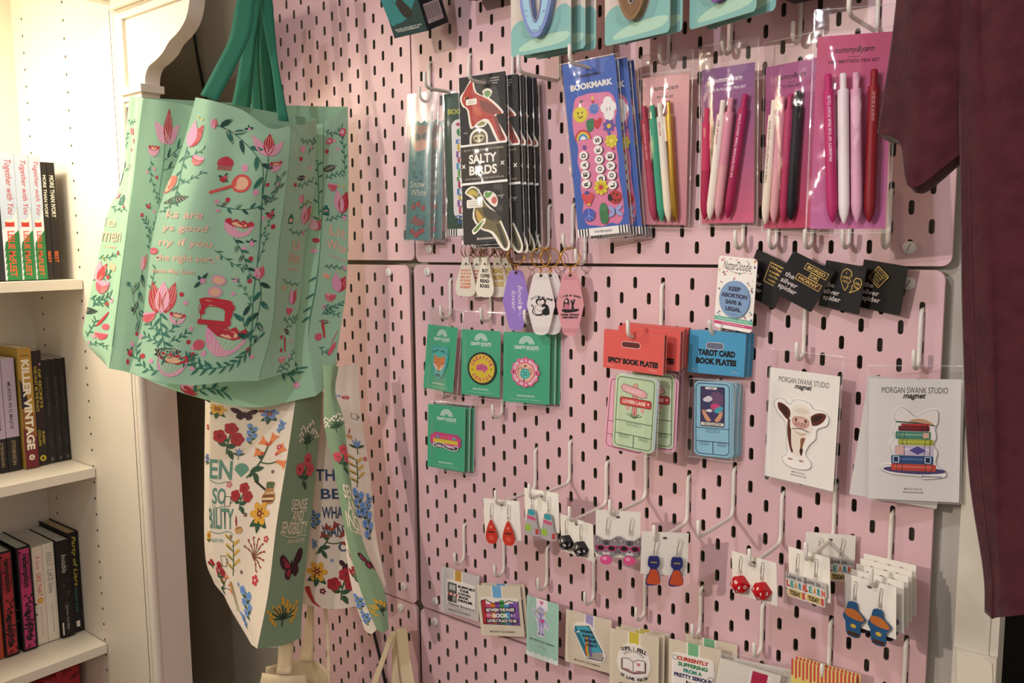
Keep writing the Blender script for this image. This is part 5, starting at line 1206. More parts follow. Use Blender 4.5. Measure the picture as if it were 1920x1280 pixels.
    for q in (.06, .9): a.line([(w*(q-.035), h*.523),(w*(q+.035), h*.545)], 1.2, '#f4f0e6'); a.line([(w*(q-.035), h*.545),(w*(q+.035), h*.523)], 1.2, '#f4f0e6')
    a.text('BOOKMARKS', w*.5, h*.972, w*.38, h*.013, '#e8e2d4', .02)
for i, lab in enumerate(('black bird bookmark pack with red cardinal and white capitals, foremost', 'black bird bookmark pack, second from the front', 'black bird bookmark pack, third from the front', 'black bird bookmark pack, fourth from the front', 'black bird bookmark pack, rearmost against the board')):
    o, w, h = card('C', 'bookmark_pack', lab, 'bookmark pack', art_salty, 'black bird bookmark packs', 2.2, '#100e0b', '#0c0b09', off=[(0,0,0),(11,12,-3),(15,22,-3.5),(17,32,-3.5),(20,42,-4)][i], yaw=[0,2,-2,1,-1][i])
    sleeve(o, w+3, 2, h+1.5, 'film_shiny' if i == 0 else 'film', -4.2, 0.6)
def art_beads(a, w, h):
    a.text('A', w*.52, h*.045, w*.06, h*.016, WHT, .03); a.rrect(w*.3, h*.075, w*.72, h*.09, 1.5, '#1c2f60'); a.text('BOOKMARK', w*.52, h*.14, w*.80, h*.036, '#e7e3da', 0.05)
    a.blob([(w*.2,h*.2),(w*.34,h*.19),(w*.48,h*.185),(w*.62,h*.19),(w*.82,h*.195),(w*.92,h*.23),(w*.95,h*.3),(w*.9,h*.36),(w*.92,h*.44),(w*.88,h*.5),(w*.9,h*.58),(w*.88,h*.66),(w*.9,h*.74),(w*.92,h*.82),(w*.9,h*.9),(w*.8,h*.945),(w*.66,h*.935),(w*.5,h*.95),(w*.34,h*.94),(w*.2,h*.93),(w*.12,h*.87),(w*.16,h*.8),(w*.13,h*.72),(w*.16,h*.64),(w*.12,h*.56),(w*.16,h*.48),(w*.1,h*.4),(w*.1,h*.31),(w*.14,h*.25)], '#dc7fa4', 3)
    def face(x, y, r, c): a.ell(w*x, h*y, r, r, c); a.ell(w*x-r*.3, h*y-r*.2, r*.1, r*.16, BLK, 8); a.ell(w*x+r*.3, h*y-r*.2, r*.1, r*.16, BLK, 8, up=0); a.curve([(w*x-r*.3,h*y+r*.2),(w*x,h*y+r*.45),(w*x+r*.3,h*y+r*.2)], r*.12, BLK, 4)
    def flower(x, y, r, c, c2, n=7):
        for i in range(n): a.ell(w*x+r*.62*math.cos(6.283*i/n), h*y+r*.62*math.sin(6.283*i/n), r*.42, r*.3, c, 9, 360*i/n, up=1 if i == 0 else 0)
        a.ell(w*x, h*y, r*.34, r*.34, c2, 10)
    a.ell(w*.3, h*.222, 2.4, 1.5, '#3a6a48', 8); a.ell(w*.27, h*.235, 2, 1.6, '#c23a42', 8); a.ell(w*.52, h*.215, 1.8, 2.6, '#d8c04a', 8); a.ell(w*.52, h*.235, 2.2, 1.8, '#c23a42', 8)
    face(.26, .295, w*.14, '#d9cc36'); flower(.53, .275, w*.1, '#5a7ac4', '#5a7ac4', 8)
    for x, y, r in ((.8,.25,.09),(.74,.28,.09),(.86,.28,.09),(.8,.32,.1)): a.ell(w*x, h*y, w*r, w*r*1.1, '#efecec', 12)
    a.curve([(w*.76,h*.28),(w*.78,h*.29),(w*.76,h*.3)], .6, BLK, 3); a.curve([(w*.84,h*.28),(w*.82,h*.29),(w*.84,h*.3)], .6, BLK, 3)
    heart(a, w*.56, h*.36, w*.2, '#c2303c'); a.blob([(w*.36,h*.34),(w*.5,h*.33),(w*.48,h*.39),(w*.38,h*.4)], '#357a52', 3)
    for r, c in ((.16,'#c43a4a'),(.125,'#d9c43c'),(.09,'#4a8ac4'),(.055,'#f0eeee')): a.poly([(w*.27+w*r*math.cos(R_(180+15*i)), h*.44+w*r*1.15*math.sin(R_(180+15*i))) for i in range(13)], c)
    flower(.78, .385, w*.12, '#6a56a8', '#d9c43c'); flower(.8, .47, w*.12, '#dcd03a', '#e6dc50', 8); a.ell(w*.82, h*.515, 2, 2, '#c23a42', 8); a.ell(w*.28, h*.485, 2.6, 3, '#6a4a9a', 8); a.ell(w*.78, h*.43, 2.2, 1.8, '#4a5aa8', 8)
    def beads(t, x, y0, dy, r):
        for i, ch in enumerate(t):
            yy = y0+dy*i; a.ell(w*x+1.2, h*yy+.4, r, r*.95, '#2a1d26', 14); a.ell(w*x, h*yy, r, r*.95, '#f3efe9', 14); a.text(ch, w*x, h*yy, r*.9, r*.95, BLK, .04, 0, -90)
    beads('DAER', .25, .53, .055, w*.085); beads('SKOOB', .54, .455, .055, w*.085); beads('EVOL', .75, .555, .055, w*.085)
    a.ell(w*.25, h*.745, 3, 2, '#3a55a0', 8); flower(.53, .725, w*.14, '#dccb34', '#c23a42', 8); heart(a, w*.26, h*.785, w*.24, '#d24a52'); a.ell(w*.27, h*.815, 2.6, 1.6, '#d8c04a', 8)
    a.ell(w*.78, h*.79, w*.12, w*.12, '#b8342f', 14); a.ell(w*.68, h*.79, w*.04, w*.07, BLK, 10)
    for x, y in ((.76,.77),(.82,.78),(.78,.81),(.84,.81),(.73,.8)): a.ell(w*x, h*y, 1.3, 1.3, BLK, 7)
    a.blob([(w*.5,h*.82),(w*.58,h*.82),(w*.62,h*.86),(w*.6,h*.93),(w*.48,h*.93),(w*.46,h*.86)], '#3a7a48', 3); a.ell(w*.54, h*.845, w*.07, h*.02, '#44875a')
    a.ell(w*.25, h*.875, w*.12, w*.12, '#4a5cb4', 16); a.line([(w*.25,h*.84),(w*.25,h*.91)], 1.2, '#7d92d8'); a.line([(w*.17,h*.9),(w*.25,h*.875),(w*.33,h*.9)], 1.2, '#7d92d8')
    for q in (-35, 35, 145, 215): a.leaf(w*.76, h*.87, w*.17, w*.08, q, '#9aa6dc')
    a.ell(w*.76, h*.87, 1, 3.2, '#3a4580', 8)
    a.rect(0, h*.955, w, h, '#efece8')
    for i in range(4):
        a.rect(w*(.03+.055*i), h*.955, w*(.055+.055*i), h, '#1b1b24', up=1 if i == 0 else 0); a.rect(w*(.8+.055*i), h*.955, w*(.825+.055*i), h, '#1b1b24', up=0)
    a.text('mudpuppy', w*.5, h*.978, w*.34, h*.02, '#333333', .01)
for i, lab in enumerate(('blue bookmark with pink bead letters in a shiny clear sleeve, front one', 'blue bead bookmark, second from the front', 'blue bead bookmark, rearmost')):
    o, w, h = card('D', 'bookmark', lab, 'bookmark', art_beads, 'blue bead bookmarks', 0.8, '#3f63b4', '#e6ddce', off=[(0,0,0),(9,14,-2),(11,26,-3)][i])
    sleeve(o, w+5, 2, h+4, 'film_shiny' if i == 0 else 'film', -6, 1)
# ------------------------------------------------------------------ pens
reg('pen_gold', '#c9a24a', 0.25, metal=1.0)
def pen(parent, x0, y0, x1, y1, c, c2=None, txt=None, tcol='#8a3a4a', clip=-1, r=5.1, y=-6.6, clipcol=None):
    """from the push button (x0,y0) to the tip (x1,y1), on a card: x from its middle, y down"""
    c2 = c2 or c; a = Vector((x0, 0, -y0)); b = Vector((x1, 0, -y1)); L = (b-a).length; ang = math.atan2(x1-x0, y1-y0)
    M_ = Matrix.Translation((x0*S, y*S, -y0*S)) @ Matrix.Rotation(-ang, 4, 'Y')
    body = MB(); D = Matrix.Rotation(R_(180), 4, 'X')
    body.lathe([(r*.98, 16), (r, 18), (r, L*.55)], c, D, 14); body.lathe([(r, L*.55), (r, L-17), (r*.96, L-15.5)], c2, D, 14); body.lathe([(r*.96, L-15.5), (r*.8, L-9), (r*.35, L-2), (0.01, L)], c2, D, 14); body.lathe([(0.01, 15.8), (r*.98, 16)], c, D, 14)
    if txt:
        A = Art(); A.text(txt, 0, 22+min(L*.5, 2.1*len(txt))/2, min(L*.5, 2.1*len(txt)), r*.5, tcol, .02, 0, -90)
        A.emit(body, lambda u, v, e: (u, -math.sqrt(max(.1, r*r-u*u))-.08-e, -v))
    o = body.build('pen', parent, M_)
    k = MB(); k.lathe([(0.01, 0), (r*.6, 0.3), (r*.62, 3), (r*.62, 16)], c if c != 'pen_gold' else 'pen_gold', D, 12); k.build('push_button', o)
    k = MB(); k.box((clip*r*.7-1.3, -2.4, -46), (clip*r*.7+1.3+clip*1.8, 0.4, -17), clipcol or c); k.build('pocket_clip', o)
    return o
def pen_card(c1, c2, logo, line, brand_c, line_c):
    def f(a, w, h):
        n = 14
        for i in range(n):
            t = i/(n-1); m = '#' + ''.join('%02x' % round(int(c1[k:k+2], 16)*(1-t)+int(c2[k:k+2], 16)*t) for k in (1, 3, 5)); a.rect(0, h*i/n, w, h*(i+1)/n, m, up=1 if i == 0 else 0)
        a.text(logo, w*.5, h*.082, w*.54, h*.042, brand_c, 0.012, .35); a.line([(w*.42,h*.115),(w*.58,h*.115)], .5, brand_c); a.text(line, w*.5, h*.138, w*(.36 if len(line) < 13 else .68), h*.018, line_c, .02)
    return f
def pen_pack(key, lab, c1, c2, line, bc, lc, pens, seal=0.27):
    o, w, h = card(key, 'pen_pack', lab, 'pen pack', pen_card(c1, c2, 'nummy&yarn', line, bc, lc), 'clear packs of four pens', 0.7, '#c98aa0', '#eac9a8', t_=0) if False else card(key, 'pen_pack', lab, 'pen pack', pen_card(c1, c2, 'nummy&yarn', line, bc, lc), 'clear packs of four pens', 0.7, '#c98aa0', '#eac9a8')
    for p in pens: pen(o, (p[0]-.5)*w, p[1]*h, (p[2]-.5)*w, p[3]*h, *p[4:])
    sleeve(o, w+6, 27, h+3, 'film_shiny', -12, 1.0)
    k = MB(); k.box((-w/2-2, -1.0, 3), (w/2+2, 0.4, 5.5), 'film_soft'); k.build('seal_strip', o)
    return o
pen_pack('E', 'pale pink pen pack with green, white and gold pens', '#d9a3a4', '#c9838e', 'NY PEN SET', '#2c2328', '#3a2f33',
 [(.08,.19,.36,.975,'#a8344e','#a83a58','FIRST WE HAVE COFFEE','#e0a0a0',-1), (.27,.19,.53,.98,'#3a9a7c','#3a9a7c',None,'#fff',-1,5.1,-6.6,'#8cc9ae'), (.43,.18,.68,.98,'#e9e2d6','#ece0cc','NEW YORK','#c0506a',1,5.1,-6.6,'#efe8d8'), (.62,.17,.82,.985,'pen_gold','pen_gold','QUEEN','#efe0b0',-1,4.0)])
pen_pack('F', 'purple pen pack with white, pink and magenta pens', '#7d4f84', '#cf5f80', 'LIFE IN PLASTIC PEN SET', '#e8dfe6', '#e2d5de',
 [(.16,.25,.10,.975,'#c22f5c','#a81f4c','LUCKY','#f0c0a0',1), (.47,.21,.20,.975,'#efe4dc','#efe6da','DOING MY BEST','#c05a80',-1), (.62,.20,.36,.97,'#d98fa6','#dba0a8',None,'#a03a5c',-1), (.88,.19,.55,.97,'#a8215c','#a01c50','DO YOU GUYS EVER THINK ABOUT DYING','#e7c3d4',-1)])
pen_pack('G', 'pen pack with a black pen, behind the foremost pink pack', '#a3558a', '#c43f66', 'TS PEN SET', '#2c2026', '#3a2630',
 [(.24,.21,.08,.975,'#efe2d6','#efe2d0','THERE IS NO FORGETTING A GOOD BOOK','#8a6a60',-1), (.40,.20,.25,.97,'#dc9cb0','#dfa6ae',None,'#a03a5c',-1), (.55,.19,.44,.965,'#b83a6c','#b0305c',None,'#fff',1), (.70,.18,.58,.955,'#20202a','#1a1c24',None,'#fff',-1)])
pen_pack('H', 'foremost pink pen pack partly behind the maroon sleeve', '#c4577c', '#c46aa0', 'HEY MISTRESS PEN SET', '#2c1820', '#5a2436',
 [(.16,.21,.30,.975,'#b8246a','#b02062','PROPERTY OF THE PINK PONY CLUB','#f0c8dc',-1), (.36,.21,.45,.98,'#ecdfe4','#efe4e8',None,'#c05a80',-1), (.53,.21,.62,.975,'#dba0bc','#dca4c0',None,'#fff',-1), (.77,.20,.78,.975,'#8f1722','#8a1620','H-O-T-T-O-G-O','#d8a0a0',-1)])
# ------------------------------------------------------------------ patches on green cards
def rainbow(a, x, y, r, m):
    for q in (1.0, .8, .6, .4): a.line([(x+r*q*math.cos(R_(180+12*i)), y+r*q*math.sin(R_(180+12*i))) for i in range(16)], r*.1, m)
def art_patchcard(a, w, h):
    rainbow(a, w*.5, h*.16, w*.155, '#e6efe8'); a.text('CRAFTY SCOUTS', w*.5, h*.21, w*.52, h*.05, '#e6efe8', .03); a.text('by letterfam', w*.62, h*.25, w*.24, h*.015, '#bfe0cc', 0, .2)
    a.text('IRON-ON PATCH', w*.5, h*.9, w*.38, h*.024, '#e6efe8', .02); a.text('www.craftyscouts.com   @craftyscouts', w*.5, h*.952, w*.68, h*.013, '#d5eadd', .01)
GRN = '#3fa67e'
def patch_card(key, lab, n=1, offs=None, bag=(27, 6)):
    for i in range(n):
        o, w, h = card(key, 'patch_card', lab if i == 0 else 'green patch card, %s behind the one with the %s' % (('second', 'third', 'fourth')[i-1], 'pink scalloped patch' if key == 'P3' else 'pink ruler patch'), 'patch card', art_patchcard, 'green patch cards', 0.6, GRN, '#e9e5de', off=(offs or [(0,0,0),(5,7,-1),(9,13,-1)])[i])
        if i == 0: first = (o, w, h)
        sleeve(o, w+bag[1], bag[0], h+3, 'film', -3, .8, dx=4)
    return first
def shield(w, h): return smooth_loop([(w*.1,h*.04),(w*.5,-h*.0),(w*.9,h*.04),(w*.98,h*.2),(w*.95,h*.5),(w*.75,h*.85),(w*.5,h*1.0),(w*.25,h*.85),(w*.05,h*.5),(w*.02,h*.2)], 4)
def art_fox(a, w, h):
    a.line([(x*.92+w*.04, y*.94+h*.03) for x, y in shield(w, h)], .7, '#1f5a66', True)
    for i, ch in enumerate('CRAFTY LIKE A'):
        t = i/12-.5; a.text(ch, w*(.5+.78*t), h*(.14+.28*t*t), w*(.055 if ch not in 'IE' else .045) if ch != ' ' else 1, h*.075, '#173540', .05, 0, t*28, up=1 if i == 0 else 0) if ch != ' ' else None
    a.poly([(w*.2,h*.26),(w*.36,h*.34),(w*.64,h*.34),(w*.8,h*.26),(w*.82,h*.52),(w*.66,h*.68),(w*.5,h*.76),(w*.34,h*.68),(w*.18,h*.52)], '#d07a3a')
    a.poly([(w*.18,h*.52),(w*.36,h*.56),(w*.5,h*.74),(w*.34,h*.68)], '#eec6b2'); a.poly([(w*.82,h*.52),(w*.64,h*.56),(w*.5,h*.74),(w*.66,h*.68)], '#eec6b2')
    a.ell(w*.28, h*.6, w*.07, h*.03, '#e08aa0', 10); a.ell(w*.72, h*.6, w*.07, h*.03, '#e08aa0', 10); a.ell(w*.5, h*.74, w*.05, h*.025, '#1c2a30', 10)
    for q in (.3, .7): a.curve([(w*(q-.06),h*.5),(w*q,h*.53),(w*(q+.06),h*.5)], .6, '#1c2a30', 4)
    a.text('FOX', w*.5, h*.86, w*.24, h*.09, '#173540', .06)
    for x, y in ((.14,.36),(.88,.38),(.22,.72),(.8,.72)): a.line([(w*(x-.04),h*y),(w*(x+.04),h*(y-.02))], .6, '#1f5a66')
o, w, h = patch_card('P1', 'green card with a teal shield patch of an orange fox')
child(o, 'patch', art_fox, w*.60, h*.53, 1.4, '#4bb4ad', shield, 0, h*.31, 1.0, label='teal shield patch with an orange fox head')
def art_brain(a, w, h):
    a.ell(w/2, h/2, w*.44, h*.44, '#d3bb2c', 32); circle_text(a, w/2, h/2, w*.345, 'CREATIVE', -68, 68, h*.12, '#c9406a', b=.04); circle_text(a, w/2, h/2, w*.345, 'GENIUS', 232, 128, h*.115, '#c9406a', True, .04)
    a.blob([(w*.3,h*.5),(w*.33,h*.4),(w*.45,h*.36),(w*.6,h*.37),(w*.7,h*.45),(w*.7,h*.53),(w*.64,h*.57),(w*.6,h*.64),(w*.55,h*.58),(w*.42,h*.57),(w*.33,h*.57)], '#d2608a', 4)
    for P in ([(.36,.43),(.44,.47),(.52,.43),(.6,.46)], [(.33,.5),(.42,.52),(.5,.49),(.58,.53),(.66,.5)], [(.47,.38),(.5,.44)], [(.56,.58),(.6,.62)], [(.6,.4),(.62,.45),(.67,.46)]): a.curve([(w*x,h*y) for x, y in P], .7, '#5a2038', 4)
    a.ell(w*.17, h*.55, 1.1, 1.1, '#2a2620', 8); a.ell(w*.83, h*.5, 1.1, 1.1, '#2a2620', 8)
o, w, h = patch_card('P2', 'green card with a round black and yellow brain patch', 1)
child(o, 'patch', art_brain, w*.74, w*.74, 1.4, '#1d1c1c', ellipse_outline, 3, h*.33, 1.0, label='round yellow patch with a black rim and a pink brain')
def scallop(w, h): return [(w/2+(w*.475+w*.025*math.cos(12*2*math.pi*i/72))*math.cos(2*math.pi*i/72), h/2+(h*.475+h*.025*math.cos(12*2*math.pi*i/72))*math.sin(2*math.pi*i/72)) for i in range(72)]
def art_button(a, w, h):
    a.ell(w/2, h/2, w*.3, h*.3, '#e6b59c', 28); circle_text(a, w/2, h/2, w*.385, 'CUTE AS A BUTTON', -72, 72, h*.085, '#f2e6e6', b=.05); circle_text(a, w/2, h/2, w*.385, 'CUTE AS A BUTTON', 252, 108, h*.085, '#f2e6e6', True, .05)
    heart(a, w*.5, h*.3, w*.075, '#3a1c28'); a.ell(w*.105, h*.5, w*.03, w*.03, '#3a1c28', 10); heart(a, w*.9, h*.52, w*.06, '#3a1c28')
    a.ell(w*.5, h*.54, w*.17, h*.17, '#3aa59b', 24); a.ell(w*.5, h*.54, w*.13, h*.13, '#58c2b6', 20)
    for q in range(4): a.ell(w*(.46+.08*(q % 2)), h*(.5+.08*(q//2)), w*.025, w*.025, '#1c3c3a', 8, up=1 if q == 0 else 0)
    a.curve([(w*.25,h*.5),(w*.28,h*.38),(w*.38,h*.36),(w*.44,h*.44)], .8, '#3a1c28', 5); a.curve([(w*.6,h*.4),(w*.7,h*.38),(w*.73,h*.48),(w*.66,h*.56)], .8, '#7a3a30', 5)
    a.line([(w*.24,h*.54),(w*.48,h*.78)], 2.2, '#1c1416'); a.line([(w*.25,h*.55),(w*.44,h*.74)], 1.3, '#efe6e2')
o, w, h = patch_card('P3', 'green card with a pink scalloped button patch', 3, [(0,0,0),(5,8,0),(8,14,-1)])
child(o, 'patch', art_button, w*.63, w*.63, 1.4, '#d5688e', scallop, -1, h*.34, 1.0, label='pink scalloped patch with a teal button')
def plaque(w, h): return [(0,h*.22),(w*.08,h*.16),(w*.12,0),(w*.88,0),(w*.92,h*.16),(w,h*.22),(w,h*.78),(w*.92,h*.84),(w*.88,h),(w*.12,h),(w*.08,h*.84),(0,h*.78)]
def art_ruler(a, w, h):
    a.line([(x*.92+w*.04, y*.84+h*.08) for x, y in plaque(w, h)], .6, '#7d2a5a', True)
    a.rect(w*.1, h*.42, w*.9, h*.68, '#d6c234')
    for i in range(16): a.line([(w*(.13+.05*i),h*.42),(w*(.13+.05*i),h*(.5 if i % 2 else .54))], .4, '#4a4420', up=1 if i == 0 else 0)
    for x, c in ((.25,'#4a9ac4'),(.5,'#d6603a'),(.78,'#4ab4b0')): a.poly([(w*(x-.07),h*.36),(w*x,h*.14),(w*(x+.07),h*.36)], c); a.line([(w*(x-.08),h*.36),(w*(x+.08),h*.36)], .5, '#3a1c38')
    a.blob([(w*.12,h*.74),(w*.3,h*.66),(w*.5,h*.74),(w*.7,h*.84),(w*.9,h*.76),(w*.9,h*1.06),(w*.7,h*1.12),(w*.5,h*1.02),(w*.3,h*.94),(w*.12,h*1.02)], '#efe6ea', 3)
    a.blob([(w*.14,h*.78),(w*.3,h*.7),(w*.5,h*.78),(w*.7,h*.88),(w*.88,h*.81),(w*.88,h*1.02),(w*.7,h*1.08),(w*.5,h*.98),(w*.3,h*.9),(w*.14,h*.97)], '#1c1820', 3)
    a.text('RULER OF THEM ALL', w*.5, h*.88, w*.66, h*.11, '#efe6ea', .03, 0, 4)
o, w, h = patch_card('P4', 'green card with a pink ruler patch, lowest of the green cards', 3, [(0,0,0),(4,7,0),(7,13,-1)], (5, 5))
child(o, 'patch', art_ruler, w*.82, h*.23, 1.4, '#cc4580', plaque, 0, h*.43, 1.0, rot=1, label='pink plaque patch with a yellow ruler')

# ------------------------------------------------------------------ book plate packs
def header_art(lines, ty):
    def f(a, w, h):
        a.rrect(w*.31, h*.26, w*.62, h*.41, h*.07, '#5b1e22' if len(lines) == 1 else '#6a6f86'); a.line(rr(w*.31, h*.26, w*.62, h*.41, h*.07), .5, '#f0dcd4', True)
        for i, (t, ww) in enumerate(lines): a.text(t, w*.5, h*(ty+.2*i), w*ww, h*.15, '#17141a', .07)
        for q in (.12, .84): a.line([(w*(q-.06),h*.9),(w*(q+.06),h*.925)], .5, '#d9c0b4')
    return f
def plate(a, w, h, line_c, art):
    a.line(rr(w*.05, h*.03, w*.95, h*.97, 5), .9, line_c, True); art(a, w, h)
    a.line([(w*.05,h*.62),(w*.95,h*.62)], .7, line_c); a.line([(w*.05,h*.8),(w*.95,h*.8)], .7, line_c); a.line([(w*.52,h*.8),(w*.52,h*.97)], .7, line_c)
    for x, y, ww, t in ((.5,.655,.36,'given to ownership'),(.28,.83,.24,'date given'),(.76,.83,.24,'date read')): a.line(rr(w*(x-ww/2), h*(y-.02), w*(x+ww/2), h*(y+.02), 1.3), .3, line_c, True); a.text(t, w*x, h*y, w*ww*.7, h*.015, line_c, .01)
def art_sign(a, w, h):
    a.rect(w*.44,h*.2,w*.56,h*.53,'#cf8f86'); a.line([(w*.5,h*.3),(w*.5,h*.53)], .5, '#7a3a38'); a.line([(w*.44,h*.2),(w*.44,h*.53)], .4, '#5a2a2a'); a.line([(w*.56,h*.2),(w*.56,h*.53)], .4, '#5a2a2a')
    a.ell(w*.5,h*.13,w*.06,h*.035,'#dca08e'); a.line([(w*.5+w*.06*math.cos(R_(20*i)), h*.13+h*.035*math.sin(R_(20*i))) for i in range(18)], .4, '#5a2a2a', True)
    P = [(w*.2,h*.12),(w*.68,h*.17),(w*.78,h*.21),(w*.78,h*.26),(w*.66,h*.28),(w*.2,h*.22),(w*.14,h*.17)]; a.poly(P, '#e0a9b0'); a.line(P, .7, '#6a2a3a', True); a.text('MAKE OUT', w*.46, h*.2, w*.4, h*.04, '#eec4c8', .03, 0, 6)
    P = rr(w*.14, h*.30, w*.9, h*.405, 2.5); a.poly(P, '#c8433f'); a.line(P, .8, '#6a2024', True); a.text('LOVERS LANE', w*.48, h*.353, w*.56, h*.05, '#f2e2da', .03); heart(a, w*.83, h*.35, w*.05, '#f2e2da')
    heart(a, w*.33, h*.44, w*.1, '#e09aa0'); heart(a, w*.7, h*.45, w*.1, '#e09aa0')
    for i in range(7): a.line([(w*.5,h*.565),(w*(.3+.066*i),h*(.52-.02*(i % 2)))], .7, '#4a5a40')
def art_pinkplate(a, w, h): a.rrect(w*.3, h*.12, w*.7, h*.5, 4, '#c23a5c'); heart(a, w*.5, h*.3, w*.22, '#f0c0c8')
def art_tarot(a, w, h):
    a.rrect(w*.17,h*.07,w*.83,h*.6,1.5,'#221d3c'); a.rect(w*.2,h*.09,w*.8,h*.54,'#3d3560'); a.rrect(w*.3,h*.075,w*.62,h*.105,1.2,'#e8e2d8'); a.text('XIII', w*.46, h*.09, w*.12, h*.02, '#2a2238', .02)
    a.blob([(w*.5,h*.14),(w*.76,h*.16),(w*.78,h*.3),(w*.6,h*.33),(w*.45,h*.25)], '#6a4a6c', 3); a.blob([(w*.24,h*.24),(w*.4,h*.19),(w*.5,h*.23),(w*.42,h*.27),(w*.3,h*.27)], '#d8d6dc', 3); a.blob([(w*.24,h*.3),(w*.5,h*.3),(w*.6,h*.35),(w*.4,h*.37)], '#27365c', 3)
    a.blob([(w*.45,h*.31),(w*.6,h*.29),(w*.72,h*.33),(w*.6,h*.38),(w*.48,h*.36)], '#d2407c', 3); a.blob([(w*.55,h*.37),(w*.74,h*.32),(w*.79,h*.36),(w*.7,h*.41),(w*.58,h*.41)], '#3fa6b8', 3); a.blob([(w*.32,h*.385),(w*.45,h*.365),(w*.5,h*.395),(w*.4,h*.41)], '#e2dde2', 3)
    a.blob([(w*.22,h*.40),(w*.3,h*.41),(w*.4,h*.47),(w*.46,h*.52),(w*.36,h*.53),(w*.28,h*.48)], '#d6a078', 3); a.blob([(w*.78,h*.41),(w*.7,h*.42),(w*.62,h*.47),(w*.56,h*.52),(w*.66,h*.53),(w*.74,h*.48)], '#d6a078', 3)
    for q in (.24,.28,.32): a.line([(w*q,h*.42),(w*(q-.02),h*.38)], 1, '#d6a078'); a.line([(w*(1-q),h*.43),(w*(1-q+.02),h*.39)], 1, '#d6a078')
    a.rect(w*.19,h*.545,w*.81,h*.585,'#e4dcd0'); a.text('THE COLLECTOR', w*.5, h*.566, w*.48, h*.03, '#1c1830', .02)
def plate_pack(hk, ck, lab, hc, lines, ty, faces, group, off=(0,0,0), yaw=0):
    o, w, h = card(hk, 'book_plate_pack', lab, 'book plate pack', header_art(lines, ty), group, 0.8, hc, '#efe2d8', off=off, yaw=yaw)
    hx, hy, hz, _, _, ha, hb, hc_ = CARDS[hk]
    k = MB(); k.prism([(-w/2,-1.5),(w/2,-1.5),(w/2,-h*.97),(-w/2,-h*.97)], 4.6, 5.2, hc, side='#efe2d8'); k.prism([(-w/2,0),(w/2,0),(w/2,-1.5),(-w/2,-1.5)], 0, 5.2, hc); k.build('header_back', o)
    cx, cy, cz, cw, chh, ca, cb, cc = CARDS[ck]
    for i, (fc, lc, art, dx, dz, rt) in enumerate(faces):
        A = Art(); plate(A, cw, chh, lc, art)
        Mc = place(cx-hx+dx, 1.4+i*0.9, cz-hz+dz, ca-ha, 0, cc-hc_+rt); panel_mb(cw, chh, .7, A, fc, '#ece6e0', 6).build('book_plate', o, Mc)
    sleeve(o, cw+9, cz-hz+2, hz-cz+chh+3, 'film', -1.2, 8, dx=cx-hx)
    return o
GP, PP = ('#bed4b0', '#3a4c44', art_sign), ('#e3a6bb', '#6a2440', art_pinkplate)
sp = [GP+(0,0,0), ('#bcd2e0','#3a4c64',art_pinkplate,2,1,0), PP+(-11,-5,2)]
RT = 'red-topped packs of book plates'
plate_pack('S1', 'S1c', 'red-topped card pack with a green signpost card, foremost', '#d65852', [('SPICY BOOK PLATES', .84)], .77, sp, RT)
plate_pack('S1', 'S1c', 'red-topped card pack directly behind the foremost one', '#d65852', [('SPICY BOOK PLATES', .84)], .77, [GP+(2,0,-3), PP+(8,-3,-1)], RT, (11, 17, 3.5), 2)
plate_pack('S1', 'S1c', 'red-topped card pack, third from the front', '#d65852', [('SPICY BOOK PLATES', .84)], .77, [PP+(2,0,0), GP+(-3,0,0)], RT, (8, 31, 5), 3)
plate_pack('S1', 'S1c', 'red-topped card pack, rearmost by the board', '#d65852', [('SPICY BOOK PLATES', .84)], .77, [PP+(3,0,0), GP+(-3,0,0)], RT, (7, 44, 5), 3)
TP = ('#8fc4dc', '#1f3350', art_tarot)
for off, lab in (((0,0,0), 'blue-topped card pack with a dark tarot picture, foremost'), ((2,8,-1), 'blue-topped card pack, second from the front'), ((3,16,-1), 'blue-topped card pack, rearmost by the board')):
    plate_pack('T1', 'T1c', lab, '#4a9fcb', [('TAROT CARD', .66), ('BOOK PLATES', .72)], .50, [TP+(0,0,0), TP+(1.5,-.5,0), TP+(3,-1,0)], 'blue-topped packs of book plates', off)

# ------------------------------------------------------------------ pins
def art_conf(a, w, h):
    rnd = random.Random(11); cols = ['#c8506a', '#6a5a9c', '#4a9a8a', '#d8b84a', '#d8708a', '#5a6ab0']
    for i in range(100):
        x, y = rnd.uniform(.04,.96)*w, rnd.uniform(.03,.83)*h; s = rnd.uniform(1.0,2.0); c = rnd.choice(cols); q = rnd.random(); u = 1 if i == 0 else 0
        if q < .35: a.ell(x, y, s*.8, s*.8, c, 7, up=u)
        elif q < .7: a.line([(x-s,y),(x+s,y)], .9, c, up=u); a.line([(x,y-s),(x,y+s)], .9, c, up=0)
        else: a.poly([(x-s,y+s*.7),(x+s,y+s*.7),(x,y-s)], c, up=u)
    a.rrect(w*.1, h*.05, w*.9, h*.2, 4, WHT); a.text('NatterDoodle', w*.5, h*.12, w*.72, h*.12, '#2a2630', 0, .3); a.curve([(w*.25,h*.18),(w*.5,h*.215),(w*.75,h*.2)], .4, '#2a2630')
    a.rect(0, h*.835, w, h*.895, '#6fb49c'); a.text('PIN BUTTON BADGE  HAND MADE', w*.5, h*.865, w*.8, h*.018, '#d8efe4', .01); a.rect(0, h*.895, w, h*.905, WHT); a.rect(0, h*.905, w, h*.95, '#c8507c'); a.text('NATTERDOODLE.COM', w*.5, h*.928, w*.6, h*.018, '#efc0d0', .01)
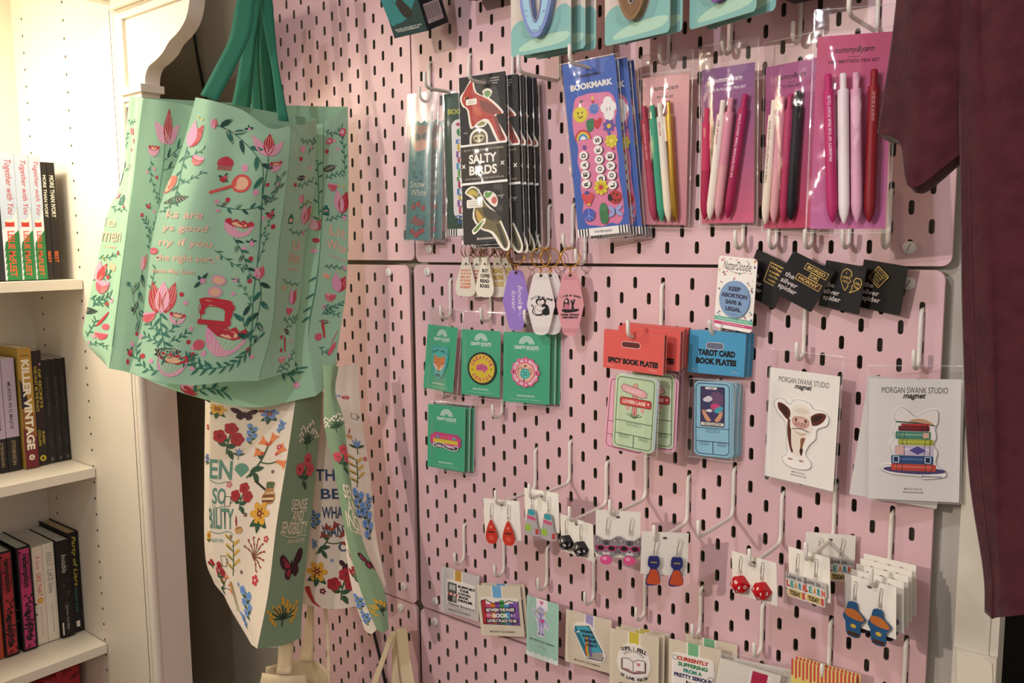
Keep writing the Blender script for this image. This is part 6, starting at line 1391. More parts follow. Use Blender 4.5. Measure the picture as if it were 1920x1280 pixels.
def art_badge(a, w, h):
    for i, (t, ww) in enumerate((('KEEP', .40), ('ABORTION', .86), ('SAFE &', .56), ('LEGAL', .52))): a.text(t, w*.5, h*(.22+.18*i), w*ww, h*.12, '#3a3f58', .06)
    a.text('NATTERDOODLE', w*.5, h*.9, w*.3, h*.025, '#5a5f80', .01)
o, w, h = card('N', 'pin_badge_card', 'white confetti card with a round blue slogan badge', 'pin badge card', art_conf, None, .6, WHT, '#e9e5de', 5)
bd = child(o, 'pin_badge', art_badge, w*.78, w*.78, 2.6, '#7f9fc6', ellipse_outline, 1, h*.32, .7, label='round blue button badge')
def art_spider(big):
    def f(a, w, h):
        for i, t in enumerate(('the', 'silver', 'spider')): a.text(t, w*((.20, .27, .30)[i]), h*(.50+.15*i), w*(.22, .40, .44)[i], h*(.11, .11, .14)[i], '#cfc5c2', .02)
    return f
reg('pin_gold', '#f2cf78', 0.38, metal=0.85)
SG = 'black pin cards in a row'
def pin_card(key, lab): return card(key, 'pin_card', lab, 'pin card', art_spider(1), SG, 1.0, '#0b0a0e', '#121116', 1.0)
o, w, h = pin_card('b1', 'black pin card with a gold framed quote, leftmost and half hidden')
def frame_pin(k):
    def f(a, w, h):
        a.line(rr(1, 1, w-1, h-1, .8), .9, 'pin_gold', True)
        for i, t in enumerate(k): a.text(t, w*.5, h*(.5+(i-(len(k)-1)/2)*.8/len(k)), w*(.5+.28*((i*7+3) % 4)/3), h*.5/len(k), 'pin_gold', .02)
    return f
child(o, 'enamel_pin', frame_pin(('What', 'an excellent', 'day for', 'reading')), w*.46, h*.46, 1.2, '#1b191c', None, w*.2, h*.1, 1.0, rot=0, label='gold framed enamel pin', back='pin_gold')
o, w, h = pin_card('b2', 'tilted black pin card with stacked gold word plates')
def art_bored(a, w, h):
    for t, y, x, ww, c in (('BORED', .17, .52, .84, '#221d1c'), ('OR', .5, .56, .34, '#221d1c'), ('HORNY', .83, .48, .92, '#3a1d16')):
        a.rrect(w*(x-ww/2), h*(y-.17), w*(x+ww/2), h*(y+.17), 1, 'pin_gold'); a.rrect(w*(x-ww/2)+.6, h*(y-.17)+.6, w*(x+ww/2)-.6, h*(y+.17)-.6, .8, c); a.text(t, w*x, h*y, w*ww*.78, h*.17, 'pin_gold', .02)
def borede(w, h): return [(w*.10,0),(w*.94,0),(w*.94,h*.34),(w*.73,h*.34),(w*.73,h*.66),(w*.94,h*.66),(w*.94,h),(w*.02,h),(w*.02,h*.66),(w*.39,h*.66),(w*.39,h*.34),(w*.10,h*.34)]
child(o, 'enamel_pin', art_bored, w*.64, h*.43, 1.2, 'pin_gold', borede, w*.15, h*.1, 1.0, rot=2, label='three stacked gold word plates')
o, w, h = pin_card('b3', 'black pin card with a broken gold heart pin')
def art_heart(a, w, h):
    L = smooth_open([(w*.34,h*.95),(w*.1,h*.6),(w*.06,h*.3),(w*.2,h*.08),(w*.42,h*.12),(w*.5,h*.28)], 5) + [(w*.40,h*.42),(w*.52,h*.52),(w*.42,h*.62),(w*.44,h*.76)]
    a.poly(L, '#1b191c'); a.line(L, .8, 'pin_gold', True); a.text('I', w*.25, h*.24, w*.02, h*.1, 'pin_gold', .02); a.text('LOVE', w*.24, h*.42, w*.26, h*.1, 'pin_gold', .02); a.text('YOU', w*.26, h*.58, w*.22, h*.1, 'pin_gold', .02)
    R2 = [(w*.56,h*.98)] + smooth_open([(w*.6,h*.96),(w*.9,h*.74),(w*.98,h*.5),(w*.88,h*.34),(w*.7,h*.34)], 5) + [(w*.62,h*.5),(w*.7,h*.6),(w*.6,h*.7),(w*.64,h*.82)]
    a.poly(R2, '#1b191c'); a.line(R2, .8, 'pin_gold', True); a.text('LESS', w*.82, h*.54, w*.2, h*.09, 'pin_gold', .02, 0, 15); a.text('THAN', w*.79, h*.7, w*.2, h*.09, 'pin_gold', .02, 0, 15)
child(o, 'enamel_pin', art_heart, w*.56, h*.52, .3, '#15131a', None, w*.2, h*.08, 1.0, rot=4, label='broken gold heart pin in two halves')
o, w, h = pin_card('b4', 'black pin card with a gold diamond outline pin, rightmost')
child(o, 'enamel_pin', frame_pin(('YOU CANT', 'MAKE EVERY', 'BODY HAPPY', 'YOU ARE NOT', 'A BOOK')), w*.36, h*.36, 1.2, '#1b191c', None, w*.02, h*.16, 1.0, rot=36, label='gold diamond-shaped pin')

# ------------------------------------------------------------------ magnets
def art_magcard(a, w, h):
    a.text('MORGAN SWANK STUDIO', w*.5, h*.092, w*.72, h*.048, '#2a2628', 0); a.text('magnet', w*.5, h*.145, w*.25, h*.055, '#1c1a1e', .03, .35)
    a.text('MADE IN THE USA', w*.5, h*.905, w*.2, h*.016, '#5a5558', .005); a.text('MORGANSWANK.COM', w*.5, h*.933, w*.22, h*.013, '#5a5558', .01)
def cow_out(w, h): return smooth_loop([(w*.04,h*.04),(w*.16,h*.02),(w*.28,h*.09),(w*.36,h*.02),(w*.5,h*.0),(w*.64,h*.03),(w*.72,h*.1),(w*.86,h*.1),(w*.98,h*.18),(w*.96,h*.3),(w*.8,h*.38),(w*.78,h*.52),(w*.68,h*.62),(w*.62,h*.76),(w*.72,h*.86),(w*.7,h*.96),(w*.5,h*1.0),(w*.28,h*.97),(w*.2,h*.88),(w*.28,h*.8),(w*.26,h*.6),(w*.24,h*.38),(w*.08,h*.24),(w*.0,h*.12)], 4)
def art_cow(a, w, h):
    a.line([(x, y) for x, y in cow_out(w, h)], .5, '#8d878f', True)
    a.blob([(w*.27,h*.3),(w*.33,h*.34),(w*.34,h*.5),(w*.36,h*.68),(w*.40,h*.76),(w*.36,h*.77),(w*.31,h*.66),(w*.27,h*.5)], '#5c2717', 3); a.blob([(w*.36,h*.48),(w*.6,h*.5),(w*.58,h*.62),(w*.52,h*.8),(w*.4,h*.78)], '#e6dccf', 3)
    a.blob([(w*.52,h*.55),(w*.6,h*.54),(w*.56,h*.66),(w*.56,h*.78),(w*.51,h*.75),(w*.52,h*.66)], '#8a5a3c', 3); a.blob([(w*.52,h*.7),(w*.57,h*.7),(w*.55,h*.8),(w*.52,h*.76)], '#3c1a12', 3)
    a.blob([(w*.07,h*.09),(w*.16,h*.09),(w*.28,h*.15),(w*.31,h*.24),(w*.26,h*.31),(w*.16,h*.24),(w*.08,h*.17)], '#57230f', 4); a.blob([(w*.11,h*.12),(w*.2,h*.13),(w*.26,h*.2),(w*.25,h*.26),(w*.16,h*.2)], '#2e1109', 4)
    a.blob([(w*.94,h*.16),(w*.84,h*.14),(w*.72,h*.18),(w*.66,h*.25),(w*.7,h*.33),(w*.8,h*.32),(w*.9,h*.25)], '#57230f', 4); a.blob([(w*.88,h*.18),(w*.8,h*.18),(w*.72,h*.22),(w*.72,h*.28),(w*.8,h*.26)], '#2e1109', 4)
    a.blob([(w*.34,h*.14),(w*.44,h*.07),(w*.58,h*.07),(w*.66,h*.14),(w*.68,h*.26),(w*.72,h*.38),(w*.66,h*.48),(w*.5,h*.52),(w*.36,h*.47),(w*.31,h*.36),(w*.34,h*.24)], '#e9e1d6', 4); a.blob([(w*.38,h*.16),(w*.46,h*.12),(w*.58,h*.12),(w*.64,h*.17),(w*.5,h*.2)], '#dcd0c2', 4)
    a.blob([(w*.36,h*.26),(w*.5,h*.235),(w*.63,h*.26),(w*.66,h*.34),(w*.58,h*.40),(w*.44,h*.40),(w*.36,h*.35)], '#c99a92', 4); a.blob([(w*.4,h*.27),(w*.6,h*.27),(w*.58,h*.32),(w*.42,h*.32)], '#dcb4aa', 4)
    for q in (.42, .59): a.ell(w*q, h*.29, w*.022, h*.022, '#3c1f20', 10)
    for q in (.42,.47,.53,.58): a.line([(w*q,h*.315),(w*(q-.01),h*.375)], .9, '#8d5a5a')
    a.curve([(w*.36,h*.43),(w*.44,h*.415),(w*.55,h*.415),(w*.66,h*.44)], .9, '#4a2a22'); a.blob([(w*.38,h*.45),(w*.5,h*.47),(w*.63,h*.46),(w*.52,h*.51)], '#cbb49a', 3)
    for x in (.35, .55): a.ell(w*x, h*.87, w*.045, h*.014, '#b08470', 10)
o, w, h = card('cow', 'magnet_card', 'white card with a brown and white cow magnet', 'magnet card', art_magcard, None, .7, '#e9e6e0', '#e3dfd8')
child(o, 'magnet', art_cow, w*.80, h*.62, 1.6, '#efebe6', cow_out, 0, h*.25, .7, label='cow-shaped magnet'); sleeve(o, w+2, 22, h+1, 'film', -2.2, .6)
def bk_out(w, h): return smooth_loop([(w*.22,h*.12),(w*.3,h*.02),(w*.4,h*.05),(w*.53,h*.14),(w*.66,h*.08),(w*.84,h*.05),(w*.86,h*.2),(w*.82,h*.3),(w*.84,h*.42),(w*.8,h*.52),(w*.86,h*.62),(w*.84,h*.78),(w*.98,h*.88),(w*.96,h*.96),(w*.66,h*.995),(w*.6,h*.96),(w*.2,h*.94),(w*.02,h*.87),(w*.06,h*.82),(w*.18,h*.8),(w*.2,h*.68),(w*.16,h*.55),(w*.22,h*.45),(w*.2,h*.34),(w*.24,h*.24)], 4)
def art_bks(a, w, h):
    a.line(bk_out(w, h), .4, '#8d8790', True); a.blob([(w*.06,h*.86),(w*.3,h*.83),(w*.9,h*.85),(w*.96,h*.9),(w*.6,h*.93),(w*.2,h*.91)], '#4c4474', 3)
    a.blob([(w*.24,h*.2),(w*.3,h*.06),(w*.42,h*.1),(w*.53,h*.2),(w*.66,h*.12),(w*.8,h*.1),(w*.84,h*.24),(w*.54,h*.22)], '#ece6df', 4); a.blob([(w*.44,h*.2),(w*.54,h*.17),(w*.68,h*.18),(w*.8,h*.25),(w*.54,h*.225)], '#c9a07c', 3)
    a.poly([(w*.24,h*.205),(w*.54,h*.215),(w*.82,h*.255),(w*.82,h*.27),(w*.54,h*.235),(w*.25,h*.225)], '#3c5a4a')
    for x0, x1, y0, y1, c, c2 in ((.32,.74,.235,.27,'#b03038','#d05048'),(.28,.74,.27,.34,'#6a1f26','#8a3038'),(.24,.76,.345,.45,'#4f8a74','#7fb09c'),(.28,.8,.45,.53,'#a8b040','#c8cc50'),(.23,.80,.535,.67,'#c9bcd4','#e2dae8'),(.18,.80,.675,.79,'#2f4f7c','#4f74a4'),(.18,.84,.79,.885,'#bf4a40','#d8705c')):
        a.rrect(w*x0,h*y0,w*x1,h*y1,1.2,c); a.rect(w*(x0+.04),h*(y0+(y1-y0)*.3),w*(x1-.06),h*(y0+(y1-y0)*.55),c2)
        for q in (.12,.24,.76,.9): a.rect(w*(x0+(x1-x0)*q),h*y0,w*(x0+(x1-x0)*q)+.6,h*y1,'#3a2c34' if y0 < .8 else '#8a2c2a', up=0)
    a.rect(w*.24,h*.545,w*.36,h*.66,'#dcb4a8'); a.poly([(w*.44,h*.6),(w*.57,h*.545),(w*.7,h*.6),(w*.57,h*.66)], '#5b4f96')
    for q in (.21, .68): a.line(rr(w*q, h*.69, w*(q+.08), h*.77, .5), .8, '#c8d8e8', True); a.rect(w*(q+.01), h*.70, w*(q+.07), h*.76, '#1d2c50')
    a.rect(w*.64,h*.36,w*.73,h*.43,'#dcb09a'); a.text('MORGAN SWANK', w*.78, h*.955, w*.3, h*.018, '#3a3450', .02, .2)
for key, off, lab in (('bks', (0,0,0), 'white card with a magnet of stacked books, foremost'), ('bks2', (-1,3,-2.2), 'white magnet card behind the stacked-books one, tilted clockwise'), ('bks', (1,14,-3), 'white magnet card behind the stacked-books one, rearmost and straight')):
    o, w, h = card(key, 'magnet_card', lab, 'magnet card', art_magcard, 'magnet cards by the maroon shirt', .7, '#e3e0dc', '#dedad4', off=off, roll=5 if key == 'bks2' else 0)
    if key == 'bks' and off[0] == 0: child(o, 'magnet', art_bks, w*.74, h*.60, 1.6, '#ece9e6', bk_out, -1, h*.22, .7, label='magnet cut as a pile of books'); sleeve(o, w+2, 14, h+1, 'film', -2.2, .6)
# ------------------------------------------------------------------ earrings on white cards
def ear_wire(parent, M_, drop=20):
    k = MB(); P = [(0, 1.6, 10.5), (0.3, -0.6, 11.2), (0.9, -2.2, 10.0), (0.7, -2.6, 6), (-0.2, -2.2, 0), (-0.4, -1.8, -4)]
    k.tube(smooth_open(P, 4), .55, 'steel', 6); k.lathe([(0.01, -4.6), (.95, -4), (.95, -2.6), (0.01, -2.2)], 'steel', Matrix.Translation((-.4, -1.9, 0)), 8)
    for i in range(4): k.torus(1.0, .32, 'steel', Matrix.Translation((-.4, -1.9, -5.2-.8*i)), 8, 5)
    k.torus(1.3, .3, 'steel', Matrix.Translation((-.4, -1.9, -9.6)) @ Matrix.Rotation(R_(90), 4, 'X'), 12, 5)
    return k.build('ear_wire', parent, M_)
def art_ecard(a, w, h):
    a.text('. . . .', w*.5, h*.80, w*.3, h*.012, '#8d8a88'); a.text('hypoallergenic nickel free', w*.5, h*.85, w*.28, h*.012, '#9a9694'); a.rect(w*.42, h*.10, w*.56, h*.17, '#e4dfd5'); a.ell(w*.5, h*.135, 2.6, 1.6, '#57504a', 12)
def earring(o, x, y, charm, dx=0):
    """x from the card's middle and y down at the ear hook; the charm hangs below"""
    M_ = place(x, -2.2, -y); A_ = Matrix.Identity(4)
    e = charm(o); e.matrix_local = place(x-.4, -3.6, -y-11)
    ear_wire(e, place(.4, 1.4, 11)); return e
def flat_charm(name, outline, face, art, w, h, t=1.6, label=None, back=None):
    def f(parent):
        A = Art(); art(A, w, h) if art else None
        o = panel_mb(w, h, t, A if art else None, face, back or face, 0, outline(w, h) if outline else None).build(name, parent)
        if label: o['label'] = label
        return o
    return f
def ecard(key, lab, off=(0,0,0), group=None, yaw=0): return card(key, 'earring_card', lab, 'earrings', art_ecard, group or 'white earring cards on long hooks', .6, '#ece7dd', '#e6e1d6', off=off, yaw=yaw)
def drop(w, h): return smooth_loop([(w*.5,0),(w*.72,h*.2),(w*.9,h*.45),(w,h*.75),(w*.8,h*.97),(w*.5,h),(w*.2,h*.97),(0,h*.75),(w*.1,h*.45),(w*.28,h*.2)], 4)
o, w, h = ecard('E1', 'white earring card with plain red drop charms')
red = flat_charm('earring', drop, '#bf2f22', lambda a, w, h: (a.ell(w*.5, h*.30, w*.12, h*.06, '#e0705c'), a.rect(w*.22, h*.48, w*.78, h*.54, '#3a1410'), a.ell(w*.5, h*.75, w*.2, h*.1, '#d4513c')), 18, 34)
for x, y in ((-15, 17), (11, 17)): earring(o, x, y, red)
def slab(w, h): return smooth_loop([(w*.3,0),(w*.68,0),(w*.78,h*.2),(w*.86,h*.6),(w,h*.8),(w*.95,h),(w*.1,h),(0,h*.8),(w*.1,h*.5),(w*.2,h*.2)], 3)
o, w, h = ecard('E2', 'white earring card with grey charms topped in teal')
gr = flat_charm('earring', slab, '#a5a0a4', lambda a, w, h: (a.blob([(w*.3,h*.02),(w*.66,h*.02),(w*.7,h*.2),(w*.3,h*.2)], '#3a93a0', 3), a.poly([(w*.2,h*.24),(w*.74,h*.30),(w*.74,h*.42),(w*.2,h*.36)], '#c44a74'), a.rrect(w*.05,h*.6,w*.4,h*.86,1,'#8fb43a'), a.rrect(w*.72,h*.72,w*.94,h*.94,1,'#b0413e')), 24, 35)
for x, y in ((-13, 16), (13, 18)): earring(o, x, y, gr)
reg('dice_black', '#17161b', 0.25); reg('dice_red', '#b3121d', 0.18, trans=0.0)
def d20(name, col, num, nums):
    def f(parent):
        p = (1+5**.5)/2; V = [(-1,p,0),(1,p,0),(-1,-p,0),(1,-p,0),(0,-1,p),(0,1,p),(0,-1,-p),(0,1,-p),(p,0,-1),(p,0,1),(-p,0,-1),(-p,0,1)]
        F = [(0,11,5),(0,5,1),(0,1,7),(0,7,10),(0,10,11),(1,5,9),(5,11,4),(11,10,2),(10,7,6),(7,1,8),(3,9,4),(3,4,2),(3,2,6),(3,6,8),(3,8,9),(4,9,5),(2,4,11),(6,2,10),(8,6,7),(9,8,1)]
        k = 11.6/1.902; Rm = Matrix.Translation((0, 0, -10.5)) @ Matrix.Rotation(R_(18), 4, 'X') @ Matrix.Rotation(R_(14), 4, 'Z') @ Matrix.Rotation(R_(31.7), 4, 'Y')
        W = [Rm @ Vector((a*k, b*k, c*k)) for a, b, c in V]; mb = MB(); mb.add(W, F, col); q = 0
        for f_ in F:
            c = (W[f_[0]]+W[f_[1]]+W[f_[2]])/3; n = (W[f_[1]]-W[f_[0]]).cross(W[f_[2]]-W[f_[0]]).normalized(); n = n if n.dot(c-Vector((0,0,-10.5))) > 0 else -n
            if n.y > -0.3: continue
            u = Vector((0, 0, 1)) - n*n.z; u = u.normalized() if u.length > .1 else Vector((1, 0, 0)); u = Matrix.Rotation(R_(random.uniform(-40, 40)), 3, n) @ u; r = u.cross(n)
            A = Art(); A.text(nums[q % len(nums)], 0, 0, 4.0 if len(nums[q % len(nums)]) > 1 else 2.2, 3.7, num, .04); q += 1
            A.emit(mb, lambda x, y, e: tuple(c - r*x*-1*-1 - u*y + n*(.1+e)) if False else tuple(c + r*-x*-1 - u*y + n*(.1+e)))
        return mb.build('earring', parent)
    return f
o, w, h = ecard('E3', 'white earring card with black twenty-sided dice')
for x, y, nn in ((-15.5, 14, ['12','2','19','10','8','17','5']), (9, 15.5, ['10','8','12','4','2','20','9'])): earring(o, x, y, d20('d', 'dice_black', '#e9e6e2', nn))
def catout(w, h): return smooth_loop([(w*.03,h*.02),(w*.2,h*.1),(w*.34,h*.16),(w*.5,h*.15),(w*.66,h*.16),(w*.8,h*.1),(w*.97,h*.02),(w*.98,h*.25),(w,h*.45),(w*.9,h*.62),(w*.68,h*.70),(w*.76,h*.82),(w*.7,h*.95),(w*.5,h),(w*.3,h*.95),(w*.24,h*.82),(w*.32,h*.70),(w*.1,h*.62),(0,h*.45),(w*.02,h*.25)], 3)
def art_cat(a, w, h):
    for q in (0, 1):
        s_ = lambda x: w*(x if q == 0 else 1-x); a.blob([(s_(.06),h*.06),(s_(.2),h*.14),(s_(.26),h*.24),(s_(.1),h*.24)], '#6a6268', 3)
        a.blob([(s_(.1),h*.11),(s_(.18),h*.16),(s_(.2),h*.23),(s_(.12),h*.22)], '#b9a9a6', 3)
    for x in (.36,.44,.5,.56,.64): a.line([(w*x,h*.17),(w*(.5+(x-.5)*.7),h*.32)], 1.1, '#2a262a')
    for y in (.36,.42,.5,.56):
        a.line([(w*.03,h*y),(w*.16,h*(y+.02))], .8, '#2a262a'); a.line([(w*.97,h*y),(w*.84,h*(y+.02))], .8, '#2a262a')
    for x in (.27, .73): a.ell(w*x, h*.43, w*.2, h*.105, '#c0306c', 18); a.ell(w*x, h*.43, w*.145, h*.08, '#1a1420', 16)
    a.line([(w*.42,h*.4),(w*.58,h*.4)], 1.6, '#c0306c'); a.line([(w*.02,h*.38),(w*.14,h*.4)], 1.2, '#c0306c'); a.line([(w*.98,h*.38),(w*.86,h*.4)], 1.2, '#c0306c')
    a.blob([(w*.4,h*.56),(w*.6,h*.56),(w*.66,h*.64),(w*.34,h*.64)], '#d8ced0', 3); a.ell(w*.5, h*.56, w*.05, h*.025, '#7a4a54', 10)
    a.ell(w*.5, h*.83, w*.26, h*.16, '#d9508a', 22); a.ell(w*.44, h*.78, w*.1, h*.06, '#eba0c0', 12)
o, w, h = ecard('E4', 'white earring card with cats in pink glasses blowing bubble gum')
for x, y in ((-13.5, 19), (15, 18.5)): earring(o, x, y, flat_charm('earring', catout, '#8d868c', art_cat, 29, 37))
def two(w, h): return smooth_loop([(w*.2,h*.02),(w*.5,0),(w*.8,h*.02),(w*.86,h*.3),(w*.7,h*.42),(w*.86,h*.6),(w*.95,h*.9),(w*.6,h),(w*.1,h),(w*.05,h*.85),(w*.2,h*.6),(w*.3,h*.42),(w*.14,h*.3)], 3)
o, w, h = ecard('E5', 'white earring card with plain blue and orange charms')
for x, y in ((-12, 18), (15, 18)): earring(o, x, y, flat_charm('earring', two, '#262b6e', lambda a, w, h: (a.blob([(w*.32,h*.46),(w*.68,h*.46),(w*.84,h*.66),(w*.9,h*.94),(w*.12,h*.94),(w*.2,h*.66)], '#c3502a', 3), a.rect(w*.3, h*.18, w*.7, h*.22, '#a9a33c')), 19, 36))
o, w, h = ecard('E6', 'white earring card with red twenty-sided dice')
for x, y, nn in ((-15.5, 14, ['15','12','5','2','10','8']), (11, 14, ['19','3','7','1','9','20'])): earring(o, x, y, d20('d', 'dice_red', '#f1e6e4', nn))
def wordout(w, h): return rr(0, 0, w, h*.62, 2)[:10] + [(w*.93, h*.62), (w*.93, h), (w*.12, h), (w*.05, h*.9), (w*.12, h*.75), (0, h*.62)] + [(0, h*.1)]
def art_word(a, w, h):
    a.rect(0, 0, w, h*.28, '#b9b4b2'); a.text('Love to', w*.4, h*.13, w*.7, h*.2, '#3a3638', .02, .2); a.text('every day', w*.8, h*.2, w*.3, h*.08, '#4a4648')
    for i, (c, m) in enumerate(zip('LEARN', ('#b83a34', '#4a9a8a', '#c98a3a', '#3a8a94', '#c9503a'))): a.text(c, w*(.12+.19*i), h*.45, w*.16, h*.28, m, .06)
    a.rect(w*.14, h*.66, w*.78, h*.95, '#c9b070'); a.poly([(w*.14,h*.66),(w*.02,h*.8),(w*.14,h*.95)], '#e0c8a0'); a.rect(w*.78, h*.66, w*.9, h*.95, '#c04a50'); a.text('TODAY', w*.45, h*.81, w*.5, h*.2, '#2a2a2e', .05)
wd = flat_charm('earring', wordout, '#d9d4cf', art_word, 27, 26)
o, w, h = ecard('E7', 'white earring card with colourful word and pencil charms, front one')
for x, y in ((-12.5, 16), (10.5, 15.5)): earring(o, x, y, wd)
o, w, h = ecard('E7b', 'white earring card with word charms, back on the bar behind the front one')
for x, y in ((-12, 16), (11, 15)): earring(o, x, y, wd)
def band(w, h): return smooth_loop([(w*.3,0),(w*.62,0),(w*.68,h*.2),(w*.96,h*.38),(w*.9,h*.5),(w*.78,h*.62),(w*.74,h*.98),(w*.24,h*.98),(w*.16,h*.62),(w*.05,h*.45),(w*.2,h*.22)], 3)
blu = flat_charm('earring', band, '#1f4f78', lambda a, w, h: (a.blob([(w*.2,h*.22),(w*.6,h*.2),(w*.92,h*.38),(w*.84,h*.48),(w*.4,h*.46),(w*.16,h*.38)], '#b5672c', 3), a.rect(w*.26,h*.86,w*.74,h*.98,'#3a241c'), a.ell(w*.5, h*.68, w*.12, h*.06, '#c9a83a', 12)), 27, 36)
for i, (off, lab) in enumerate((((0,0,0), 'white earring card with plain blue and orange-brown charms, foremost of the stack'), ((4,10,3), 'white earring card in the thick stack, second from the front'), ((6,20,6), 'white earring card in the thick stack, third from the front'), ((7,30,9), 'white earring card in the thick stack, fourth from the front'), ((8,40,12), 'white earring card in the thick stack, rearmost'))):
    o, w, h = ecard('E8', lab, off, 'stack of white earring cards on the right hook', (i*2) % 3)
    for x, y in ((-15, 16), (13, 16)): earring(o, x, y, blu)

# ------------------------------------------------------------------ magnetic bookmarks on cream cards
def mcard(key, lab, art=None, face='#e2dccd', group='magnetic bookmarks along the bottom', off=(0,0,0), yaw=0, roll=0, name='magnetic_bookmark', top=5):
    o, w, h = card(key, name, lab, 'bookmark', art, group, .7, face, '#e2ddd2', off=off, yaw=yaw, roll=roll)
    sleeve(o, w+2, top, h+1, 'film', -2.4, .5, edge=False); return o, w, h
def art_m(tab, tx=.5, tw=.17, th=.26):
    def f(a, w, h):
        a.rect(w*(tx-tw/2-.03), 0, w*(tx+tw/2+.03), h*th, '#efebe4'); a.rect(w*(tx-tw/2), 0, w*(tx+tw/2), h*th, tab); a.text('MAGNETIC BOOKMARK', w*.5, h*.915, w*.58, h*.042, '#3a3638', .01); a.text('~ by ~', w*.5, h*.855, w*.2, h*.016, '#6a6668')
    return f
def rb(r): return lambda w, h: rr(0, 0, w, h, r)
o, w, h = mcard('M1', 'grey shop-front magnetic bookmark, leftmost of the bottom row', art_m('#c99a4a', .45), '#cfc9c6')
def art_shop(a, w, h):
    a.rect(w*.04,h*.1,w*.36,h*.86,'#5a585a'); a.rect(w*.08,h*.16,w*.32,h*.4,'#7f8a86')
    for q in (.12,.22): a.rect(w*q,h*.18,w*(q+.08),h*.38,'#c9cdc6')
    for i in range(6): a.poly([(w*(.0+.065*i),h*.5),(w*(.065+.065*i),h*.5),(w*(.06+.065*i),h*.6),(w*(-.01+.065*i),h*.6)], '#c04038' if i % 2 else '#efe8e2')
    a.rect(w*.08,h*.62,w*.2,h*.86,'#34343a'); a.rect(w*.22,h*.62,w*.33,h*.8,'#9aa6a2')
    for i, t in enumerate(('SUPPORT','YOUR','LOCAL','BOOK','DEALER')): a.text(t, w*(.40+ .028*len(t)+.10), h*(.17+.135*i), w*.085*len(t), h*.1, '#1f1b1e', .06)
    a.text('Webster Bookstore', w*.52, h*.94, w*.9, h*.09, '#2a2628', .01, .3)
child(o, 'magnet_flap', art_shop, w*.76, h*.56, .9, '#efebe5', rb(3), w*.03, h*.24)
for i, (off, lab) in enumerate((((0,0,0), 'rainbow book-row magnetic bookmark on a cream card, front one'), ((3,7,1.5), 'cream bookmark card just behind the rainbow book-row one'))):
    o, w, h = mcard('M2', lab, art_m('#6fb0dc', .46, .2, .3), '#ded3bd', off=off, yaw=-2*i)
    def art_between(a, w, h):
        cols = ['#b8323a', '#c8508a', '#d8762e', '#7a4a9a', '#3f9a4c', '#4aa0d4', '#6a4a94', '#8a5ab0']
        for i in range(8): a.rect(w*(.02+.12*i), h*(.08+.05*((i*3) % 4)), w*(.14+.12*i), h*.97, cols[i])
        a.line([(w*.02,h*.97),(w*.02,h*.12),(w*.14,h*.06),(w*.2,h*.12),(w*.35,h*.2),(w*.6,h*.18),(w*.75,h*.08),(w*.86,h*.12),(w*.98,h*.1),(w*.98,h*.97)], 1.3, '#2a1a28', True)
        a.poly([(w*.1,h*.36),(w*.9,h*.32),(w*.9,h*.5),(w*.1,h*.54)], '#241a26'); a.text('BETWEEN THE PAGES', w*.5, h*.43, w*.74, h*.12, '#f0e8e4', .05, 0, -2.5)
        a.text('BOOK', w*.5, h*.64, w*.42, h*.15, '#f2eee8', .06, 0, -2); a.text('OF A', w*.2, h*.65, w*.14, h*.09, '#e8d8c8', .04); a.text('IS A', w*.82, h*.62, w*.12, h*.09, '#e8d8c8', .04)
        a.poly([(w*.1,h*.76),(w*.94,h*.74),(w*.94,h*.9),(w*.1,h*.93)], '#241a26'); a.text('LOVELY PLACE TO BE', w*.52, h*.83, w*.76, h*.11, '#f0e8e4', .05, 0, -1.5)
    child(o, 'magnet_flap', art_between, w*.88, h*.54, .9, '#efe8de', rb(3), 0, h*.24)
o, w, h = mcard('M3', 'mint bookmark card with a lavender robot', lambda a, w, h: (a.rect(w*.3, 0, w*.66, h*.16, '#efe6ec'), heart(a, w*.47, h*.06, w*.12, '#d8709a'), a.text('MAGNETIC BOOKMARK', w*.5, h*.70, w*.78, h*.034, '#3a4a48', .02), a.text('by', w*.5, h*.755, w*.05, h*.02, '#5a6a66'), a.text('artist lane', w*.5, h*.79, w*.26, h*.016, '#5a6a66'), a.poly([(0,h)]+[(w*i/10, h*(.94 if i % 2 else .905)) for i in range(11)]+[(w,h)], '#dfe9e2')), '#a4cfbf')
def robo(w, h): return smooth_loop([(w*.3,h*.02),(w*.6,0),(w*.75,h*.1),(w*.78,h*.26),(w*.72,h*.36),(w*.86,h*.5),(w*.98,h*.68),(w*.86,h*.74),(w*.74,h*.66),(w*.7,h*.82),(w*.74,h*.98),(w*.3,h*1.0),(w*.34,h*.8),(w*.26,h*.5),(w*.14,h*.36),(w*.0,h*.16),(w*.12,h*.13),(w*.24,h*.26)], 3)
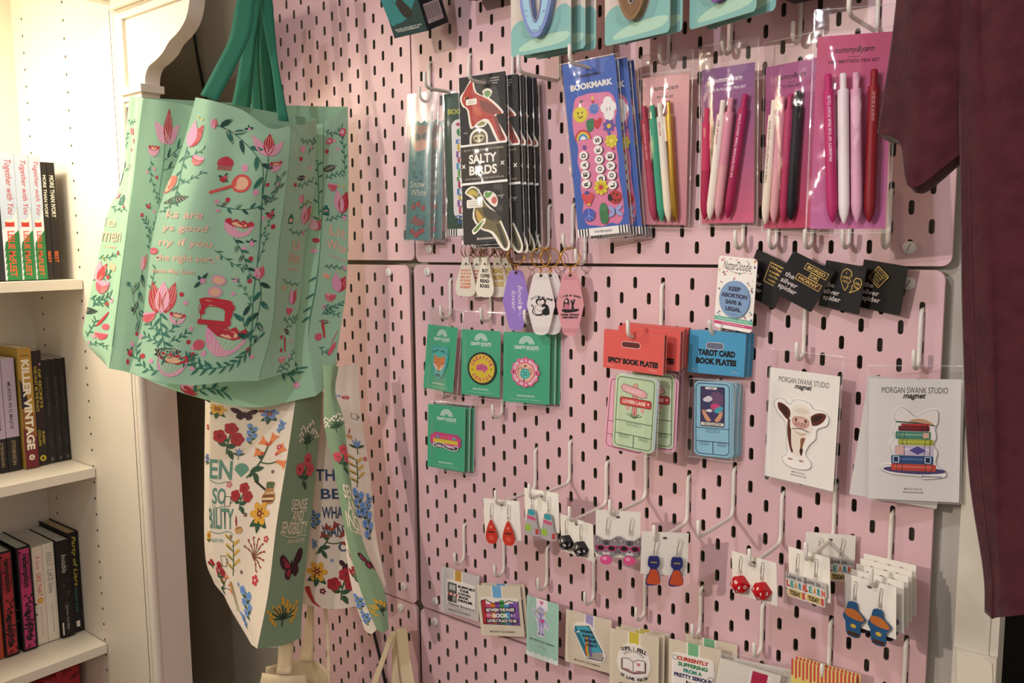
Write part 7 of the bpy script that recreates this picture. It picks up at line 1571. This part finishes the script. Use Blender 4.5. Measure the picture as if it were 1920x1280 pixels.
def art_robo(a, w, h):
    g = '#a9a2cf'; a.rrect(w*.3,h*.05,w*.7,h*.34,4,g); a.rrect(w*.36,h*.38,w*.72,h*.68,3,g); a.rect(w*.4,h*.68,w*.5,h*.9,g); a.rect(w*.56,h*.68,w*.66,h*.9,g); a.rrect(w*.34,h*.88,w*.52,h*.96,1.5,'#8f88b8'); a.rrect(w*.54,h*.88,w*.72,h*.96,1.5,'#8f88b8')
    a.curve([(w*.36,h*.42),(w*.22,h*.34),(w*.08,h*.17)], 2.4, g); a.curve([(w*.7,h*.42),(w*.82,h*.52),(w*.9,h*.68)], 2.4, g); a.rect(w*.44,h*.34,w*.58,h*.38,'#8f88b8'); a.rect(w*.46,h*.0,w*.5,h*.05,'#8f88b8')
    for q in (.42, .58): a.ell(w*q, h*.16, w*.07, h*.04, '#efecef', 12); a.ell(w*q, h*.16, w*.035, h*.022, '#1f1c2c', 8)
    a.curve([(w*.42,h*.25),(w*.5,h*.275),(w*.58,h*.25)], .8, '#4a4468', 4); heart(a, w*.58, h*.48, w*.22, '#d0447c')
    for q in (.27, .72): a.ell(w*q, h*.2, w*.05, h*.045, '#c9b04a', 10)
child(o, 'magnet_flap', art_robo, w*.56, h*.50, .9, '#e6e3ee', robo, -w*.04, h*.11)
o, w, h = mcard('M4', 'cream bookmark card with a blue book in rainbow lettering', art_m('#a49ac8', .52, .16, .3), '#dccfba')
def obook(w, h): return smooth_loop([(w*.02,h*.12),(w*.2,h*.02),(w*.5,h*.0),(w*.62,h*.12),(w*.98,h*.66),(w,h*.84),(w*.9,h*.98),(w*.5,h*1.0),(w*.36,h*.9),(w*.06,h*.34)], 3)
def art_book(a, w, h):
    a.poly([(w*.06,h*.14),(w*.48,h*.05),(w*.92,h*.68),(w*.46,h*.8)], '#4aa6bd'); a.poly([(w*.06,h*.14),(w*.46,h*.8),(w*.44,h*.95),(w*.38,h*.86),(w*.04,h*.28)], '#2f8098'); a.poly([(w*.44,h*.82),(w*.92,h*.7),(w*.94,h*.82),(w*.9,h*.92),(w*.5,h*.95)], '#b9b2ac')
    for q in (.74,.78,.82,.86): a.line([(w*.47,h*(q+.09)),(w*.92,h*(q-.02))], .5, '#6a6462')
    a.line([(w*.06,h*.14),(w*.48,h*.05),(w*.92,h*.68),(w*.46,h*.8)], 1.2, '#22303a', True); a.line([(w*.44,h*.95),(w*.5,h*.95),(w*.92,h*.92),(w*.95,h*.8)], 1.2, '#22303a'); a.line([(w*.12,h*.3),(w*.2,h*.26)], 2.2, '#dfe8ea')
    for i, c in enumerate(('#c23a3a','#d8842e','#d9c43a','#4a9a4a','#4a6ab8','#7a4a9a')): a.curve([(w*(.40+.02*i),h*(.35+.0*i)),(w*(.42+.025*i),h*.55),(w*(.40+.03*i),h*.72),(w*(.45+.03*i),h*.88)], 2.0, c)
    for i, (t, ww) in enumerate((('PUCKING', .36), ('BOOKTOK', .36), ('MADE ME', .35), ('READ IT', .3))): a.text(t, w*(.42+.06*i), h*(.22+.115*i), w*ww, h*.075, '#22242c', .05, 0, -5)
child(o, 'magnet_flap', art_book, w*.72, h*.68, .9, '#efeae2', obook, w*.03, h*.17)
for i, (off, lab) in enumerate((((0,0,0), 'cream bookmark card with an open book sticker, front one'), ((4,8,0), 'cream bookmark card second behind the open book sticker'), ((7,16,0), 'cream bookmark card rearmost behind the open book sticker'))):
    o, w, h = mcard('M5', lab, art_m('#d0c04a', .5, .2, .22), '#dbcfb8', off=off, yaw=-i, top=4)
    def art_open(a, w, h):
        for i, ch in enumerate('OOPS I FELL'):
            if ch != ' ': t = i/10-.5; a.text(ch, w*(.5+.7*t), h*(.13+.22*t*t), w*(.075 if ch != 'I' else .02), h*.10, '#2a2428', .05, 0, t*34)
        for i, ch in enumerate('IN LOVE AGAIN'):
            if ch != ' ': t = i/12-.5; a.text(ch, w*(.5+.74*t), h*(.92-.34*t*t), w*(.07 if ch != 'I' else .02), h*.085, '#2a2428', .05, 0, -t*40)
        a.poly([(w*.14,h*.44),(w*.48,h*.5),(w*.84,h*.42),(w*.86,h*.7),(w*.5,h*.78),(w*.14,h*.7)], '#a4787c'); a.poly([(w*.18,h*.41),(w*.34,h*.4),(w*.49,h*.47),(w*.49,h*.74),(w*.34,h*.67),(w*.18,h*.67)], '#efe8e2'); a.poly([(w*.82,h*.40),(w*.64,h*.39),(w*.49,h*.47),(w*.49,h*.74),(w*.64,h*.67),(w*.82,h*.67)], '#f2ece6')
        a.line([(w*.49,h*.47),(w*.49,h*.74)], .9, '#4a3034'); a.line([(w*.14,h*.44),(w*.18,h*.41),(w*.34,h*.4),(w*.49,h*.47),(w*.64,h*.39),(w*.82,h*.4),(w*.86,h*.44),(w*.86,h*.7),(w*.5,h*.78),(w*.14,h*.7)], .9, '#4a3034', True); heart(a, w*.65, h*.52, w*.12, '#d88088')
        for k in range(11): q = R_(-150+12*k); a.line([(w*(.5+.28*math.cos(q)),h*(.4+.18*math.sin(q))),(w*(.5+.36*math.cos(q)),h*(.4+.25*math.sin(q)))], .7, '#5a484c')
    child(o, 'magnet_flap', art_open, w*.68, h*.66, .9, '#efe9e2', lambda w, h: ellipse_outline(w, h), 0, h*.19)
for i, (off, lab) in enumerate((((0,0,0), 'cream bookmark card with red and green slogan lettering'), ((12,20,2), 'cream bookmark card behind the red and green slogan one'))):
    o, w, h = mcard('M6', lab, art_m('#7ab88a', .47, .2, .24), '#d9cdb8', off=off, yaw=0, top=4)
    def art_curr(a, w, h):
        for i, (t, ww, c) in enumerate((('CURRENTLY', .74, '#c0402e'), ('SUFFERING', .7, '#3f8a5c'), ('FROM A', .44, '#2f8a7a'), ('PRETTY SERIOUS', .88, '#3a3a68'), ('book', .3, '#2a2428'), ('HANGOVER', .7, '#c0402e'))): a.text(t, w*.5, h*(.12+.15*i), w*ww, h*.11, c, .06)
        for x, y in ((.08,.12),(.92,.5)): a.line([(w*x+3.2*math.cos(k*.8), h*y+3.2*math.sin(k*.8)) for k in range(8)], .6, '#4a4a54', True)
    child(o, 'magnet_flap', art_curr, w*.82, h*.62, .9, '#efe9e4', rb(6), -2, h*.2)
for i, (off, lab) in enumerate((((0,0,0), 'bagged bookmark with a red tab at the bottom edge of the photo'), ((12,14,1), 'cream card behind the bagged red-tab bookmark'))):
    o, w, h = card('M7', 'magnetic_bookmark', lab, 'bookmark', (lambda a, w, h: (a.rect(w*.50, h*.05, w*.86, h*.42, '#efe4e6'), a.rect(w*.55, h*.05, w*.80, h*.42, '#b3244a'), a.ell(w*.66, h*.5, w*.3, h*.12, '#3a2a58'))) if i == 0 else None, 'red-tab bookmarks', .7, '#e4ded2', off=off, roll=-6*i); sleeve(o, w+4, 6, h+1, 'film_shiny', -3.5, .5)
def art_turtle(a, w, h):
    for i in range(17): a.rect(w*(i/17), 0, w*((i+.55)/17), h*(.22+.03*(i % 2)), '#c44a48', up=1 if i == 0 else 0)
    a.text('TURTLE', w*.36, h*.38, w*.52, h*.12, '#6a1c20', .06); a.text('POND', w*.4, h*.56, w*.4, h*.12, '#6a1c20', .06)
for off, lab in (((0,0,0), 'yellow card with a red striped header at the photo bottom'), ((3,6,1), 'red striped card right behind the front yellow one'), ((14,10,-16), 'red striped card lower and right of the front yellow one')):
    card('M8', 'striped_card', lab, 'card', art_turtle, 'red striped yellow cards', .8, '#dcc873', '#e8dcb8', off=off)

# ------------------------------------------------------------------ keychains
def diamond(w, h): return smooth_loop([(w*.5,0),(w*.66,h*.01),(w*.76,h*.05),(w*.86,h*.2),(w*.98,h*.45),(w,h*.52),(w*.97,h*.58),(w*.82,h*.86),(w*.72,h*.97),(w*.5,h),(w*.28,h*.97),(w*.18,h*.86),(w*.03,h*.58),(0,h*.52),(w*.02,h*.45),(w*.14,h*.2),(w*.24,h*.05),(w*.34,h*.01)], 3)
def motel(x, y, z, w, h, yaw, roll, col, art, lab, group, ring='gold', ringr=12.5):
    A = Art(); art(A, w, h)
    o = panel_mb(w, h, 3.2, A, col, col, 0, diamond(w, h)).build('keychain', None, place(x, y, z, yaw, 0, roll)); tag(o, lab, 'keychain', group)
    k = MB(); k.torus(ringr, .85, ring, Matrix.Translation((0, -1.6, ringr+6)) @ Matrix.Rotation(R_(78), 4, 'Y') @ Matrix.Rotation(R_(80), 4, 'X') if False else Matrix.Translation((0, -1.6, ringr+7)) @ Matrix.Rotation(R_(90), 4, 'X') @ Matrix.Rotation(R_(8), 4, 'Y'), 28, 8, 1.0); k.torus(ringr-.2, .8, ring, Matrix.Translation((0, -.4, ringr+7)) @ Matrix.Rotation(R_(86), 4, 'X'), 28, 8); k.build('key_ring', o)
    k = MB(); k.torus(5.2, .7, ring, Matrix.Translation((0, -1.6, 1.0)) @ Matrix.Rotation(R_(90), 4, 'Y'), 14, 6); k.build('jump_ring', o)
    k = MB(); k.tube([(0, -3.5, -4), (0, 0.3, -4)], 2.0, '#2a2428', 12); k.build('eyelet', o); return o
def art_lover(a, w, h): a.text('book', w*.66, h*.42, h*.34, w*.17, '#ece6f4', 0, .4, 90); a.text('lover', w*.42, h*.50, h*.34, w*.17, '#ece6f4', 0, .4, 90); heart(a, w*.64, h*.62, w*.16, '#ece6f4'); a.curve([(w*.62,h*.66),(w*.66,h*.7),(w*.6,h*.76)], .6, '#ece6f4')
motel(227, -27, 315, 37, 84, 30, 0, '#9f80d2', art_lover, 'purple diamond keychain with white script', 'diamond keychains', ringr=12)
def lines3(a, w, h, c):
    for i in range(4): a.line([(w*(.3-.02*i),h*(.055+.018*i)),(w*(.7+.02*i),h*(.055+.018*i))], .4, c); a.line([(w*(.2+.02*i),h*(.885+.018*i)),(w*(.8-.02*i),h*(.885+.018*i))], .4, c)
def art_villain(a, w, h):
    lines3(a, w, h, '#cfc8c4')
    for i, ch in enumerate('Villain'): a.text(ch, w*(.18+.062*i), h*(.42-.004*i*(6-i)), w*(.07 if ch in 'Van' else .03), h*.045, BLK, .05, .2)
    for i, ch in enumerate('my Lover'):
        if ch != ' ': a.text(ch, w*(.56+.05*i), h*(.395+.006*i), w*.05, h*.035, BLK, .05, .2)
    a.blob([(w*.56,h*.49),(w*.74,h*.52),(w*.80,h*.60),(w*.78,h*.67),(w*.56,h*.67),(w*.52,h*.58)], BLK, 3); a.blob([(w*.3,h*.53),(w*.46,h*.52),(w*.56,h*.56),(w*.52,h*.66),(w*.34,h*.67),(w*.28,h*.61)], '#f0e8e4', 3)
    a.line([(w*.3,h*.53),(w*.46,h*.52),(w*.56,h*.56),(w*.52,h*.66),(w*.34,h*.67),(w*.28,h*.61)], .6, BLK, True)
    for x, y, s_ in ((.42,.462,1), (.58,.455,-1)):
        a.ell(w*x, h*y, w*.105, h*.05, BLK, 14); a.ell(w*(x+.025*s_), h*(y+.012), w*.07, h*.036, '#f2e6e0', 14); a.ell(w*(x+.01), h*(y+.006), w*.012, h*.005, BLK, 6); a.ell(w*(x+.05), h*(y+.006), w*.012, h*.005, BLK, 6, up=0); a.line([(w*(x+.01),h*(y+.028)),(w*(x+.05),h*(y+.028))], .5, '#b04a5a')
    a.curve([(w*.34,h*.56),(w*.48,h*.60),(w*.64,h*.55)], 2.6, '#f0e8e4'); a.curve([(w*.34,h*.575),(w*.48,h*.615),(w*.64,h*.565)], .5, BLK); a.rect(w*.3, h*.665, w*.54, h*.685, BLK)
    a.curve([(w*.3,h*.67),(w*.2,h*.63),(w*.24,h*.56),(w*.18,h*.52)], 1.0, BLK); a.poly([(w*.15,h*.53),(w*.22,h*.53),(w*.18,h*.5)], BLK)
motel(273, -31, 312, 38, 84, 28, 0, '#ece6e3', art_villain, 'white diamond keychain with a black couple drawing, front one', 'diamond keychains', ringr=13)
motel(281, -20, 312, 38, 84, 26, -2, '#e6e0dd', art_villain, 'white diamond keychain behind the front white one', 'diamond keychains', ringr=13)
def art_dark(a, w, h):
    lines3(a, w, h, '#b56a78'); n = 'I LIKE MY BOOKS'
    for i, ch in enumerate(n):
        if ch != ' ': t = i/14-.5; a.text(ch, w*(.5+.72*t), h*(.36+.12*t*t), w*(.045 if ch != 'I' else .014), h*.03, BLK, .06, 0, t*40)
    a.blob([(w*.28,h*.44),(w*.4,h*.40),(w*.46,h*.45),(w*.44,h*.54),(w*.36,h*.6),(w*.26,h*.56)], BLK, 3); a.ell(w*.36, h*.45, w*.05, h*.028, '#e8b0b4', 10); a.blob([(w*.3,h*.5),(w*.42,h*.5),(w*.46,h*.58),(w*.3,h*.6)], '#c87a88', 3); a.blob([(w*.2,h*.58),(w*.5,h*.58),(w*.8,h*.57),(w*.74,h*.61),(w*.3,h*.63)], BLK, 3)
    a.line([(w*.56,h*.57),(w*.66,h*.42)], 1.8, BLK); a.line([(w*.62,h*.57),(w*.54,h*.43)], 1.8, BLK)
    a.text('DARK, FILTHY,', w*.5, h*.665, w*.68, h*.032, BLK, .06); a.text('AND SMUTTY', w*.5, h*.705, w*.58, h*.03, BLK, .06)
motel(318, -27, 313, 36, 84, 28, 0, '#e3a0a8', art_dark, 'pink diamond keychain with black lettering', 'diamond keychains', ringr=12.5)
def tagout(w, h): return smooth_loop([(w*.34,0),(w*.66,0),(w*.68,h*.1),(w*.8,h*.32),(w,h*.74),(w*.96,h*.92),(w*.78,h),(w*.22,h),(w*.04,h*.92),(0,h*.74),(w*.2,h*.32),(w*.32,h*.1)], 3)
def art_tag(lines, c, c0='#3a3030'):
    def f(a, w, h):
        a.ell(w*.5, h*.19, 1.5, 1.5, c0, 10)
        for i, t in enumerate(lines): a.text(t, w*.5, h*(.36+.5*i/len(lines)), w*(.52 if len(t) > 3 else .34), h*.36/len(lines), c, .05)
    return f
reg('rubber', '#ece4d2', 0.4, spec=0.4)
T1 = ("DON'T", 'JUDGE', 'ME BY', 'MY BOOK', 'COVERS', 'KEEP')
for (x, y, z, yaw, roll, art, lab) in ((133, -24, 334, 30, 2, art_tag(T1, '#e0805a'), 'white rubber key tag with orange lettering, foremost'), (143, -13, 333, 24, -5, art_tag(T1, '#c84a4a'), 'white rubber key tag with red lettering, behind the orange one'), (149, -7, 333, 20, -6, art_tag(T1, '#c84a4a'), 'white rubber key tag hardly showing behind the red-lettered one'),
        (172, -25, 334, 8, 3, art_tag(('BUY', 'COFFEE', 'READ', 'BOOKS'), '#2a2624'), 'white rubber key tag with black lettering, seen at an angle'), (184, -15, 334, 30, -2, art_tag(('READ', 'MORE', 'BOOKS'), '#c9a93a'), 'white rubber key tag with yellow lettering'), (193, -8, 333, 26, -4, art_tag(('READ', 'MORE'), '#c9a93a'), 'white rubber key tag rearmost on the hook left of the purple keychain')):
    A = Art(); art(A, 30, 58); o = panel_mb(30, 58, 2.6, A, 'rubber', 'rubber', 0, tagout(30, 58)).build('key_tag', None, place(x, y, z, yaw, 0, roll)); tag(o, lab, 'key tag', 'white rubber key tags')
    k = MB(); k.box((-4.4, -4.0, -12), (4.4, -2.7, -1), 'rubber'); k.tube([(0, -4.2, -11), (0, -3.8, -11)], 1.5, '#2a2428', 10); k.build('folded_loop', o)
    for q in range(2):
        k = MB(); k.torus(10, .75, 'copper', Matrix.Translation((q*2.5, -1.5+q*1.5, 8)) @ Matrix.Rotation(R_(52+q*20), 4, 'Z') @ Matrix.Rotation(R_(90), 4, 'X'), 22, 7); k.build('key_ring', o)
# ------------------------------------------------------------------ blister packs and boxes at the top edge
def art_blister(a, w, h):
    a.rect(0, 0, w, h, '#d8cdc4') if False else None
    P = smooth_open([(0,h*.82),(w*.08,h*.77),(w*.24,h*.755),(w*.4,h*.81),(w*.52,h*.88),(w*.64,h*.84),(w*.76,h*.73),(w*.9,h*.70),(w,h*.74)], 4) + [(w,h*.98),(w*.97,h),(w*.03,h),(0,h*.98)]
    a.poly(P, '#7fb3ae'); a.blob([(w*.2,h*.93),(w*.5,h*.89),(w*.95,h*.89),(w*.9,h*.95),(w*.5,h*.97),(w*.15,h*.97)], '#a8cdb8', 3); None
def loop_light(parent, w, h, col, inner, taper, dotc):
    mb = MB(); n = 40; P = []; Q = []
    for i in range(n):
        t = 2*math.pi*i/n; x = w*.5*math.cos(t); z = h*.5*math.sin(t); kx = 1 - taper*max(0, -math.sin(t)); P.append((x*kx, z)); Q.append((x*kx*.3, z*.74+h*.03))
    R1 = [(x, -9, z) for x, z in P]; R2 = [(x, -1, z) for x, z in P]; R3 = [(x, -9, z) for x, z in Q]; R4 = [(x, -1, z) for x, z in Q]; V = R1+R2+R3+R4
    mb.add(V, [(i, (i+1) % n, n+(i+1) % n, n+i) for i in range(n)] + [(2*n+i, 3*n+i, 3*n+(i+1) % n, 2*n+(i+1) % n) for i in range(n)] + [(i, 2*n+i, 2*n+(i+1) % n, (i+1) % n) for i in range(n)], col)
    k = [(x*.82, -9.3, z*.9) for x, z in P]; k2 = [(x*1.5, -9.3, z*1.06) for x, z in Q]; mb.add(k+k2, [(i, n+i, n+(i+1) % n, (i+1) % n) for i in range(n)], inner)
    if dotc:
        A = Art(); rnd = random.Random(8)
        for i in range(22):
            t = rnd.uniform(0, 6.28); A.text(rnd.choice(['abc', 'o', 'ry', 'x.']), w*.5*.68*math.cos(t)*(1 - taper*max(0, -math.sin(t))), h*.43*math.sin(t), 2.6, 1.2, dotc, .02)
        A.emit(mb, lambda x, y, e: (x, -9.5-e, y))
    mb.tube([(x*.5, -9.4, z) for x, z in [(w*.5*.66*math.cos(2*math.pi*i/24)*1, h*.37*math.sin(2*math.pi*i/24)+h*.04) for i in range(25)]], .9, '#a3a0a6', 6)
    return mb
def blister(x, y, z, yaw, roll, lab, loop=None, group='blister packs at the top edge'):
    w, h = 92, 172; A = Art(); art_blister(A, w, h)
    o = panel_mb(w, h, 1.2, A, '#cfc4ba', '#d9d2c8', 9).build('blister_pack', None, place(x, y, z, yaw, 0, roll)); tag(o, lab, 'blister pack', group)
    if loop:
        lw, lh, dz, col, inn, tp, dc, lbl = loop; m = loop_light(o, lw, lh, col, inn, tp, dc); l = m.build('page_holder', o, place(0, -1.4, -h+dz)); l['label'] = lbl
    k = MB(); nn = 20; P = []
    for j in range(6):
        a = j/5; s_ = 1-.16*a*a; P.append([(30*s_*max(-1, min(1, 1.3*math.cos(2*math.pi*i/nn))), -1.3-13*math.sin(a*math.pi/2), -h+76+56*s_*max(-1, min(1, 1.25*math.sin(2*math.pi*i/nn)))) for i in range(nn+1)])
    k.grid(P, 'film', True); k.add([p for p in P[-1][:-1]], [tuple(range(nn))], 'film'); k.build('clear_blister', o); return o
L1 = (52, 116, 74, '#7d90c8', '#9cc6dc', .16, '#3f5a8a', 'blue and pale blue looped page holder')
L2 = (46, 100, 70, '#8a6a48', '#7a5a3c', .1, None, 'brown looped page holder')
L3 = (44, 96, 66, '#7d4a9a', '#8f5ab0', .1, None, 'purple looped page holder')
blister(311, -80, 757, 0, 0, 'blister pack with a blue looped page holder, foremost of its stack', L1)
blister(322, -66, 756, 0, 0, 'blister pack second behind the blue page holder'); blister(329, -53, 756, 0, 0, 'blister pack rearmost behind the blue page holder')
blister(443, -74, 753, -7, 0, 'blister pack with a brown looped page holder', L2); blister(451, -60, 755, -7, 0, 'blister pack behind the brown page holder')
blister(549, -78, 755, -17, 0, 'blister pack with a purple looped page holder', L3); blister(560, -62, 756, -16, -1, 'blister pack behind the purple page holder')
def light_box(x, y, z, yaw, pitch, lab, w=46, h=140, d=52, art=None):
    o = empty('gift_box', place(x, y, z, yaw, pitch, 0), lab, 'box', 'dark boxes at the top edge'); A = Art()
    if art: art(A, w, h)
    mb = MB(); mb.box((-w/2, 0, -h), (w/2, d, 0), '#13292c'); A.emit(mb, lambda u, v, e: (u-w/2, -.03-e, -v)); mb.build('carton', o)
    B = Art(); B.rect(6, h-34, 40, h-8, '#c9b9bc')
    for i in range(18): B.rect(7.5+1.75*i, h-32, 7.5+1.75*i+(.5 if i % 3 else 1.1), h-13, '#221c22', up=1 if i == 0 else 0)
    B.text('7 98304 12052 0', 23, h-10.5, 24, 2.2, '#221c22')
    k = MB(); k.box((w/2, 2, -h+2), (w/2+.4, d-2, -2), '#1a1c22'); B.emit(k, lambda u, v, e: (w/2+.45+e, u, -v)); k.build('barcode_side', o); return o
def art_box(a, w, h):
    a.rect(0, 0, w, h, '#17383a'); a.blob([(0,0),(w,0),(w,h*.6),(w*.85,h*.72),(w*.55,h*.84),(w*.2,h*.87),(0,h*.8)], '#1f7a7e', 3)
    a.curve([(w*.4,h*.4),(w*.25,h*.55),(w*.28,h*.66),(w*.42,h*.72)], .9, '#15201f'); a.blob([(w*.36,h*.68),(w*.5,h*.64),(w*.62,h*.7),(w*.74,h*.78),(w*.66,h*.84),(w*.5,h*.83),(w*.42,h*.78)], '#1c1a18', 3)
    for y in (.5, .57): a.rrect(w*.58, h*(y-.03), w*.98, h*(y+.03), 3, '#c9932f' if y < .55 else '#c8803a'); a.text('READ LIGHT', w*.78, h*y, w*.3, h*.018, '#2a2018', .02); a.ell(w*.63, h*y, 1, 1, '#2a2018', 8)
    a.text('SECURELY ATTACHES TO YOUR', w*.5, h*.925, w*.8, h*.014, '#d8dcd4', .02); a.text('FAVOURITE PAPERBACKS', w*.48, h*.945, w*.66, h*.014, '#d8dcd4', .02)
light_box(74, -128, 772, 0, 25, 'teal and black boxed book light hanging tilted at the top edge', w=66, d=48, art=art_box)
light_box(186, -64, 790, 0, 8, 'dark grey-green box at the top edge beside the teal box', w=80, h=106, d=40)
light_box(634, -58, 690, 0, 4, 'dark box at the top edge right of the purple page holder pack', w=58, h=90, d=30)

# ------------------------------------------------------------------ maroon shirt at the right
m = reg('maroon_knit', '#4f252e', 0.92, spec=0.1, sheen=0.15, noise=('#431e27', 60, 0, 1), bump=(220, 0.35, 0.002))
CLOTH['shirt_sleeve'] = ([[(752,-150,760),(770,-176,760),(784,-184,760),(797,-180,760)], [(744,-150,580),(765,-176,570),(781,-184,565),(798,-180,562)], [(739,-148,515),(763,-174,507),(781,-184,501),(801,-178,498)], [(733,-145,472),(760,-168,463),(781,-182,455),(803,-176,454)], [(729,-142,445),(755,-162,431),(767,-176,394),(803,-174,420)]], 70, 330)
CLOTH['shirt_body'] = ([[(796,-178,780),(813,-190,780),(830,-196,780),(868,-200,780)], [(796,-178,563),(813,-190,557),(830,-196,552),(880,-200,544)], [(801,-178,456),(820,-196,452),(837,-198,450),(885,-200,446)], [(806,-174,359),(825,-192,358),(842,-196,358),(890,-200,357)], [(810,-172,285),(829,-190,287),(845,-196,288),(894,-200,290)], [(820,-170,161),(837,-186,167),(853,-194,171),(900,-198,177)], [(834,-164,75),(845,-178,80),(858,-188,88),(904,-194,104)], [(837,-164,39),(846,-174,39),(860,-186,51),(905,-192,70)]], 110, 740)
sh = empty('shirt', place(820, -160, 450), 'maroon knit shirt hanging at the right edge with its sleeve over the pens', 'shirt')
def shirt_part(name, key, fold):
    c = Cloth(key, fold); mb = MB(); c.mesh(mb, 'maroon_knit', 40, 60); o = mb.build(name, sh); md = o.modifiers.new('thickness', 'SOLIDIFY'); md.thickness = 0.0018; md.offset = 0; return o
shirt_part('body', 'shirt_body', 4.5); shirt_part('sleeve', 'shirt_sleeve', 4.0)
c = Cloth('shirt_sleeve', 4.0); P = [[c.at(i/20, b) + Vector((.3, -1.2, 0)) for i in range(21)] for b in (.955, .975, 1.0)]
mb = MB(); mb.grid(P, 'maroon_knit', True); mb.build('sleeve_hem', sh)
A_ = [c.at(i/20, 1) for i in range(21)]; B_ = [p + Vector((4-.1*i, 34-i*1.1, -6+.1*i)) for i, p in enumerate(A_)]
mb = MB(); mb.grid([A_, [a*(.5)+b*.5+Vector((0,0,-2)) for a, b in zip(A_, B_)], B_, [b+Vector((2, 6, 260)) for b in B_]], 'maroon_knit', True); mb.build('sleeve_inside', sh)
c = Cloth('shirt_body', 4.5); mb = MB(); mb.tube([c.at(.10+.14*b, b) + Vector((0, -1.0, 0)) for b in [i/40 for i in range(14, 38)]], .9, 'maroon_knit', 6); mb.build('side_seam', sh)
mb = MB(); mb.grid([[c.at(i/20, b) + Vector((0.2, -1.4, 0)) for i in range(21)] for b in (.955, .978, 1.0)], 'maroon_knit', True); mb.build('hem', sh)
for ch in sh.children: ch.matrix_parent_inverse = place(820, -160, 450).inverted()
